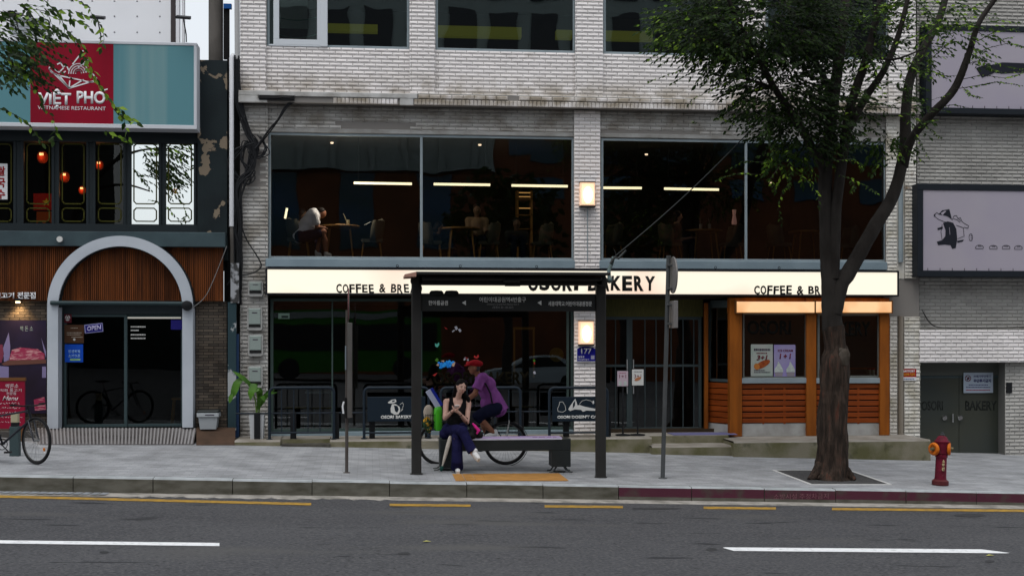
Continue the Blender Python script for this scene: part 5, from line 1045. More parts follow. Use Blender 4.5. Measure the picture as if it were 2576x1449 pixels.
m = MB(); m.cbox(xa+.05, xb-.05, Ys-.14, Ys+.12, Z(1290,718,Ys), Z(1290,690,Ys), .015); m.cbox(X(1268,Ys), X(1306,Ys), Ys-.17, Ys-.12, Z(1290,721,Ys), Z(1290,708,Ys), .01); m.build('roof_beam', mSh, SH)
m = MB(); m.cbox(xa+.1, xb-.1, Ys-.36, Ys-.16, zr+.03, zr+.09, .015); m.cbox(X(1268,Ys-.3), X(1306,Ys-.3), Ys-.38, Ys-.1, zr+.0, zr+.06, .01); m.build('light_housing', mSh, SH)
mSlit = M('warm_slit', (.35,.2,.13), .5)
for a, b in ((1072,1244),(1316,1512)): m = MB(); m.box(X(a,Ys-.15), X(b,Ys-.15), Ys-.150, Ys-.142, Z(1290,697,Ys-.15), Z(1290,694,Ys-.15)); m.build('light_slit', mSlit, SH)  # light slits of the roof put on as warm coloured strips
m = MB(); A = P(1018, 692, Ys-.5); m.add([(xa,Ys-.55,zt_+.012),(xa,Ys+.3,zt_+.012),(A.x,Ys+.3,A.z+.01),(A.x,Ys-.55,A.z+.01),(xa,Ys-.55,zt_-.06),(xa,Ys+.3,zt_-.06),(A.x,Ys+.3,A.z-.03),(A.x,Ys-.55,A.z-.03)], [(0,1,2,3),(7,6,5,4),(0,3,7,4),(2,1,5,6),(3,2,6,7),(1,0,4,5)]); m.build('roof_end', M('salmon_end_panel', (.40,.22,.17), .5), SH)
Yb = Ys-.03; a, b = P(1060, 783, Yb), P(1499, 741, Yb)
m = MB(); m.cbox(a.x, b.x, Yb, Yb+.1, Z(1280,783,Yb), Z(1280,741,Yb), .008); m.build('header_board', M('header_charcoal', (.022,.023,.023), .45), SH)
text('한아름공원', 1078, 756, 1127, 768, Yb-.001, mCream, SH, bold=.02, depth=.002); text('어린이대공원역4번출구', 1206, 747, 1323, 760, Yb-.001, mCream, SH, bold=.01, depth=.002); text('세종대학교.어린이대공원정문', 1379, 758, 1489, 770, Yb-.001, mCream, SH, bold=.02, depth=.002)
mFp = M('faint_print', (.22,.22,.22), .6); text("Children's Grand Park Station Exit 4", 1225, 763, 1305, 767.5, Yb-.001, mFp, SH, depth=.002); text('(정류소 ID : 05-227)', 1239, 770, 1291, 777, Yb-.001, mFp, SH, depth=.002)
for u in (1162, 1352): m = MB(); poly(m, [(u,761.5),(u+10,756),(u+10,768)], Yb, .003); m.build('arrow_mark', mCream, SH)
for u in (1098, 1136): m = MB(); p = P(u, 741.5, Ys); m.lathe([(.115,0),(.11,.04),(.085,.065),(.0,.07)], p, 18); m.build('speaker_dome', mInk, SH, True)
m = MB(); p = P(1533, 705, Ys-.1); m.ell(p, (.05,.07,.05), 12, 8); m.tube([p, p+Vector((0,.05,.16)), P(1538,665,Ys), P(1543,648,Ys-.1)], .03, 8); m.build('stay_bracket', M('green_grey_bracket', (.10,.14,.14), .6), SH, True)
for i in range(3):
    pass
t = MB(); pA, pB = P(1541,650,Ys-.1), P(1960,252,-5.3); t.tube([pA.lerp(pB, k/14)+Vector((0,0,-.10*math.sin(math.pi*k/14))) for k in range(15)], .010, 6); t.tube([P(1535,664,Ys-.1), P(1545,648,Ys-.1), P(1556,650,Ys-.1), P(1575,630,Ys-.1)], .022, 6); t.tube([P(1546,650,Ys-.1),P(1550,640,Ys-.1),P(1545,628,Ys-.1)], .006, 5); tag(t.build('stay_wire', M('dark_wire', (.03,.035,.035), .5), None, True), 'dark stay wire climbing from the shelter roof into the tree', 'wire')
# ------------------------------------------------------------------ bench
Yf = -4.50
BN = thing('bench', 'black block bench with a lavender seat top under the shelter', 'bench', (X(1272,Yf), -4.3, gz(X(1272,Yf), -4.3))); mBn = M('bench_charcoal', (.016,.02,.021), .5, col2=(.022,.026,.027), vs=3)
xa, xb = X(1107,Yf), X(1436,Yf); zt_, zu = Z(1272,1105,Yf), Z(1272,1134,Yf); yb = Yf+.42
m = MB(); m.cbox(xa, xb, Yf, yb, zu, zt_, .008); m.build('seat_beam', mBn, BN)
for a, b in ((1107,1141),(1389,1436)): m = MB(); m.cbox(X(a,Yf)+.001, X(b,Yf)-.001, Yf+.003, yb-.003, Z(1410,1174,Yf), zu, .006); m.build('leg', mBn, BN)
m = MB(); m.cbox(X(1150,Yf+.02), X(1414,Yf+.02), Yf-.004, yb-.03, zt_+.001, zt_+.022, .008); m.build('seat_top', M('lavender_seat', (.42,.29,.54), .5, col2=(.50,.41,.60), vs=2.2), BN)
m = MB(); m.box(X(1152,Yf), X(1414,Yf), Yf-.008, Yf-.001, zt_-.008, zt_+.014); m.build('seat_edge', M('pale_edge', (.55,.56,.66), .5), BN)
m = MB(); 
for k, (a, b) in enumerate(((1340,1352),(1356,1372),(1376,1388),(1391,1400))): m.box(X(a,Yf+.1), X(b,Yf+.1), Yf+.08, Yf+.16, zt_+.0215, zt_+.0235)
m.build('seat_print', M('violet_print', (.16,.06,.22), .6), BN)
for u in (1122, 1412):
    x = X(u, Yf); m = MB(); z0 = gz(x, Yf+.2); zz_ = Z(1410,1174,Yf)
    for dx in (-.13, .13):
        for dyy in (.06, .34): m.tube([(x+dx*.5, Yf+dyy, zz_+.01), (x+dx, Yf+dyy, z0+.02), (x+dx*1.5, Yf+dyy, z0+.012)], .014, 6)
    m.lathe([(.10,0),(.10,.014)], (x, Yf+.2, z0), 14); m.build('anchor_foot', M('dark_steel', (.05,.055,.055), .35, .6), BN)
# closed umbrella leaning on the bench
UM = thing('umbrella', 'closed cream umbrella leaning against the end of the bench', 'umbrella', G(1109,1188)); pa, pb = P(1134, 1096, -4.56), G(1109, 1187)+Vector((0,0,.012)); d = pb-pa
m = MB(); m.tube([pa+d*f for f in (0,.06,.3,.6,.86)], [.02,.034,.036,.028,.012], 10); m.build('canopy', M('cream_fabric', (.55,.50,.44), .8, col2=(.42,.38,.33), vs=12), UM, True)
m = MB(); m.tube([pa+d*.85, pa+d*.93, pa+d], [.024,.03,.012], 8); m.build('tip', M('bottle_green', (.012,.06,.05), .5), UM); m = MB(); m.tube([pa, pa-d*.08, pa-d*.12+Vector((.04,0,.02))], .012, 8); m.build('handle', mInk, UM)
# ------------------------------------------------------------------ people
mSkin = M('fair_skin', (.63,.40,.32), .5, col2=(.56,.34,.27), vs=12); mHair = M('black_hair', (.006,.005,.005), .6, spec=.1); mTop = M('black_knit', (.008,.008,.009), .9, bump=.6, bs=9, bd=.03, spec=.06); mTrou = M('navy_trousers', (.013,.013,.050), .9, col2=(.010,.010,.045), vs=6, bump=.9, bs=9, bd=.035, stretch=(1.6,1.6,.5), spec=.06); mShoe = M('white_shoe', (.62,.62,.62), .5); mSole = M('rubber_sole', (.52,.47,.42), .8)
W_ = lambda u, v, Y=-4.7: P(u, v, Y+.33)
WO = thing('person', 'seated woman in a black sleeveless top and navy trousers looking at her phone', 'person', G(1150, 1196))
hc = W_(1160.5, 972, -4.80)
tilt = (R(12), R(11), R(20)); rm = Euler(tilt).to_matrix(); hv = lambda x, y, z: hc+rm@Vector((x, y, z))
sL, sR = W_(1123,1010,-4.68), W_(1178,1014,-4.68)
eL, eR = W_(1119,1052,-4.82), W_(1175,1062,-4.80)
hL, hR = W_(1139,1033,-5.02), W_(1155,1038,-5.02)
ft0, ft1 = G(1150, 1188)+Vector((0,0,.075)), W_(1190,1141,-5.22)
def hand(prims, wr, palm, tips_dir, curl, side):
    """palm, four unequal bent fingers and a thumb from the side of the palm"""
    f = (palm-wr).normalized(); up = Vector(curl).normalized(); s_ = f.cross(up).normalized()*side
    prims += [('c', wr, palm, .024, .030), ('e', palm, (.036,.026,.032))]
    for k, ln in enumerate((.062,.072,.068,.052)):
        b = palm+f*.022+s_*(.027-.018*k); k1 = b+f*ln*.5+up*.010; tp = k1+f*ln*.22+up*ln*.5
        prims.append(('p', [(b,.0095),(k1,.009),(tp,.0075)]))
    b = palm+s_*.030-f*.005; k1 = b+s_*.022+f*.020+up*.018; prims.append(('p', [(b,.0115),(k1,.0105),(k1+f*.028+up*.016,.0085)]))
pr = [('c', W_(1152,1004,-4.70), W_(1157,984,-4.76), .048, .046), ('e', hc, (.074,.094,.106), tilt), ('e', hv(0,-.036,-.052), (.056,.056,.060), tilt), ('e', hv(0,-.058,-.088), (.026,.026,.02), tilt),
      ('p', [(hv(0,-.088,.004),.010),(hv(0,-.103,-.026),.012),(hv(0,-.094,-.034),.012)]), ('e', hv(-.036,-.070,-.032), (.025,.020,.022)), ('e', hv(.036,-.070,-.032), (.025,.020,.022)), ('e', hv(-.074,.008,-.010), (.010,.020,.028), tilt), ('e', hv(.074,.008,-.010), (.010,.020,.028), tilt),
      ('e', W_(1150,1014,-4.68), (.155,.085,.085)), ('c', W_(1149,1026,-4.68), W_(1145,1075,-4.66), .12, .115), ('c', sL, W_(1150,1008,-4.68), .05, .06), ('c', sR, W_(1150,1008,-4.68), .05, .06),
      ('p', [(sL,.052),(sL.lerp(eL,.5),.044),(eL,.036)]), ('p', [(eL,.037),(eL.lerp(hL,.3),.038),(hL,.024)]), ('p', [(sR,.052),(sR.lerp(eR,.5),.044),(eR,.036)]), ('p', [(eR,.037),(eR.lerp(hR,.3),.038),(hR,.024)]),
      ('e', W_(1145,1085,-4.66), (.15,.12,.12)), ('p', [(W_(1150,1092,-4.66),.085),(W_(1147,1102,-5.02),.062),(ft0,.04)]), ('p', [(W_(1134,1084,-4.66),.085),(W_(1164,1084,-5.10),.06),(ft1,.038)])]
hand(pr, hL, hL+Vector((.045,-.02,.022)), None, (.25,-.5,.9), 1); hand(pr, hR, hR+Vector((-.050,-.02,.035)), None, (-.25,-.5,.9), -1)
remesh_body('body', pr, .0065, mSkin, WO, 3)
tp = [('c', W_(1149,1032,-4.68), W_(1145,1078,-4.66), .128, .13), ('e', W_(1150,1037,-4.70), (.142,.116,.10)), ('p', [(W_(1136,1005,-4.62),.036),(W_(1135,1004,-4.70),.038),(W_(1136,1018,-4.74),.046),(W_(1141,1036,-4.74),.08)]), ('p', [(W_(1167,1006,-4.62),.036),(W_(1168,1006,-4.70),.038),(W_(1166,1020,-4.74),.046),(W_(1159,1036,-4.74),.08)]), ('c', W_(1143,1064,-4.68), W_(1144,1078,-4.68), .132, .138)]
remesh_body('sleeveless_top', tp, .009, mTop, WO, 5)
tr = [('e', W_(1145,1086,-4.66), (.175,.145,.125)), ('p', [(W_(1152,1090,-4.66),.105),(W_(1149,1101,-5.0),.088),(W_(1150,1125,-5.04),.086),(W_(1150,1160,-5.06),.095),(Vector((ft0.x,ft0.y+.01,ft0.z+.0)),.103)], 1),
      ('p', [(W_(1130,1084,-4.66),.105),(W_(1148,1082,-4.95),.098),(W_(1164,1084,-5.12),.088),(W_(1176,1110,-5.16),.080),(W_(1189,1136,-5.22),.084)], 1), ('c', W_(1122,1090,-4.66), W_(1160,1092,-4.66), .11, .10), ('c', W_(1128,1080,-4.7), W_(1160,1078,-4.72), .11, .11)]
remesh_body('trousers', tr, .010, mTrou, WO, 4)
hp = [('e', hv(0,.022,.030), (.086,.094,.094), tilt), ('e', hv(0,.052,-.02), (.082,.066,.10), tilt), ('p', [(hv(.070,-.012,.050),.028),(hv(.082,.012,-.02),.032),(hv(.080,.03,-.10),.038),(W_(1177,1003,-4.70),.040),(W_(1179,1016,-4.70),.026)]), ('p', [(hv(-.060,.02,.045),.030),(hv(-.070,.05,-.03),.030),(W_(1141,998,-4.62),.034)]), ('p', [(hv(0,.06,-.05),.07),(W_(1160,1004,-4.58),.068),(W_(1164,1018,-4.58),.05)]), ('e', hv(-.040,-.050,.078), (.036,.030,.026), tilt), ('e', hv(.042,-.050,.074), (.038,.032,.030), tilt)]
remesh_body('hair', hp, .008, mHair, WO, 4)
def face_bits(t, hc, rm, mEye, lip, k=1.0):
    m = MB()
    for dx in (-.031, .031): m.ell(hc+rm@Vector((dx*k,-.0845*k,.000)), (.0115*k,.005,.0034*k), 10, 6)
    m.build('eyes', mEye, t, True); m = MB()
    for dx in (-.031, .033): m.tube([hc+rm@Vector(((dx-.017)*k,-.086*k,.018*k)), hc+rm@Vector((dx*k,-.091*k,.024*k)), hc+rm@Vector(((dx+.017)*k,-.086*k,.019*k))], .0032*k, 6)
    m.build('brows', mHair, t, True); m = MB(); m.ell(hc+rm@Vector((.0,-.0895*k,-.064*k)), (.0165*k,.009*k,.0060*k), 10, 6); m.build('lips', lip, t, True)
    
face_bits(WO, hc, rm, mInk, M('lip_rose', (.33,.08,.075), .5))
def shoe(t, heel, toe, upn, mat, sole, name='shoe', k=1.0):
    d = (toe-heel); pr = [('p', [(heel,.042*k),(heel+d*.35,.042*k),(heel+d*.75,.040*k),(toe,.030*k)]), ('c', heel, heel+upn*.05, .042*k, .04*k)]
    o = remesh_body(name, pr, .009, mat, t, 3); s_ = MB(); off = -upn*.034*k; s_.tube([heel+off-d.normalized()*.03, heel+off+d*.5, toe+off+d.normalized()*.02], [.030*k,.034*k,.026*k], 10); b = s_.build('sole', sole, None, True, origin=root_loc(o)); b.parent = o; b.location = (0,0,0)
shoe(WO, Vector((ft0.x, ft0.y-.03, gz(ft0.x, ft0.y)+.045)), Vector((ft0.x+.005, ft0.y-.19, gz(ft0.x, ft0.y-.19)+.04)), Vector((0,0,1)), mShoe, mSole); shoe(WO, W_(1193,1140,-5.24), W_(1204,1152,-5.36), Vector((.3,-.3,.9)).normalized(), mShoe, mSole)
m = MB(); ax = (hR-eR).normalized(); m.torus(hR-ax*.055, .030, .005, ax, 18, 6); m.build('bracelet', mInk, WO); m = MB(); ax = (hL-eL).normalized(); m.torus(hL-ax*.03, .028, .005, ax, 18, 6); m.build('hair_tie', mInk, WO)
PH = MB(); pc_ = (hL+hR)/2+Vector((.004,-.035,.062)); ra_ = Euler((R(-38),0,R(8))).to_matrix()
PH.add([tuple(pc_+ra_@Vector((sx*.037, sy*.075, sz*.005))) for sz in (-1,1) for sx, sy in ((-1,-1),(1,-1),(1,1),(-1,1))], [(0,3,2,1),(4,5,6,7),(0,1,5,4),(1,2,6,5),(2,3,7,6),(3,0,4,7)])
tag(PH.build('phone', M('white_phone', (.65,.65,.66), .35), None), 'white phone held in both hands by the seated woman', 'phone')
HB = thing('handbag', 'slouchy black handbag with a hot pink scarf on the bench', 'bag', W_(1192,1104,-4.8)); remesh_body('bag_body', [('e', W_(1191,1089,-4.78), (.12,.085,.09)), ('e', W_(1184,1096,-4.80), (.10,.09,.065)), ('e', W_(1203,1094,-4.78), (.085,.08,.07))], .012, M('black_leather', (.008,.008,.009), .6), HB, 3); remesh_body('pink_scarf', [('p', [(W_(1190,1066,-4.88),.018),(W_(1198,1076,-4.9),.026),(W_(1203,1084,-4.9),.022),(W_(1200,1090,-4.9),.018)]), ('p', [(W_(1195,1070,-4.88),.016),(W_(1206,1082,-4.89),.018)])], .007, M('hot_pink', (.65,.025,.25), .7), HB, 2)
m = MB(); m.tube([W_(1180,1060,-4.78), W_(1176,1052,-4.82), W_(1171,1048,-4.86), W_(1176,1070,-4.88), W_(1186,1080,-4.86)], .008, 6); m.build('strap', MATS['black_leather'], HB)
# ------------------------------------------------------------------ bicycles
mTyre = M('tyre_rubber', (.012,.012,.013), .8); mRim = M('rim_metal', (.09,.09,.09), .4, .7); mSpoke = M('spoke_steel', (.25,.25,.25), .35, .8)
def wheel(t, c, r, axis, name='wheel', thick=.021, rimr=None):
    w = MB(); w.torus(c, r-thick, thick, axis, 48, 8); wo = w.build(name, mTyre, t, True, origin=(0,0,0))
    m = MB(); m.torus(c, r-thick*2-.008, .010, axis, 44, 6, .011); b = m.build('rim', rimr or mRim, wo, True, origin=(0,0,0))
    ax = Vector(axis).normalized(); u = Vector((0,0,1)); v = ax.cross(u); m = MB()
    for k in range(28):
        a = 2*math.pi*k/28; d = u*math.cos(a)+v*math.sin(a); a2 = a+.35*(1 if k % 4 < 2 else -1); e = (u*math.cos(a2)+v*math.sin(a2))*.025+ax*(.025 if k % 2 else -.025)
        m.tube([Vector(c)+e, Vector(c)+d*(r-thick*2-.008)], .0016, 4, False)
    m.build('spokes', mSpoke, wo, origin=(0,0,0)); m = MB(); m.tube([Vector(c)-ax*.05, Vector(c)+ax*.05], .016, 10); m.build('hub', mSpoke, wo, origin=(0,0,0)); return wo
def bicycle(lab, loc, rot, L, r, paint, steer=0, seat=True, tilt=0, bar='flat'):
    t = thing('bicycle', lab, 'bicycle', loc); t.rotation_euler = (tilt, 0, rot); O = (0,0,0)
    bb = Vector((.43,0,r-.06)); rh = Vector((0,0,r)); fh = Vector((L,0,r)); st = Vector((.25,0,r+.42)); hb = Vector((L-.16,0,r+.33)); ht = Vector((L-.20,0,r+.46))
    ca, sa = math.cos(steer), math.sin(steer); rotS = lambda p: Vector((ht.x+(p.x-ht.x)*ca-(p.y)*sa, (p.x-ht.x)*sa+p.y*ca, p.z))
    wheel(t, rh, r, (0,1,0)); wheel(t, rotS(fh), r, (-sa, ca, 0))
    m = MB(); m.tube([bb, st], .016, 8); m.tube([bb, hb], .019, 8); m.tube([st+Vector((.01,0,-.06)), ht], .016, 8); m.tube([hb, ht], .021, 8)
    for s_ in (-1, 1): m.tube([bb+Vector((0,.03*s_,0)), rh+Vector((0,.055*s_,0))], .010, 6); m.tube([st+Vector((0,.02*s_,-.05)), rh+Vector((0,.055*s_,0))], .009, 6)
    m.build('frame', paint, t, True, origin=O)
    m = MB()
    for s_ in (-1, 1): m.tube([rotS(hb+Vector((.0,0,0))), rotS(hb+Vector((.02,.05*s_,-.03))), rotS(fh+Vector((0,.05*s_,0)))], [.018,.016,.011], 8)
    m.build('fork', paint, t, True, origin=O)
    m = MB(); s0 = ht+Vector((-.02,0,.07)); m.tube([ht, s0], .014, 8); e = s0+Vector((.05,0,.01)); m.tube([s0, e], .016, 8); m.tube([rotS(e+Vector((-.06,-.29,.02))), rotS(e+Vector((-.01,-.12,.0))), rotS(e), rotS(e+Vector((-.01,.12,0))), rotS(e+Vector((-.06,.29,.02)))], .012, 8); m.build('handlebar', mBlack, t, True, origin=O)
    m = MB(); 
    for s_ in (-1, 1): m.tube([rotS(e+Vector((-.045,.20*s_,.015))), rotS(e+Vector((-.062,.31*s_,.02)))], .018, 8)
    m.build('grip', mTyre, t, True, origin=O)
    if seat:
        m = MB(); m.tube([st, st+Vector((-.035,0,.14))], .013, 8); m.build('seat_post', mSpoke, t, origin=O); m = MB(); sc_ = st+Vector((-.045,0,.16)); m.ell(sc_+Vector((-.06,0,0)), (.10,.075,.03), 12, 8); m.ell(sc_+Vector((.06,0,0)), (.11,.03,.026), 12, 8); m.build('saddle', mTyre, t, True, origin=O)
    m = MB(); m.torus(bb+Vector((0,-.045,0)), .085, .006, (0,1,0), 28, 5); m.tube([bb+Vector((0,-.06,0)), bb+Vector((0,.06,0))], .02, 8); pd = Vector((.12,0,-.12)); 
    m.tube([bb+Vector((0,-.07,0)), bb+pd+Vector((0,-.08,0))], .010, 6); m.tube([bb+Vector((0,.07,0)), bb-pd+Vector((0,.08,0))], .010, 6); m.build('crank', mBlack, t, True, origin=O)
    for s_ in (-1, 1): m = MB(); c_ = bb-pd*s_+Vector((0,.13*s_,0)); m.box(c_.x-.05, c_.x+.05, c_.y-.045, c_.y+.045, c_.z-.012, c_.z+.012); m.build('pedal', mBlack, t, origin=O)
    m = MB(); m.tube([bb+Vector((0,-.045,.085)), rh+Vector((0,-.045,.035))], .005, 5); m.tube([bb+Vector((0,-.045,-.085)), rh+Vector((0,-.045,-.035))], .005, 5); m.build('chain', mBlack, t, origin=O)
    return t
# parked bicycle at the left, front wheel turned
g = G(99, 1168); r_ = 62*S(99, g.y)*1.0
mGun = M('gunmetal_paint', (.018,.02,.028), .35, .4)
L1 = 1.03; bk = bicycle('dark bicycle parked at the left edge with its front wheel turned', (g.x-L1+.02, g.y+.10, gz(g.x-L1*.5, g.y)-.01), math.atan(-.0292), L1, r_, mGun, steer=-R(40), seat=True)
m = MB(); m.ell((L1-.02, -.02, r_-.02), (.03,.012,.045), 10, 6); 
m = MB(); c_ = Vector((L1+.07,-.13,r_*.62)); m.ell(c_, (.022,.01,.032), 10, 6); m.build('reflector', M('amber_reflector', (.55,.16,.02), .3), bk, origin=(0,0,0))
p = P(38, 1036, g.y+.2); pt = thing('bollard', 'short slate bollard with a cream band behind the parked bicycle', 'bollard', (p.x, -3.4, gz(p.x,-3.4))); x = X(38,-3.4); m = MB(); m.cbox(x-.075, x+.075, -3.47, -3.33, gz(x,-3.4), Z(38,1075,-3.4)+.02); m.build('post', M('slate_bollard', (.05,.075,.08), .6), pt); m = MB(); m.cbox(x-.055, x+.055, -3.46, -3.34, Z(38,1075,-3.4)+.02, Z(38,1062,-3.4)); m.build('neck', mBlack, pt); m = MB(); m.cbox(x-.055, x+.055, -3.46, -3.34, Z(38,1062,-3.4), Z(38,1040,-3.4)); m.build('band', M('cream_band', (.42,.38,.25), .6), pt)
# cyclist's bicycle
Yc = -3.45; gr, gf = P(1272, 1166, Yc), P(1106, 1166, Yc); Lc = gr.x-gf.x; rc_ = 55*S(1190, Yc)
bk2 = bicycle('black town bicycle carrying shopping, rolling behind the bench', (gr.x, Yc, gz(gr.x, Yc)+.004), math.pi+math.atan(-.0292), Lc, rc_, M('black_frame_paint', (.02,.02,.022), .4), seat=True)
m = MB(); O = (0,0,0); 
for s_ in (-1,1): m.tube([Vector((-.06,.07*s_,rc_*2+.02)), Vector((.0,.06*s_,rc_)), ], .008, 6)
m.tube([Vector((.10,-.03,rc_+.02)), Vector((.28,-.03,rc_+.18))], .016, 8); m.build('silver_stay', M('silver_tube', (.55,.55,.53), .3, .8), bk2, True, origin=O)
mg = M('grey_mudguard', (.03,.03,.032), .4)
for cx, a0, a1 in ((0,R(100),R(250)),(Lc,R(90),R(200))): m = MB(); m.torus((cx,0,rc_), rc_+.018, .006, (0,1,0), 24, 6, .026, (a0, a1)); m.build('mudguard', mg, bk2, True, origin=O)
# bags on the front of the bicycle
def wbag(name, lab, pts, mat, cat='bag', vox=.012): t = thing(name, lab, cat, pts[0][1] if pts[0][0] == 'e' else pts[0][1]); remesh_body('bag_body' if cat == 'bag' else 'body', pts, vox, mat, t, 3); return t
Yg = -3.55
t = thing('shopping_tube', 'slim blue and white carton strapped above the front wheel', 'carton', P(1095,1020,Yg)); a, b = P(1077,982,Yg), P(1103,1024,Yg); m = MB(); m.bar(a, b, .10, .09, (0,1,0)); m.build('carton_body', M('white_carton', (.42,.45,.58), .5), t); m = MB(); k = Vector((.055,-.0,.035)); m.bar(a+k, b+k, .05, .094, (0,1,0)); m.build('blue_band', M('blue_band', (.015,.03,.30), .5), t)
t = thing('green_canister', 'bright green bottle standing in the bicycle basket', 'bottle', P(1102,1085,Yg)); p = P(1102,1083,Yg); m = MB(); m.lathe([(.06,0),(.072,.02),(.072,.34),(.06,.40),(.025,.43),(.025,.46)], p, 16); m.build('bottle_body', M('bright_green', (.06,.42,.015), .35), t, True); m = MB(); m.lathe([(.028,.46),(.028,.49)], p, 12); m.build('cap', mWhite, t)
wbag('tote_bag', 'cream cloth tote on the front of the bicycle', [('e', P(1078,1038,Yg+.05), (.09,.06,.14)), ('e', P(1080,1055,Yg+.05), (.08,.06,.08))], M('cream_cloth', (.42,.36,.30), .9, col2=(.32,.27,.22), vs=8)); wbag('patterned_bag', 'dark green and ochre patterned bag below the tote', [('e', P(1074,1064,Yg), (.075,.06,.11)), ('e', P(1078,1080,Yg), (.06,.06,.06))], M('ochre_pattern', (.02,.05,.02), .8, col2=(.42,.22,.02), vs=16, lo=.5, hi=.56))
m = MB(); c0 = P(1094,1060,Yc)
for z_ in (-.12, 0, .12): m.box(c0.x-.17, c0.x+.17, Yc-.15, Yc-.142, c0.z+z_-.004, c0.z+z_+.004); m.box(c0.x-.17, c0.x+.17, Yc+.142, Yc+.15, c0.z+z_-.004, c0.z+z_+.004)
for k in range(9): x = c0.x-.17+k*.0425; m.box(x-.003, x+.003, Yc-.153, Yc-.149, c0.z-.14, c0.z+.14); m.box(x-.003, x+.003, Yc+.149, Yc+.153, c0.z-.14, c0.z+.14)
m.box(c0.x-.17, c0.x+.17, Yc-.15, Yc+.15, c0.z-.145, c0.z-.135); bsk = m.build('basket', mBlack, bk2, origin=None)
bsk.parent = None; bsk.matrix_world = Matrix.Translation(root_loc(bk2)); bpy.context.view_layer.update(); mw = bsk.matrix_world.copy(); bsk.parent = bk2; bsk.matrix_parent_inverse = bk2.matrix_world.inverted(); bsk.matrix_world = mw
# cyclist
mTan = M('tanned_skin', (.27,.12,.07), .55, col2=(.22,.09,.055), vs=10); mPur = M('purple_shirt', (.27,.085,.30), .9, col2=(.20,.06,.23), vs=9, stretch=(1.4,1.4,.6), bump=.9, bs=8, bd=.04, spec=.06); mShort = M('dark_navy_shorts', (.010,.012,.030), .9, bump=.8, bs=9, bd=.035, spec=.06)
CY = thing('person', 'man in a red cap and purple shirt riding a bicycle behind the bench', 'person', (X(1245,Yc), Yc, gz(X(1245,Yc), Yc))); C_ = lambda u, v, d=0: P(u, v, Yc+d)
ch = C_(1194, 925); sh1, sh2 = C_(1212,950,-.19), C_(1216,949,.19); el1, el2 = C_(1194,990,-.25), C_(1196,992,.25); st_ = Vector((bk2.location.x-(Lc-.20+.0), Yc, bk2.location.z+rc_+.53)); hd1, hd2 = st_+Vector((.01,-.27,.02)), st_+Vector((.01,.27,.02))
hip = C_(1247,1024); k1, k2 = C_(1199,1046,-.13), C_(1212,1058,.13); an1, an2 = C_(1242,1088,-.13), C_(1232,1104,.13)
pr = [('e', ch, (.095,.076,.112)), ('e', ch+Vector((-.03,0,-.055)), (.062,.056,.06)), ('e', ch+Vector((-.098,0,-.02)), (.024,.015,.02)), ('e', ch+Vector((-.075,0,.012)), (.03,.05,.02)), ('e', ch+Vector((.01,-.078,-.01)), (.022,.012,.032)), ('c', C_(1203,945), ch+Vector((.02,0,-.04)), .055, .052), ('c', C_(1216,965), hip, .14, .15), ('c', sh1, sh2, .07, .07),
      ('p', [(sh1,.058),(el1,.042),(el1.lerp(hd1,.35),.042),(hd1,.026)]), ('p', [(sh2,.058),(el2,.042),(el2.lerp(hd2,.35),.042),(hd2,.026)]), ('p', [(hip+Vector((0,-.08,0)),.10),(k1,.065),(k1.lerp(an1,.35),.062),(an1,.040)]), ('p', [(hip+Vector((0,.08,0)),.10),(k2,.065),(k2.lerp(an2,.35),.062),(an2,.040)])]
for hd, s_ in ((hd1,1),(hd2,-1)):
    pr.append(('e', hd, (.03,.045,.025)))
    for k in range(4): b = hd+Vector((-.025,(-.028+.019*k),.005)); pr.append(('p', [(b,.0095),(b+Vector((-.022,0,-.014)),.009),(b+Vector((-.008,0,-.036)),.008)]))
    pr.append(('p', [(hd+Vector((.005,.04*s_,0)),.011),(hd+Vector((.0,.055*s_,-.025)),.010)]))
remesh_body('body', pr, .0085, mTan, CY, 3)
sh_ = [('c', C_(1216,963), C_(1247,1020), .155, .165), ('e', C_(1226,968), (.15,.19,.15)), ('c', sh1, sh2, .085, .085), ('p', [(sh1,.085),(sh1.lerp(el1,.35),.082),(sh1.lerp(el1,.74),.094)], 1), ('p', [(sh2,.085),(sh2.lerp(el2,.35),.082),(sh2.lerp(el2,.74),.094)], 1), ('e', C_(1205,950), (.075,.085,.035)), ('c', C_(1228,1014), C_(1256,1028), .14, .12), ('p', [(C_(1240,1000),.15),(C_(1253,1026),.16),(C_(1258,1036),.165)], 1)]
remesh_body('shirt', sh_, .011, mPur, CY, 4)
so_ = [('e', hip+Vector((-.02,0,-.03)), (.17,.17,.13)), ('p', [(hip+Vector((0,-.085,-.01)),.125),(hip.lerp(k1,.6)+Vector((0,-.06,0)),.108),(k1+Vector((.035,0,.0)),.095)]), ('p', [(hip+Vector((0,.085,-.01)),.125),(hip.lerp(k2,.6)+Vector((0,.05,0)),.108),(k2+Vector((.035,0,.0)),.095)]), ('c', k1, k1.lerp(an1,.22), .082, .075)]
remesh_body('shorts', so_, .011, mShort, CY, 4)
cp = [('e', ch+Vector((.022,0,.070)), (.125,.105,.062)), ('e', ch+Vector((-.100,0,.050)), (.085,.085,.018), (0,R(-8),0)), ('e', ch+Vector((-.03,0,.088)), (.115,.095,.045), (0,R(-16),0))]
remesh_body('flat_cap', cp, .008, M('red_felt', (.30,.006,.012), .85), CY, 3)
m = MB(); m.tube([C_(1206,952,-.20), C_(1222,966,-.225), C_(1234,990,-.215), C_(1238,1014,-.19)], .014, 8); m.tube([C_(1206,952,-.20), C_(1210,944,.0), C_(1232,955,.16)], .014, 8); m.build('strap', mInk, CY)
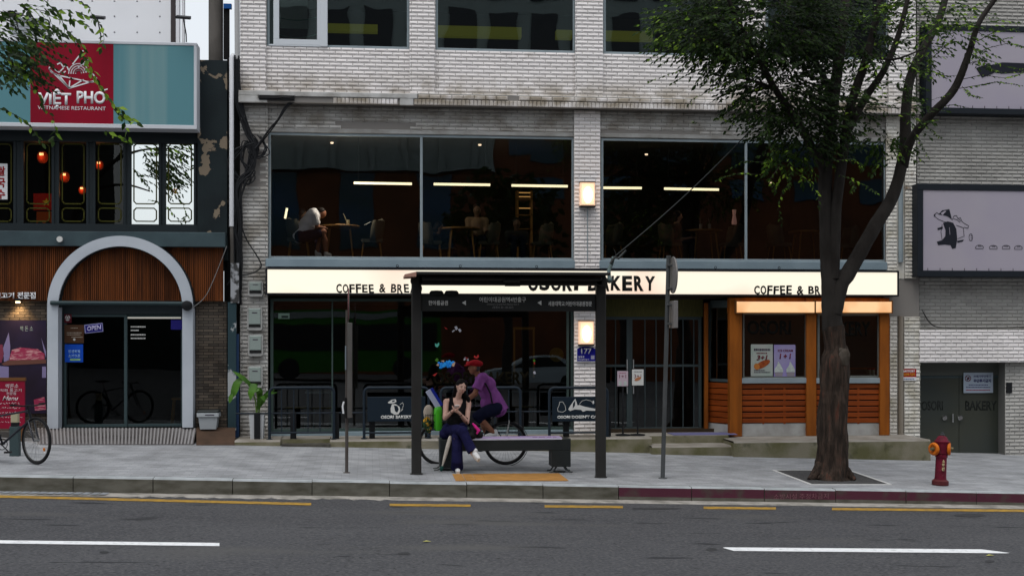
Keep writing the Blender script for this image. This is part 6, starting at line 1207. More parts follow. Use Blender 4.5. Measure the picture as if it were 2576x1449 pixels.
m = MB(); m.ell(ch+Vector((-.082,-.036,.004)), (.006,.010,.006), 8, 6); m.build('eyes', mInk, CY); m = MB(); m.ell(ch+Vector((.04,-.05,-.01)), (.05,.03,.05), 10, 8); m.build('hair', M('grey_hair', (.06,.055,.05), .7), CY, True)
shoe(CY, an1+Vector((.03,0,-.03)), an1+Vector((-.13,0,-.055)), Vector((0,0,1)), mShoe, mWhite); shoe(CY, an2+Vector((.03,0,-.03)), an2+Vector((-.13,0,-.055)), Vector((0,0,1)), mShoe, mWhite)
# ------------------------------------------------------------------ poles, hydrant
t = G(872, 1189); SP = thing('notice_pole', 'thin brown pole with an edge-on board left of the shelter', 'pole', t); mRust = M('brown_pole', (.085,.075,.068), .6, col2=(.065,.055,.05), vs=4); Yp = t.y; xx = t.x
m = MB(); m.tube([(xx,Yp,t.z),(xx+.01,Yp,Z(877,780,Yp))], .027, 10); m.build('pole', mRust, SP, True); m = MB(); a, b = P(874,1050,Yp-.05), P(886,812,Yp-.05); m.cbox(a.x, b.x, Yp-.16, Yp+.16, a.z, b.z); m.build('timetable_case', M('case_grey_brown', (.105,.10,.095), .55, col2=(.085,.08,.075), vs=3), SP)
m = MB(); c_ = P(877,765,Yp); m.lathe([(.0,-.010),(.235,-.010),(.245,0),(.235,.010),(.0,.010)], c_, 26, 'X'); d_ = m.build('round_sign', M('sign_edge_grey', (.15,.14,.14), .5), SP); m = MB(); m.torus(c_, .245, .008, (1,0,0), 26, 6); m.build('rim', M('sign_rim_red', (.16,.06,.06), .5), SP)
m = MB(); a = P(865,1010,Yp-.1); m.tube([a, P(862,1022,Yp-.1), P(864,1040,Yp-.1)], .016, 6); m.build('paper_roll', mWhite, SP); m = MB(); a, b = P(868,930,Yp-.1), P(871,870,Yp-.1); m.box(a.x, b.x, Yp-.12, Yp-.05, a.z, b.z); m.build('sticker', M('pale_sticker', (.2,.24,.28), .6), SP); m = MB(); a, b = P(866,1052,Yp-.1), P(872,1000,Yp-.1); m.box(a.x, b.x, Yp-.1, Yp-.04, a.z, b.z); m.build('side_box', mInk, SP); m = MB(); m.lathe([(.06,0),(.05,.012)], t, 12); m.build('base_plate', mRust, SP)
t = G(1667, 1203); SG = thing('sign_pole', 'grey steel pole with an edge-on round sign right of the shelter', 'pole', t); Yp = t.y; mSt = M('galvanised_grey', (.085,.09,.093), .5, .2, col2=(.065,.07,.072), vs=3); top = P(1682,648,Yp)
m = MB(); m.tube([t, top], .036, 12); m.tube([top, top+Vector((0,0,.03))], .04, 12); m.build('pole', mSt, SG, True); m = MB(); m.lathe([(.08,0),(.06,.015)], t, 12); m.build('base_plate', mSt, SG)
mSE = M('sign_edge_pale', (.20,.19,.185), .5, .2); m = MB(); c_ = P(1693,692,Yp-.04); m.lathe([(0,-.012),(.295,-.012),(.30,0),(.295,.012),(0,.012)], c_, 30, 'X'); o = m.build('round_sign', mSE, SG)
m = MB(); a, b = P(1688,825,Yp), P(1694,757,Yp); m.cbox(a.x, b.x+.03, Yp-.2, Yp+.2, a.z, b.z); m.build('plate_sign', mSE, SG)
m = MB()
for v in (668, 726, 767, 815): p0, p1 = P(1679,v,Yp-.02), P(1694,v,Yp-.02); m.cbox(p0.x-.01, p1.x, Yp-.055, Yp+.055, p0.z-.018, p0.z+.018)
m.build('clamp', mSt, SG)
h0 = G(2365, 1220); HY = thing('fire_hydrant', 'dark red fire hydrant with orange side caps near the kerb', 'hydrant', h0); k = S(2365, h0.y)
mHy = M('hydrant_red', (.150,.008,.026), .6, col2=(.085,.006,.016), vs=9, vd=7, bump=.35, bs=40, col3=(.16,.06,.06), s3=14, lo3=.66, hi3=.74); rp_ = lambda v: (1220-v)*k
tl = Vector((.035,0,1))
def hy(prof, name, mat, sm=True):
    m = MB(); m.lathe(prof, (0,0,0), 22); o_ = m.build(name, mat, HY, sm, origin=(0,0,0)); o_.rotation_euler = (0, R(2.6), 0); return o_
hy([(.105,0),(.135,.01),(.135,.07),(.105,.095),(.09,.10)], 'base_flange', M('hydrant_rust', (.09,.018,.02), .6)); hy([(.098,.09),(.092,.14),(.088,rp_(1152)-.01),(.10,rp_(1152)),(.10,rp_(1146)),(.09,rp_(1145)),(.108,rp_(1143)),(.115,rp_(1118)),(.125,rp_(1117)),(.128,rp_(1114)),(.10,rp_(1111)),(.075,rp_(1104)),(.045,rp_(1101)),(.03,rp_(1100))], 'barrel', mHy)
hy([(.038,rp_(1101)),(.04,rp_(1097)),(.022,rp_(1096)),(.020,rp_(1092)),(.0,rp_(1092))], 'valve_nut', M('nut_grey', (.07,.075,.08), .5, .5))
for sgn in (-1, 1):
    m = MB(); zc = rp_(1132); m.lathe([(.055,.09),(.058,.12)], (0,0,zc), 16, 'X') if sgn > 0 else m.lathe([(.055,-.12),(.058,-.09)], (0,0,zc), 16, 'X')
    d = .125*sgn; m2 = MB(); ax = Vector((sgn, -.45, 0)).normalized(); cc = Vector((.11*sgn,-.04,zc)); m2.torus(cc+ax*.02, .078, .030, ax, 26, 10); m2.tube([cc-ax*.06, cc+ax*.03], .06, 16); m2.build('side_cap', M('orange_cap', (.62,.16,.012), .5, col2=(.45,.10,.01), vs=9), HY, True, origin=(0,0,0)); m3 = MB(); m3.tube([cc+ax*.02, cc+ax*.09], [.035,.026], 10); m3.build('cap_nut', M('brass_nut', (.16,.14,.08), .5, .4), HY, True, origin=(0,0,0))
mHT = M('pale_yellow_paint', (.55,.45,.25), .6)
for ch_, v0, v1 in (('소',1156,1163),('화',1165,1173),('전',1175,1184)): text(ch_, 2370-(v0-1156)*.06, v0, 2377-(v0-1156)*.06, v1, h0.y-.098, mHT, HY, bold=.03, depth=.004)
# kerb lettering, litter
t = thing('kerb_lettering', 'faded white Korean lettering on the magenta kerb', 'lettering', P(2015,1247,KY)); text('소방시설 주정차금지', 1946, 1241, 2084, 1255, KY-.009, M('faded_kerb_letters', (.20,.09,.11), .8), t, depth=.002)
for i, (u, v, lab) in enumerate(((2490,1399,'yellow fallen leaf on the road by the white line'),(1073,1364,'tiny orange fallen leaf on the road'))):
    p = RD(u, v); m = MB(); m.add([(p.x-.05,p.y,p.z+.012),(p.x,p.y-.03,p.z+.02),(p.x+.06,p.y,p.z+.012),(p.x,p.y+.03,p.z+.022)], [(0,1,2,3)]); tag(m.build('fallen_leaf', M('yellow_leaf', (.40,.38,.10), .7)), lab, 'leaf', 'fallen leaves')
# ------------------------------------------------------------------ street tree at the right
mBark = M('dark_bark', (.026,.019,.015), .95, col2=(.062,.042,.032), vs=9, vd=9, stretch=(2,2,.28), lo=.42, hi=.62, bump=1.0, bs=14, bd=.05, col3=(.095,.040,.028), s3=9, lo3=.62, hi3=.70)
mBark2 = M('smooth_grey_bark', (.034,.030,.027), .9, col2=(.020,.017,.015), vs=6, stretch=(1,1,.4), bump=.7, bs=26, bd=.02)
def leafmat(name, c1, c2):
    m = bpy.data.materials.new(name); m.use_nodes = True; n = m.node_tree; L = n.links; b = n.nodes['Principled BSDF']; out = n.nodes['Material Output']
    g = n.nodes.new('ShaderNodeNewGeometry'); r = n.nodes.new('ShaderNodeValToRGB'); r.color_ramp.elements[0].color = (*c1, 1); r.color_ramp.elements[1].color = (*c2, 1)
    L.new(g.outputs['Random Per Island'], r.inputs[0]); L.new(r.outputs[0], b.inputs['Base Color']); b.inputs['Roughness'].default_value = .5; b.inputs['Specular IOR Level'].default_value = .12
    t = n.nodes.new('ShaderNodeBsdfTranslucent'); h = n.nodes.new('ShaderNodeHueSaturation'); h.inputs['Value'].default_value = 1.5; L.new(r.outputs[0], h.inputs['Color']); L.new(h.outputs[0], t.inputs[0])
    x = n.nodes.new('ShaderNodeMixShader'); x.inputs[0].default_value = .35; L.new(b.outputs[0], x.inputs[1]); L.new(t.outputs[0], x.inputs[2]); L.new(x.outputs[0], out.inputs[0]); return m
mLeafD = leafmat('shaded_leaf', (.004,.011,.003), (.014,.030,.006)); mLeafL = leafmat('lit_fresh_leaf', (.09,.18,.015), (.22,.34,.035)); mLeafM = leafmat('mid_leaf', (.010,.026,.005), (.034,.068,.009))  # crown shade and lit tips put into separate leaf colours
rl = random.Random(21)
class Crown:
    def __init__(s): s.mb = MB(); s.tw = MB()
    def leaf(s, p, d, ln, mi, droop=.4):
        d = Vector(d).normalized(); side = d.cross(Vector((rl.uniform(-.7,.7), rl.uniform(-1.7,-.1), rl.uniform(.1,1)))).normalized(); nrm = side.cross(d).normalized(); w = ln*rl.uniform(.20,.27)
        a = p; b1 = p+d*ln*.38+side*w+nrm*ln*.05; b2 = p+d*ln*.38-side*w+nrm*ln*.05; c = p+d*ln*.72+Vector((0,0,-ln*.04)); m1 = c+side*w*.62; m2 = c-side*w*.62; t = p+d*ln+Vector((0,0,-ln*.12*droop)); mid = p+d*ln*.4
        s.mb.mi = mi; s.mb.add([a, b1, m1, t, m2, b2, mid], [(0,1,6),(1,2,3,6),(6,3,4,5),(0,6,5)])
    def spray(s, pts, ln, gap, mi, r=.004, start=0.0, mix=None, tw=True):
        pts = [Vector(p) for p in pts]; L_ = [0]
        for a, b in zip(pts, pts[1:]): L_.append(L_[-1]+(b-a).length)
        tot = L_[-1]
        if tw: s.tw.tube(pts, [r*(1-.7*l/tot) for l in L_], 4, False)
        d = start*tot; k = 0
        while d < tot:
            i = max(j for j in range(len(L_)) if L_[j] <= d+1e-9); i = min(i, len(pts)-2); f = (d-L_[i])/(L_[i+1]-L_[i]+1e-9); p = pts[i].lerp(pts[i+1], f); t = (pts[i+1]-pts[i]).normalized()
            sd = t.cross(Vector((0,0,1))); sd = sd.normalized() if sd.length > .05 else Vector((1,0,0))
            sg = 1 if k % 2 else -1; dd = t*.75+sd*sg*rl.uniform(.5,1.0)+Vector((rl.uniform(-.25,.25), rl.uniform(-.25,.25), rl.uniform(-.55,.05)))
            m = mi if mix is None or rl.random() > mix[1] else mix[0]
            s.leaf(p, dd, ln*rl.uniform(.7,1.2)*(1-.25*d/tot), m); d += gap*rl.uniform(.7,1.3); k += 1
        s.leaf(pts[-1], pts[-1]-pts[-2], ln*.8, mi)
    def twig(s, p, d, L_, ln, mi, droop=.35, gap=None, mix=None):
        d = Vector(d).normalized(); q = [p]; n = 5; c = p
        for i in range(n): d = (d+Vector((rl.uniform(-.12,.12), rl.uniform(-.12,.12), -droop/n+rl.uniform(-.06,.06)))).normalized(); c = c+d*L_/n; q.append(c)
        s.spray(q, ln, gap or ln*.5, mi, .004, .05, mix)
    def build(s, root, nm='crown'):
        o = s.mb.build(nm, [mLeafD, mLeafM, mLeafL], root, fix=False); s.tw.build('twigs', mBark2, root, fix=False); return o
tb = G(2095, 1205); Yt = tb.y
TR = thing('street_tree', 'leafy street tree with a thick rough trunk and forked limbs at the kerb', 'tree', (tb.x, tb.y, tb.z))
def wob(mb, path, seg=14, amp=.08, sub=6, sd=0):
    """rough tapering limb through (u, v, Y, width in photo px)"""
    pts = []; rs = []
    P4 = [(P(u, v, y), w*S(u, y)/2) for u, v, y, w in path]
    for i in range(len(P4)-1):
        p0 = P4[max(0,i-1)]; p1 = P4[i]; p2 = P4[i+1]; p3 = P4[min(len(P4)-1,i+2)]
        for s in range(sub):
            t = s/sub; f = lambda a, b, c, d: .5*((2*b)+(c-a)*t+(2*a-5*b+4*c-d)*t*t+(3*b-a-3*c+d)*t**3
            ); pts.append(f(p0[0], p1[0], p2[0], p3[0])); rs.append(f(p0[1], p1[1], p2[1], p3[1]))
    pts.append(P4[-1][0]); rs.append(P4[-1][1]); b = len(mb.v); mb.tube(pts, rs, seg)
    for i in range(b, len(mb.v)):
        k = (i-b)//seg; c = pts[min(k, len(pts)-1)]; v = Vector(mb.v[i]); d = v-c; nz = mnoise.noise(Vector((v.x*6+sd, v.y*6, v.z*2.2)))+.6*mnoise.noise(Vector((v.x*17, v.y*17, v.z*4)))+.35*mnoise.noise(Vector((v.x*40, v.y*40, v.z*9))); mb.v[i] = tuple(c+d*(1+amp*nz))
m = MB()
wob(m, [(2092,1214,Yt,106),(2091,1200,Yt,90),(2093,1180,Yt,80),(2094,1140,Yt,73),(2096,1050,Yt,70),(2100,960,Yt,69),(2102,910,Yt,68),(2103,885,Yt,60),(2100,865,Yt,50),(2094,820,Yt,50)], 56, .14, 22)
for a, w in ((-50,26),(-28,30),(22,30),(52,24),(5,28)): wob(m, [(2092+a*.5,1168,Yt-.05,w),(2092+a*.82,1192,Yt-.10,w*.9),(2092+a*1.12,1207,Yt-.18,w*.45)], 8, .2, 4, a)
m.build('trunk', mBark, TR, True)
m = MB(); p = P(2121, 880, Yt-.16); m.ell(p+Vector((-.03,.02,-.02)), (.075,.07,.06), 14, 9, Euler((0,R(25),0))); wob(m, [(2116,915,Yt-.12,34),(2121,888,Yt-.15,32),(2119,878,Yt-.15,16)], 12, .2, 4); m.build('burl', M('knot_bark', (.085,.072,.06), .95, col2=(.05,.04,.03), vs=9, bump=.8), TR, True)
limbs = [[(2094,830,Yt,50),(2090,770,Yt,46),(2088,720,Yt,40),(2083,660,Yt,38),(2080,577,Yt,36),(2076,470,Yt,34),(2080,398,Yt,30),(2096,260,Yt,28),(2117,100,Yt+.1,24),(2132,-60,Yt+.2,20)],
 [(2098,790,Yt-.03,40),(2112,720,Yt-.02,42),(2135,685,Yt,38),(2172,620,Yt+.05,36),(2206,560,Yt+.1,34),(2243,500,Yt+.15,31),(2265,430,Yt+.15,28),(2277,358,Yt+.2,27),(2279,279,Yt+.3,25),(2296,179,Yt+.5,22),(2362,50,Yt+.8,18),(2385,-40,Yt+1,16)],
 [(2096,700,Yt-.04,30),(2100,600,Yt-.08,28),(2106,500,Yt-.1,26),(2125,360,Yt-.15,25),(2142,260,Yt-.25,23),(2182,139,Yt-.4,19),(2220,-20,Yt-.6,16)],
 [(2133,330,Yt-.2,20),(2175,250,Yt-.3,18),(2222,180,Yt-.5,16),(2260,90,Yt-.6,13),(2288,-20,Yt-.7,11)],
 [(2272,420,Yt+.15,24),(2292,352,Yt-.1,21),(2340,292,Yt-.4,20),(2400,226,Yt-.6,19),(2436,139,Yt-.7,16),(2462,60,Yt-.8,13),(2510,-10,Yt-.9,11)],
 [(2078,440,Yt,24),(2020,330,Yt-.3,20),(1950,225,Yt-.6,17),(1905,140,Yt-.8,13),(1850,40,Yt-1.0,10),(1810,-60,Yt-1.1,8)],
 [(2100,250,Yt,16),(2050,150,Yt+.6,13),(2000,50,Yt+1.0,9),(1960,-30,Yt+1.2,7)], [(1950,225,Yt-.6,10),(1880,200,Yt-.5,7),(1800,190,Yt-.4,4)], [(1905,140,Yt-.8,9),(1820,110,Yt-.9,6),(1720,90,Yt-1,3)], [(2182,139,Yt-.4,10),(2250,150,Yt-.8,6),(2330,120,Yt-1.1,3)]]
for i, lb in enumerate(limbs): m = MB(); wob(m, lb, 12, .07, 6, i*3); m.build('limb', mBark2, TR, True)
C = Crown()
def cluster(n, u, v, ru, rv, y0, y1, L_, mi, mix=None, bias=(0,0,0), droop=.35, ln=.105):
    for i in range(n):
        a = rl.uniform(0, 2*math.pi); q = rl.random()**.5; uu = u+ru*q*math.cos(a); vv = v+rv*q*math.sin(a); p = P(uu, vv, Yt+rl.uniform(y0, y1))
        d = Vector((math.cos(a)*.8+bias[0]+rl.uniform(-.4,.4), rl.uniform(-.7,.7)+bias[1], -.25*math.sin(a)+bias[2]+rl.uniform(-.25,.25))); C.twig(p, d, L_*rl.uniform(.6,1.2), ln, mi, droop, None, mix)
mixL = (2, .10); mixM = (1, .35)
K = 3.2
def cl(n, *a, **k): cluster(int(n*K), *a, **k)
cl(250, 1920, 50, 170, 105, -1.5, .8, .62, 0, mixM); cl(92, 1960, 220, 105, 95, -1.3, .7, .55, 0, mixM); cl(48, 2010, 315, 78, 72, -1.0, .6, .5, 0, mixM); cl(48, 1790, 60, 110, 75, -1.4, .3, .6, 1, (2,.16), (-.3,0,0))
cl(44, 2150, 70, 80, 100, -1.2, .9, .5, 0, mixM); cl(26, 2255, 110, 100, 110, -1.3, .7, .5, 1, (2,.2)); cl(17, 2225, 285, 80, 75, -1.0, .5, .5, 1, mixL); cl(24, 2130, 290, 60, 70, -1.0, .3, .45, 0, mixM); cl(12, 2420, 80, 80, 65, -1.4, .2, .5, 1, (2,.2), (.4,0,0)); cl(14, 2330, 40, 110, 50, -1.2, .5, .5, 1, (2,.25))
cl(9, 2005, 395, 85, 28, -.9, .1, .4, 1, (2,.2), (0,0,-.4)); cl(6, 2240, 370, 40, 30, -.5, .3, .4, 1, mixL, (.2,0,-.5))
# sprays reaching out to the left, hanging tips, thin growth at the right
for st in ([(1760,60),(1700,30),(1660,38),(1616,48)], [(1760,95),(1700,90),(1660,72),(1640,92)], [(1790,110),(1735,120),(1690,112),(1672,118)], [(1850,150),(1790,140),(1720,175),(1632,205)], [(1860,160),(1800,165),(1740,180),(1690,210)], [(1900,190),(1840,200),(1790,225),(1740,250),(1728,268)], [(1890,175),(1830,185),(1770,215)], [(1920,220),(1880,230),(1850,255),(1835,270)], [(1800,300),(1815,296),(1830,305),(1850,316)], [(1745,305),(1750,310)],
           [(1910,440),(1860,435),(1820,445),(1800,455)], [(1930,410),(1870,405),(1830,428)], [(1990,460),(1968,480),(1955,515),(1965,562)], [(2010,440),(2035,460),(2055,490),(2062,520)], [(2100,405),(2140,400),(2165,412),(2172,430)], [(2110,440),(2140,450),(2150,470),(2140,485)], [(2150,455),(2180,470),(2210,488)], [(1960,420),(1940,450),(1950,480)], [(1985,400),(1992,440),(1985,470)]):
    C.spray([P(u+rl.uniform(-3,3), v, Yt-.7+rl.uniform(-.5,.3)) for u, v in st], .085, .05, 1, .005, 0, (2,.35))
for st in ([(2430,160),(2480,150),(2530,165),(2576,172)], [(2440,140),(2490,120),(2540,112),(2580,118)], [(2420,200),(2470,190),(2530,195),(2570,185)], [(2400,226),(2450,215),(2510,205),(2570,215)], [(2350,270),(2400,262),(2440,272)], [(2330,180),(2380,195),(2430,190)], [(2460,80),(2500,100),(2550,95)], [(2380,120),(2340,150),(2330,190)], [(2300,330),(2330,310),(2360,300)], [(2300,330),(2320,370),(2335,395)], [(2300,300),(2340,330),(2370,350)], [(2450,110),(2500,85),(2560,70)], [(2470,170),(2520,180),(2600,178)], [(2420,215),(2440,240),(2470,250)]):
    C.spray([P(u, v+rl.uniform(-4,4), Yt-.8+rl.uniform(-.5,.5)) for u, v in st], .07, .045, 1, .006, .1, (2,.3))
C.build(TR)
gr = MB()
for i in range(70):
    a = rl.uniform(0,6.28); p = G(2128+rl.uniform(-16,26), 1203+rl.uniform(-5,5)); h = rl.uniform(.04,.11); d = Vector((rl.uniform(-.05,.05), rl.uniform(-.05,.05), h)); gr.add([p, p+Vector((.008,0,0)), p+d], [(0,1,2)])
tag(gr.build('grass_tuft', mLeafM, None, fix=False), 'small tuft of grass in the tree pit', kind='stuff')
# ------------------------------------------------------------------ branches of another street tree at the left
lb_ = G(-330, 1190); LT = thing('street_tree', 'fresh green leafy branches hanging in front of the teal sign at the left', 'tree', tuple(lb_)); Yl = lb_.y
m = MB(); wob(m, [(-330,1200,Yl,95),(-332,1150,Yl,74),(-335,900,Yl,66),(-330,650,Yl,58)], 18, .1, 6); m.build('trunk', mBark, LT, True)
for lb in ([(-330,660,Yl,50),(-310,450,Yl,40),(-240,250,Yl-.2,28),(-150,120,Yl-.4,18),(-60,60,Yl-.6,10),(40,40,Yl-.8,5)], [(-330,600,Yl,40),(-380,350,Yl,30),(-400,50,Yl,20)], [(-240,250,Yl-.2,16),(-120,210,Yl-.5,10),(-20,230,Yl-.7,6)], [(-150,120,Yl-.4,12),(-40,-20,Yl-.6,8),(110,-40,Yl-.8,5)]): m = MB(); wob(m, lb, 10, .07, 5); m.build('limb', mBark2, LT, True)
D = Crown()
def lsp(st, ln=.145, gap=.066, mi=1, mix=(2,.5), r=.006, dy=0): D.spray([P(u, v, Yl-.7+dy+rl.uniform(-.12,.12)) for u, v in st], ln, gap, mi, r, 0, mix)
for st in ([(40,-20),(110,0),(150,40),(165,74),(207,114),(226,159),(252,220),(287,265),(313,305),(326,353)], [(90,60),(140,75),(180,95),(205,130),(215,170),(238,200),(262,232),(290,275)], [(-30,265),(20,280),(60,302),(85,330),(106,362)], [(20,150),(62,175),(80,215),(98,240),(112,275),(130,290),(140,325)], [(150,-20),(200,5),(225,20),(235,50)], [(190,30),(240,50),(258,70),(262,100),(255,122)], [(60,20),(120,30),(170,25),(180,50)], [(100,30),(150,50),(205,55),(225,72)], [(0,30),(60,40),(120,60),(145,90)], [(-40,60),(30,70),(90,92),(120,115)], [(-40,40),(20,48),(80,62),(130,100)], [(140,330),(138,345),(135,355)], [(60,160),(40,190),(55,205)], [(290,275),(300,270),(318,295)], [(300,290),(330,300),(345,310)], [(265,330),(300,345),(325,356)]): lsp(st)
for i in range(70):
    u, v = rl.uniform(-60, 75), rl.uniform(55, 195); 
    if rl.random() < .25: u, v = rl.uniform(-20, 130), rl.uniform(10, 120)
    D.twig(P(u, v, Yl-.7+rl.uniform(-.9,.7)), (rl.uniform(.1,1), rl.uniform(-.5,.5), rl.uniform(-.4,.1)), .42, .125, 0 if rl.random() < .6 else 1, .4, .055, (1,.4))
for i in range(22): D.twig(P(rl.uniform(-20,110), rl.uniform(110,200), Yl-.4+rl.uniform(-.4,.4)), (.8, rl.uniform(-.5,.5), -.25), .5, .095, 0, .3, .05, (1,.5))
D.build(LT)
# ------------------------------------------------------------------ cafe interior, upper floor
F2 = 3.70
mTub = M('tube_glow', (1,.9,.7), .4, emit=(1,.88,.55), es=1.25)
for i, (a, b, v0, v1, Yk) in enumerate(((890,1036,460.5,463,1.2),(1091,1233,463.5,465.5,1.2),(1287,1428,467,469,1.2),(1468,1614,472.5,473.5,1.2),(1671,1808,475,477.5,1.2))):
    p0, p1 = P(a, v0, Yk), P(b, v1, Yk); z_ = (p0.z+p1.z)/2; t = thing('linear_pendant', 'warm linear pendant lamp, '+('above the white shirted man','between the window posts of the first bay','above the amber shelf','half hidden behind the white pilaster','crossed by the stay wire')[i], 'pendant lamp', (p0.x, Yk, z_), 'linear pendant lamps on the upper floor')
    m = MB(); m.tube([(p0.x,Yk,p0.z),(p1.x,Yk,p1.z)], .026, 10); m.build('tube', mTub, t, True); m = MB()
    for f in (.08, .92): x = p0.x+(p1.x-p0.x)*f; m.tube([(x,Yk,z_+.02),(x,Yk,6.3)], .003, 4)
    m.build('suspension', mBlack, t)
    l = bpy.data.lights.new('pendant_and_fill_light', 'POINT'); l.energy = (46 if i == 0 else 1.5); l.color = (1,.88,.72) if i == 0 else (1,.75,.42); l.shadow_soft_size = .3; lo = bpy.data.objects.new('pendant_and_fill_light', l); COL.objects.link(lo); lo.parent = t; lo.location = ((p1.x-p0.x)/2-(.75 if i == 0 else 0), -.75 if i == 0 else -.1, -.15)  # first light boosted and moved off its tube to brighten the white-shirted man
mDot = M('spot_glow', (1,.9,.8), .4, emit=(1,.75,.5), es=1.2)
for i, (u, v) in enumerate(((835,362),(1207,367),(1626,391),(1938,462))): m = MB(); p = P(u, v, 2.0); m.lathe([(.03,0),(.035,.03)], p, 12); tag(m.build('ceiling_spot', mDot, None, True), ('tiny ceiling spot in the first upper window bay','tiny ceiling spot near the window post, second bay','tiny ceiling spot right of the white pilaster','tiny amber spot among the hanging leaves')[i], 'spotlight', 'tiny ceiling spots')
t = MB(); p0, p1 = P(717,550,.8), P(722,524,.8); t.tube([p0, p1], .022, 8); tag(t.build('wall_tube', mTub, None, True), 'short upright glowing tube behind the white shirted man', 'lamp')
mOl = M('olive_upholstery', (.085,.078,.055), .9, col2=(.065,.06,.045), vs=4); mTkw = M('honey_wood', (.26,.135,.035), .5, col2=(.20,.10,.028), vs=5)
def chair0(lab, loc, rot, grp):
    t = thing('cafe_chair', lab, 'chair', loc, grp); O = (0,0,0); m = MB(); m.cbox(-.22, .22, -.22, .22, .40, .47, .03); m.build('seat', mOl, t, origin=O)
    m = MB(); n = 9
    for k, (z_, r_, y_) in enumerate(((.42,.24,.0),(.55,.26,.01),(.70,.27,.03),(.84,.24,.06),(.90,.14,.08))):
        for j in range(n): a = R(-10+200*j/(n-1)); m.v.append((r_*math.cos(a), y_+r_*math.sin(a)*.85, z_+(.0 if k < 4 else -.02*abs(j-4))))
    for k in range(4):
        for j in range(n-1): m.f.append((k*n+j, k*n+j+1, (k+1)*n+j+1, (k+1)*n+j)); m.m.append(0)
    o = m.build('backrest', mOl, t, True, origin=O); s = o.modifiers.new('s', 'SOLIDIFY'); s.thickness = .035
    for sx, sy in ((-1,-1),(1,-1),(1,1),(-1,1)): m = MB(); m.tube([(sx*.16,sy*.16,.41),(sx*.22,sy*.21,0)], [.018,.011], 8); m.build('leg', mTkw, t, True, origin=O)
    t.rotation_euler = (0,0,rot); return t
def table0(lab, loc, grp, w=.40):
    t = thing('cafe_table', lab, 'table', loc, grp); O = (0,0,0); m = MB(); m.lathe([(w-.02,.70),(w,.71),(w,.73),(w-.01,.74)], (0,0,0), 28); m.build('tabletop', mTkw, t, True, origin=O)
    for sx, sy in ((-1,-1),(1,-1),(1,1),(-1,1)): m = MB(); m.tube([(sx*w*.5,sy*w*.5,.70),(sx*w*.68,sy*w*.68,0)], [.02,.013], 8); m.build('leg', mTkw, t, True, origin=O)
    return t
gC, gT = 'upholstered chairs on the upper cafe floor', 'wooden tables on the upper cafe floor'
chs = [(752,.6,R(90),'olive chair under the man in the white shirt'),(935,.7,R(-90),'olive chair facing the white shirted man across the table'),(1085,1.1,R(90),'olive chair just right of the first window post'),(1228,1.1,R(-90),'olive chair beside the person in beige'),(1362,1.15,R(-90),'olive chair in front of the amber shelf'),(1536,1.0,R(-80),'olive chair just right of the white pilaster'),(1686,1.1,R(90),'olive chair under the dark haired person in black'),(1838,1.1,R(-90),'olive chair below the pink vase'),(1960,1.0,R(90),'olive chair beyond the hanging twig'),(2130,1.2,R(-90),'olive chair behind the tree fork')]
ch_first = None
for u, y, r, lab in chs:
    loc = (X(u,y), y, F2)
    if ch_first is None: ch_first = chair0(lab, loc, r, gC)
    else: dup(ch_first, loc, r, lab, gC)
tb_first = None
for u, y, lab in ((855,.72,'round wooden table of the man in the white shirt'),(1160,1.0,'round wooden table before the person in beige'),(1770,1.05,'round wooden table with two glasses near the window post'),(2030,1.1,'round wooden table behind the tree trunk')):
    loc = (X(u,y), y, F2)
    if tb_first is None: tb_first = table0(lab, loc, gT)
    else: dup(tb_first, loc, 0, lab, gT)
def small(name, lab, cat, mb, mat, grp=None): return tag(mb.build(name, mat, None, True), lab, cat, grp)
zt_ = F2+.74; x = X(855,.7); m = MB(); m.lathe([(.11,zt_),(.13,zt_+.012),(.10,zt_+.03)], (x,.72,0), 18); small('plate', 'plate of bread on the table of the white shirted man', 'plate', m, M('bread_crust', (.35,.17,.05), .6)); m = MB(); m.lathe([(.03,zt_),(.035,zt_+.11)], (x+.16,.62,0), 12); m.tube([(x+.15,.62,zt_+.05),(x+.07,.62,zt_+.24)], .005, 5); small('drinking_glass', 'pale glass with a straw on the table of the white shirted man', 'glass', m, M('pale_drink', (.40,.36,.22), .3))
for i, du in enumerate((-10, 12)): m = MB(); xx_ = X(1770+du,1.05); m.lathe([(.03,zt_),(.034,zt_+.12)], (xx_,.95,0), 12); m.tube([(xx_,.95,zt_+.08),(xx_-.02,.95,zt_+.24)], .004, 5); small('drinking_glass', ('glass with a straw, left of two on the table near the window post','glass with a straw, right of two on the table near the window post')[i], 'glass', m, M('grey_drink', (.22,.22,.2), .3), 'glasses on the window table')
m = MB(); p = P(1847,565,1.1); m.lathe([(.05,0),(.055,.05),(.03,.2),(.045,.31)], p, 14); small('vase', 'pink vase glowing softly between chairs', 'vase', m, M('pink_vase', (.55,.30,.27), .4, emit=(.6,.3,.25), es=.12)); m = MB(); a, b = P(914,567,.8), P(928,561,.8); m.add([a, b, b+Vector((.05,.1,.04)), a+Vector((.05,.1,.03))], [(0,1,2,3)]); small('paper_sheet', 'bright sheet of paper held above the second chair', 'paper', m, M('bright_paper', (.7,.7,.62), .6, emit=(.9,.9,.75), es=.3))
t = thing('lit_shelf', 'narrow shelf unit with faint amber shelf lights', 'shelf', P(1320,600,3.0)); m = MB(); a, b = P(1300,600,3.0), P(1340,480,3.0); m.box(a.x, a.x+.04, 3.0, 3.3, F2, b.z); m.box(b.x-.04, b.x, 3.0, 3.3, F2, b.z)
for v in (500, 540, 575): z_ = Z(1320,v,3.0); m.box(a.x, b.x, 3.0, 3.3, z_-.02, z_)
m.build('shelf_frame', mTkw, t); m = MB()
for v in (484, 494, 523): z_ = Z(1320,v,3.0); m.box(a.x+.05, b.x-.05, 3.0, 3.02, z_-.02, z_)
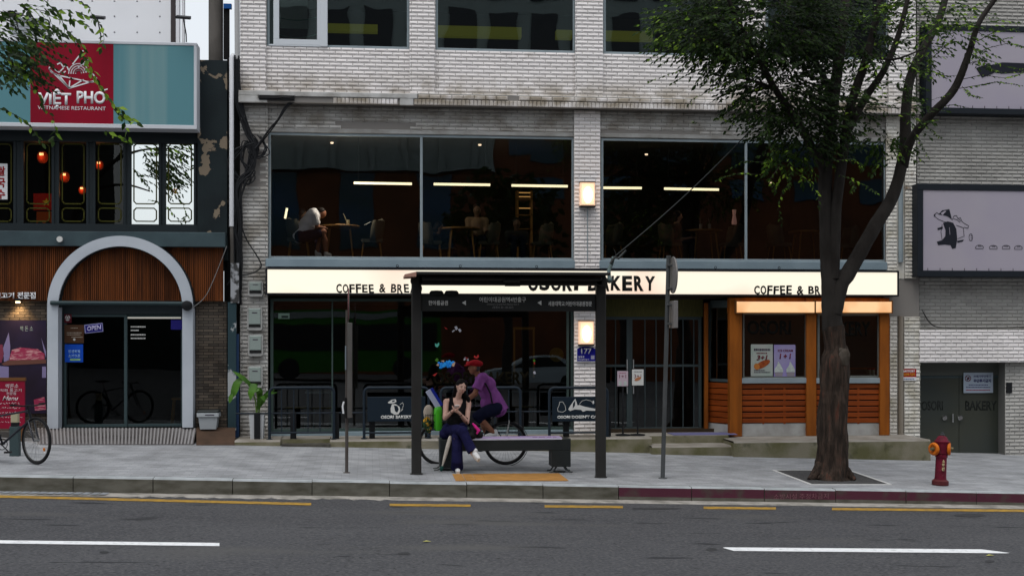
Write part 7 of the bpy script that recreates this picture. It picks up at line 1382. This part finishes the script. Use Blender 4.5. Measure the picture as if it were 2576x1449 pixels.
m.build('shelf_light', M('amber_strip', (.6,.35,.12), .5, emit=(1,.5,.15), es=.35), t)
# people upstairs
MN = thing('person', 'man in a white T-shirt bent over a table behind the upper window', 'person', (X(760,.48), .48, F2)); Q = lambda u, v, d=0: P(u, v, .48+d)
mTS = M('white_cotton', (.82,.82,.85), .9, col2=(.74,.74,.78), vs=5, bump=.9, bs=8, bd=.04)
pr = [('e', Q(808,537), (.10,.078,.10), (0,R(35),0)), ('c', Q(797,538), Q(804,537), .055, .055), ('c', Q(790,546), Q(755,592), .13, .15), ('p', [(Q(794,545,-.16),.055),(Q(797,571,-.18),.042),(Q(816,574,-.10),.03)]), ('p', [(Q(794,545,.16),.055),(Q(800,571,.18),.042),(Q(818,572,.10),.03)]), ('p', [(Q(757,595,-.10),.10),(Q(814,584,-.12),.068),(Q(818,606,-.12),.058),(Q(820,634,-.12),.04)]), ('p', [(Q(757,595,.10),.10),(Q(805,590,.14),.068),(Q(798,634,.14),.04)])]
for s_, d in ((1,-.10),(-1,.10)):
    for k in range(4): b = Q(818+k*.5,573,d-.03+.018*k); pr.append(('p', [(b,.010),(b+Vector((.03,0,-.012)),.009),(b+Vector((.045,0,-.03)),.008)]))
    b = Q(815,571,d+.03*s_); pr.append(('p', [(b,.011),(b+Vector((.03,.01*s_,.005)),.009)]))
remesh_body('body', pr, .010, mTan, MN, 3); remesh_body('t_shirt', [('c', Q(789,543), Q(753,592), .155, .165), ('e', Q(775,562), (.17,.18,.15)), ('c', Q(793,543,-.15), Q(796,560,-.18), .075, .07), ('c', Q(793,543,.15), Q(797,560,.18), .075, .07)], .012, mTS, MN, 4); remesh_body('shorts', [('p', [(Q(756,596,-.09),.125),(Q(803,587,-.12),.09)]), ('p', [(Q(756,596,.09),.125),(Q(796,592,.13),.09)]), ('c', Q(755,594,-.1), Q(755,594,.1), .12, .12)], .012, mShort, MN, 4); remesh_body('hair', [('e', Q(806,532), (.10,.085,.085)), ('e', Q(802,537), (.07,.08,.09))], .009, mHair, MN, 3)
shoe(MN, Q(820,640,-.12), Q(831,642,-.12), Vector((0,0,1)), mShoe, mWhite); shoe(MN, Q(797,639,.14), Q(806,641,.14), Vector((0,0,1)), mShoe, mWhite)
def sitter(lab, u, vh, Y, face, shirt, skin=None, pants=None, lean=.05, hair=True):
    """seated cafe guest; face = -1 looks left, 1 right, 0 to the street"""
    hp = P(u, vh, Y); t = thing('person', lab, 'person', (hp.x, Y, F2)); sk = skin or mTan; fx = (face, -1 if face == 0 else 0); f = Vector((fx[0], fx[1], 0)); s = Vector((-f.y, f.x, 0)); h = hp
    nb = h+Vector((0,0,-.17))-f*lean; hipc = Vector((h.x,h.y,F2+.55))-f*(lean+.08)
    a1, a2 = nb+s*.18+Vector((0,0,-.05)), nb-s*.18+Vector((0,0,-.05)); e1, e2 = a1+Vector((0,0,-.27))+f*.08, a2+Vector((0,0,-.27))+f*.08; w1, w2 = e1+f*.22+Vector((0,0,.04)), e2+f*.22+Vector((0,0,.04))
    pr = [('e', h, (.082,.085,.11)), ('c', nb, h-Vector((0,0,.06)), .055, .05), ('c', nb+Vector((0,0,-.12)), hipc, .12, .13), ('p', [(a1,.055),(e1,.042),(w1,.028)]), ('p', [(a2,.055),(e2,.042),(w2,.028)]), ('e', h+f*.09+Vector((0,0,-.02)), (.018,.018,.022))]
    for w in (w1, w2):
        pr.append(('e', w+f*.05, (.035,.035,.022)))
        for k in range(4): b = w+f*.07+s*(-.027+.018*k); pr.append(('p', [(b,.010),(b+f*.03+Vector((0,0,-.012)),.008)]))
        b = w+f*.04+s*.035; pr.append(('p', [(b,.011),(b+f*.03,.009)]))
    for sg in (1, -1): k = hipc+s*.1*sg+f*.42+Vector((0,0,-.02)); pr.append(('p', [(hipc+s*.09*sg,.09),(k,.065),(k+f*.03+Vector((0,0,-.42)),.045)]))
    remesh_body('body', pr, .012, sk, t, 3); remesh_body('top', [('c', nb+Vector((0,0,-.12)), hipc, .15, .155), ('c', a1, a2, .075, .075), ('c', a1, a1.lerp(e1,.75), .07, .06), ('c', a2, a2.lerp(e2,.75), .07, .06)], .014, shirt, t, 4)
    lg = []
    for sg in (1, -1): k = hipc+s*.1*sg+f*.42+Vector((0,0,-.02)); lg.append(('p', [(hipc+s*.09*sg,.115),(k,.085),(k+f*.03+Vector((0,0,-.38)),.06)]))
    remesh_body('trousers', lg, .014, pants or mShort, t, 3); remesh_body('hair', [('e', h+Vector((0,0,.03))-f*.02, (.09,.093,.10)), ('e', h+Vector((0,0,-.04))-f*.06, (.075,.075,.09))], .011, mHair, t, 3); return t
mBei = M('dimmed_beige_knit', (.16,.11,.07), .9); mBlk2 = M('dark_shirt', (.02,.02,.022), .9)  # beige darkened in colour to dim the guest's top
sitter('person in a beige top facing the street at the second upper table', 1200, 528, 1.5, 0, mBei, M('dimmed_skin', (.10,.06,.04), .6)); sitter('dark haired person in dark clothes before the amber shelf', 1300, 562, 1.5, 0, mBlk2, MATS['dimmed_skin']); sitter('dark haired person in black looking right at the window table', 1706, 545, 1.15, 1, mBlk2, M('indoor_skin_light', (.36,.20,.15), .6)); sitter('person in a pale top half hidden behind the white shirted man', 762, 540, 1.6, 1, M('pale_blouse', (.28,.22,.17), .9), MATS['dimmed_skin']); sitter('dim figure seated at the table right of the first window post', 1105, 572, 1.6, 1, mBlk2, MATS['dimmed_skin'])  # dim room light put into the darker skin colour
# ------------------------------------------------------------------ ground floor interior
F1 = .34; mPale = M('pale_table_edge', (.34,.40,.42), .5); mMus = M('mustard_seat', (.36,.24,.03), .6); mTurq = M('turquoise_leg', (.10,.16,.16), .5)
tf = sf = None
for u, y, lab in ((802,1.0,'pale edged table in the left shop window'),(1115,1.1,'pale edged table behind the shelter post'),(1314,1.0,'pale edged table right of the cyclist')):
    loc = (X(u,y), y, F1)
    if tf is None:
        tf = thing('shop_table', lab, 'table', loc, 'pale edged tables in the shop window'); O = (0,0,0); m = MB(); m.cbox(-.26, .26, -.3, .3, .74, .775, .004); m.build('tabletop', mPale, tf, origin=O)
        for sx, sy in ((-1,-1),(1,-1),(1,1),(-1,1)): m = MB(); m.tube([(sx*.23,sy*.26,.74),(sx*.23,sy*.26,0)], .013, 6); m.build('leg', mTurq, tf, origin=O)
    else: dup(tf, loc, 0, lab, 'pale edged tables in the shop window')
for u, y, lab in ((812,.75,'mustard topped stool under the left window table'),(744,.9,'mustard topped stool near the left window edge'),(1313,.7,'mustard topped stool right of the cyclist')):
    loc = (X(u,y), y, F1)
    if sf is None:
        sf = thing('stool', lab, 'stool', loc, 'mustard topped stools'); O = (0,0,0); m = MB(); m.cbox(-.2, .2, -.17, .17, .44, .47, .006); m.build('seat', mMus, sf, origin=O)
        for sx, sy in ((-1,-1),(1,-1),(1,1),(-1,1)): m = MB(); m.tube([(sx*.17,sy*.14,.44),(sx*.19,sy*.16,0)], .011, 6); m.build('leg', mTurq, sf, origin=O)
    else: dup(sf, loc, 0, lab, 'mustard topped stools')
t = thing('exit_sign', 'small pale green sign hanging inside the left shop window', 'sign', P(714,802,.5)); m = MB(); panel(m, 700, 788, 728, 802, .5, .53); m.build('face', M('pale_green_sign', (.40,.55,.46), .5, emit=(.5,.7,.6), es=.12), t); m = MB(); panel(m, 708, 794, 725, 800, .495, .5); m.build('symbol', M('sign_green', (.03,.10,.06), .5), t)
t = thing('wall_panel', 'dim amber framed board deep inside the shop', 'board', P(1318,950,3.0)); m = MB(); panel(m, 1292, 826, 1345, 950, 3.0, 3.05); m.build('board', M('dark_board', (.03,.022,.01), .7), t); m = MB()
for u0, v0, u1, v1 in ((1292,823,1346,829),(1292,829,1296,950),(1341,829,1345,950)): panel(m, u0, v0, u1, v1, 2.98, 3.0)
m.build('board_frame', M('amber_frame', (.09,.05,.015), .5, emit=(.8,.4,.08), es=.02), t)
m = MB(); p = P(1400,892,3.0); m.ell(p, (.16,.1,.16), 14, 9); small('yellow_lamp', 'dim yellow round lamp deep inside the shop', 'lamp', m, M('dim_yellow', (.07,.05,.008), .6, emit=(.8,.5,.03), es=.01))
# painted window decorations behind the cyclist
t = thing('window_decoration', 'blue cloud shaped tinsel decoration on the shop glass', 'decoration', P(1122,928,.12)); m = MB()
for k in range(30): a = rl.uniform(-18,18); p = P(1122+a, 917+rl.uniform(-6,6)-a*.12, .10); m.ell(p, (rl.uniform(.02,.04), .015, rl.uniform(.02,.04)), 7, 5)
m.build('tinsel', M('azure_tinsel', (.01,.19,.65), .5, col2=(.03,.33,.8), vs=16), t); m = MB(); poly(m, [(1097,918),(1103,914),(1104,921)], .08); poly(m, [(1138,914),(1146,910),(1142,922),(1136,920)], .08); poly(m, [(1108,907),(1118,906),(1116,911)], .08); m.build('trim', M('peach_trim', (.45,.30,.2), .6), t)
def deco(lab, parts): 
    t = thing('window_decoration', lab, 'decoration', P(*parts[0][0][0], .12), 'little stickers on the shop glass')
    for k, (pts, mat) in enumerate(parts): m = MB(); poly(m, pts, .13, .004); m.build('sticker', mat, t)
mGm = M('mint_sticker', (.10,.42,.33), .6); mLg = M('lilac_sticker', (.45,.45,.50), .6); mRs = M('red_sticker', (.40,.03,.03), .6)
deco('mint mitten shaped sticker on the dark shop glass', [([(1094,863),(1099,866),(1104,861),(1105,867),(1100,874),(1095,871)], mGm)]); deco('pair of pale diamond stickers on the dark shop glass', [([(1143,822),(1149,820),(1152,827),(1147,831)], mLg), ([(1152,829),(1157,826),(1161,832),(1157,836)], mLg), ([(1137,833),(1143,829),(1144,832),(1138,836)], mLg)]); deco('tiny red sticker above the mint one', [([(1117,822),(1122,825),(1127,829),(1121,827)], mRs)]); deco('small green and red star sticker above the blue tinsel', [([(1094,906),(1099,900),(1104,905),(1100,911)], M('leaf_sticker', (.06,.18,.02), .6))]); deco('small red berry sticker below the blue tinsel', [([(1088,944),(1094,940),(1100,938),(1094,946)], mRs)]); deco('pale teardrop sticker near the reflected car', [([(1341,935),(1346,933),(1348,940),(1343,941)], mLg)]); deco('green and red sticker dangling high right on the shop glass', [([(1340,907),(1344,903),(1347,907),(1344,911)], MATS['leaf_sticker']), ([(1342,912),(1346,911),(1345,917)], mRs)])
t = thing('candy_cane', 'red and white candy cane sticker over the cap of the cyclist', 'decoration', P(1173,915,.12)); m = MB(); arc_ = [(1174,914),(1177,908),(1176,902),(1171,900),(1168,905)]
for k in range(4): m.mi = k % 2; lines(m, arc_[k:k+2], .13, 4)
m.build('cane', [mRs, mLg], t); t = MB(); poly(t, [(1192,899),(1193,893),(1198,898),(1203,891),(1205,897),(1200,902)], .13); tag(t.build('bow_sticker', mRs, None), 'red bow sticker showing above the red cap', 'decoration')
m = MB(); m.cbox(X(450,1.0)-.15, X(450,1.0)+.15, .85, 1.15, 1.0, 1.03); 
t = thing('wooden_stool', 'honey coloured wooden stool behind the right sliding door', 'stool', (X(453,1.0), 1.0, .42)); zz_ = Z(453,1000,1.0); m = MB(); x = X(453,1.0); m.cbox(x-.15, x+.15, .85, 1.15, zz_-.04, zz_); m.build('seat', mTkw, t)
for sx, sy in ((-1,-1),(1,-1),(1,1),(-1,1)): m = MB(); m.tube([(x+sx*.11,1+sy*.11,zz_-.03),(x+sx*.16,1+sy*.14,.42)], .018, 6); m.build('leg', mTkw, t)
# ------------------------------------------------------------------ across the street, seen only in the glass
mOB = M('terracotta_brick', (.135,.048,.020), .8, col2=(.085,.034,.017), vs=.6); mTG = M('teal_pane', (.008,.04,.05), .3, col2=(.008,.06,.13), vs=.5, stretch=(.2,1,1)); mGC = M('grey_cladding', (.24,.29,.285), .7); mDG = M('dark_pane', (.015,.02,.025), .2)
OP = thing('opposite_building', 'terracotta and grey block across the street, mirrored in the windows', 'building', (8, -52, -.5)); Yo = -46
m = MB(); m.box(-10.5, 4, Yo-10, Yo, -1, 11); m.box(4, 40, Yo-10, Yo, -1, 17); m.build('brick_wall', mOB, OP)
m = MB(); m.box(-10.7, 4, Yo-10, Yo+.3, 11, 13.3); m.box(-10.5, 4, Yo-10, Yo-.1, 13.3, 22); m.box(4, 40, Yo-10, Yo-.1, 17, 22)
x = -10.5
while x < 4: m.box(x, x+.35, Yo+.3, Yo+.5, 11, 13.3); x += 1.9
m.build('grey_cladding', mGC, OP)
m = MB(); rr = random.Random(4)
x = -8.6
while x < 4: m.box(x, x+1.9, Yo-.05, Yo+.05, 6.8, 10.9); x += 4.2
for zz_ in (12, 15):
    x = 5
    while x < 38: m.box(x, x+1.9, Yo-.05, Yo+.05, zz_, zz_+1.5); x += 3.8
for zz_ in (7.6, 9.6):
    x = 6
    while x < 38: m.box(x, x+1.9, Yo-.05, Yo+.06, zz_+2, zz_+3.2); x += 3.8
m.build('window_panes', mTG, OP); m = MB()
for zz_ in (14.5, 17.6, 20.7, 23.8):
    x = -10
    while x < 38:
        if not (x > 2.5 and zz_ < 17): m.box(x, x+1.5, Yo-.12, Yo+.0, zz_, zz_+2.3)
        x += 2.3
m.build('dark_panes', mDG, OP)
ol = thing('opposite_house', 'dark building further left across the street, mirrored in the windows', 'building', (-30, -52, -.5)); m = MB(); m.box(-60, -18.2, Yo-10, Yo+1, -1, 14); m.box(-18.2, -10.5, Yo-10, Yo-2, -1, 6.5); m.build('wall', M('dark_render', (.05,.055,.05), .9), ol)
Vc = thing('parked_car', 'silver car across the street, mirrored in the shop window', 'car', (0, -30.5, -.3)); cx = P(1345,930,30.5).x; zc = rz(cx,-30)
m = MB(); prof = [(-2.3,.30),(-2.3,.62),(-2.0,.78),(-1.25,.90),(-.45,1.34),(.2,1.44),(.95,1.40),(1.75,1.0),(2.2,.92),(2.3,.6),(2.3,.3)]; m.prism([(cx+a, zc+b) for a, b in prof], -31.4, -29.7); m.build('body', M('silver_paint', (.30,.35,.38), .4), Vc)
m = MB(); m.prism([(cx+a, zc+b) for a, b in ((-1.0,.93),(-.42,1.28),(.2,1.37),(.9,1.33),(1.4,1.0))], -31.41, -29.69); m.build('side_window', mInk, Vc)
for dx in (-1.45, 1.4): m = MB(); m.tube([(cx+dx,-31.42,zc+.32),(cx+dx,-29.68,zc+.32)], .32, 20); m.build('wheel', mTyre, Vc)
bx0, bx1 = P(640,850,33).x, P(1110,850,33).x; zc = rz(bx0,-33); Vb = thing('city_bus', 'green and white city bus across the street, mirrored in the shop window', 'bus', (bx0, -34, zc)); m = MB(); m.cbox(bx0, bx1, -35.5, -33, zc+.35, zc+3.1, .1); m.build('body', M('bus_green', (.022,.10,.012), .4), Vb); m = MB(); m.box(bx0+.2, bx1-.2, -33.02, -32.97, zc+1.3, zc+2.5); m.build('side_window', mInk, Vb); m = MB(); m.box(bx0, bx1, -33.02, -32.98, zc+2.75, zc+3.0); m.build('roof_band', M('bus_roof_grey', (.16,.18,.18), .6), Vb)
for f in (.18, .8): m = MB(); x = bx0+(bx1-bx0)*f; m.tube([(x,-35.4,zc+.48),(x,-32.95,zc+.48)], .48, 20); m.build('wheel', mTyre, Vb)

mYB = M('yellow_green_glow', (.25,.26,.03), .6, emit=(.55,.6,.05), es=.07)  # interior light put in as strips with a faint glow
t = None
for i, (a, b, v0, v1) in enumerate(((822,950,61,80),(1098,1312,67,93),(1400,1440,76,97),(1522,1642,79,101))):
    m = MB(); panel(m, a, v0, b, v1, .75, .95); tag(m.build('lit_strip', mYB, None), 'yellow green lit strip inside the top floor window, '+('right of the white sash','longest of the four, in the middle bay','short end just left of the second white pilaster','beside the hanging foliage')[i], 'beam', 'yellow green lit strips behind the top windows')

# trees of the opposite pavement, mirrored in the glass
E = Crown()
ot = thing('street_tree', 'leafy tree on the opposite pavement, mirrored in the upper windows', 'tree', (3.0, -29.5, -.4))
def opp(x, y, zc, rx, rz_, n, root):
    for i in range(n):
        a, b = rl.uniform(0, 6.28), rl.uniform(-1, 1); q = rl.random()**.4; p = Vector((x+rx*q*math.cos(a)*(1-b*b)**.5, y+rx*.8*q*math.sin(a)*(1-b*b)**.5, zc+rz_*q*b)); E.leaf(p, (rl.uniform(-1,1), rl.uniform(-1,1), rl.uniform(-.8,.2)), rl.uniform(.35,.6), 0)
    m = MB(); m.tube([(x,y,-.5),(x+.1,y,3),(x-.1,y,zc)], [.22,.18,.10], 10); m.tube([(x,y,3),(x+1.2,y+.2,zc+.5)], [.13,.06], 8); m.tube([(x,y,2.6),(x-1.1,y-.2,zc+.3)], [.12,.05], 8); m.build('trunk', mBark2, root, True)
opp(3.0, -29.5, 6.8, 2.6, 2.6, 900, ot)
E.tw.tube([(3,-29.5,5),(3.2,-29.3,8)], .04, 5); E.build(ot)
E = Crown(); ot2 = thing('street_tree', 'second leafy tree on the opposite pavement, mirrored beside the wall lamp', 'tree', (8.2, -29.5, -.5)); opp(8.2, -29.5, 6.4, 2.0, 2.4, 550, ot2); E.tw.tube([(8.2,-29.5,5),(8.3,-29.3,8)], .04, 5); E.build(ot2)
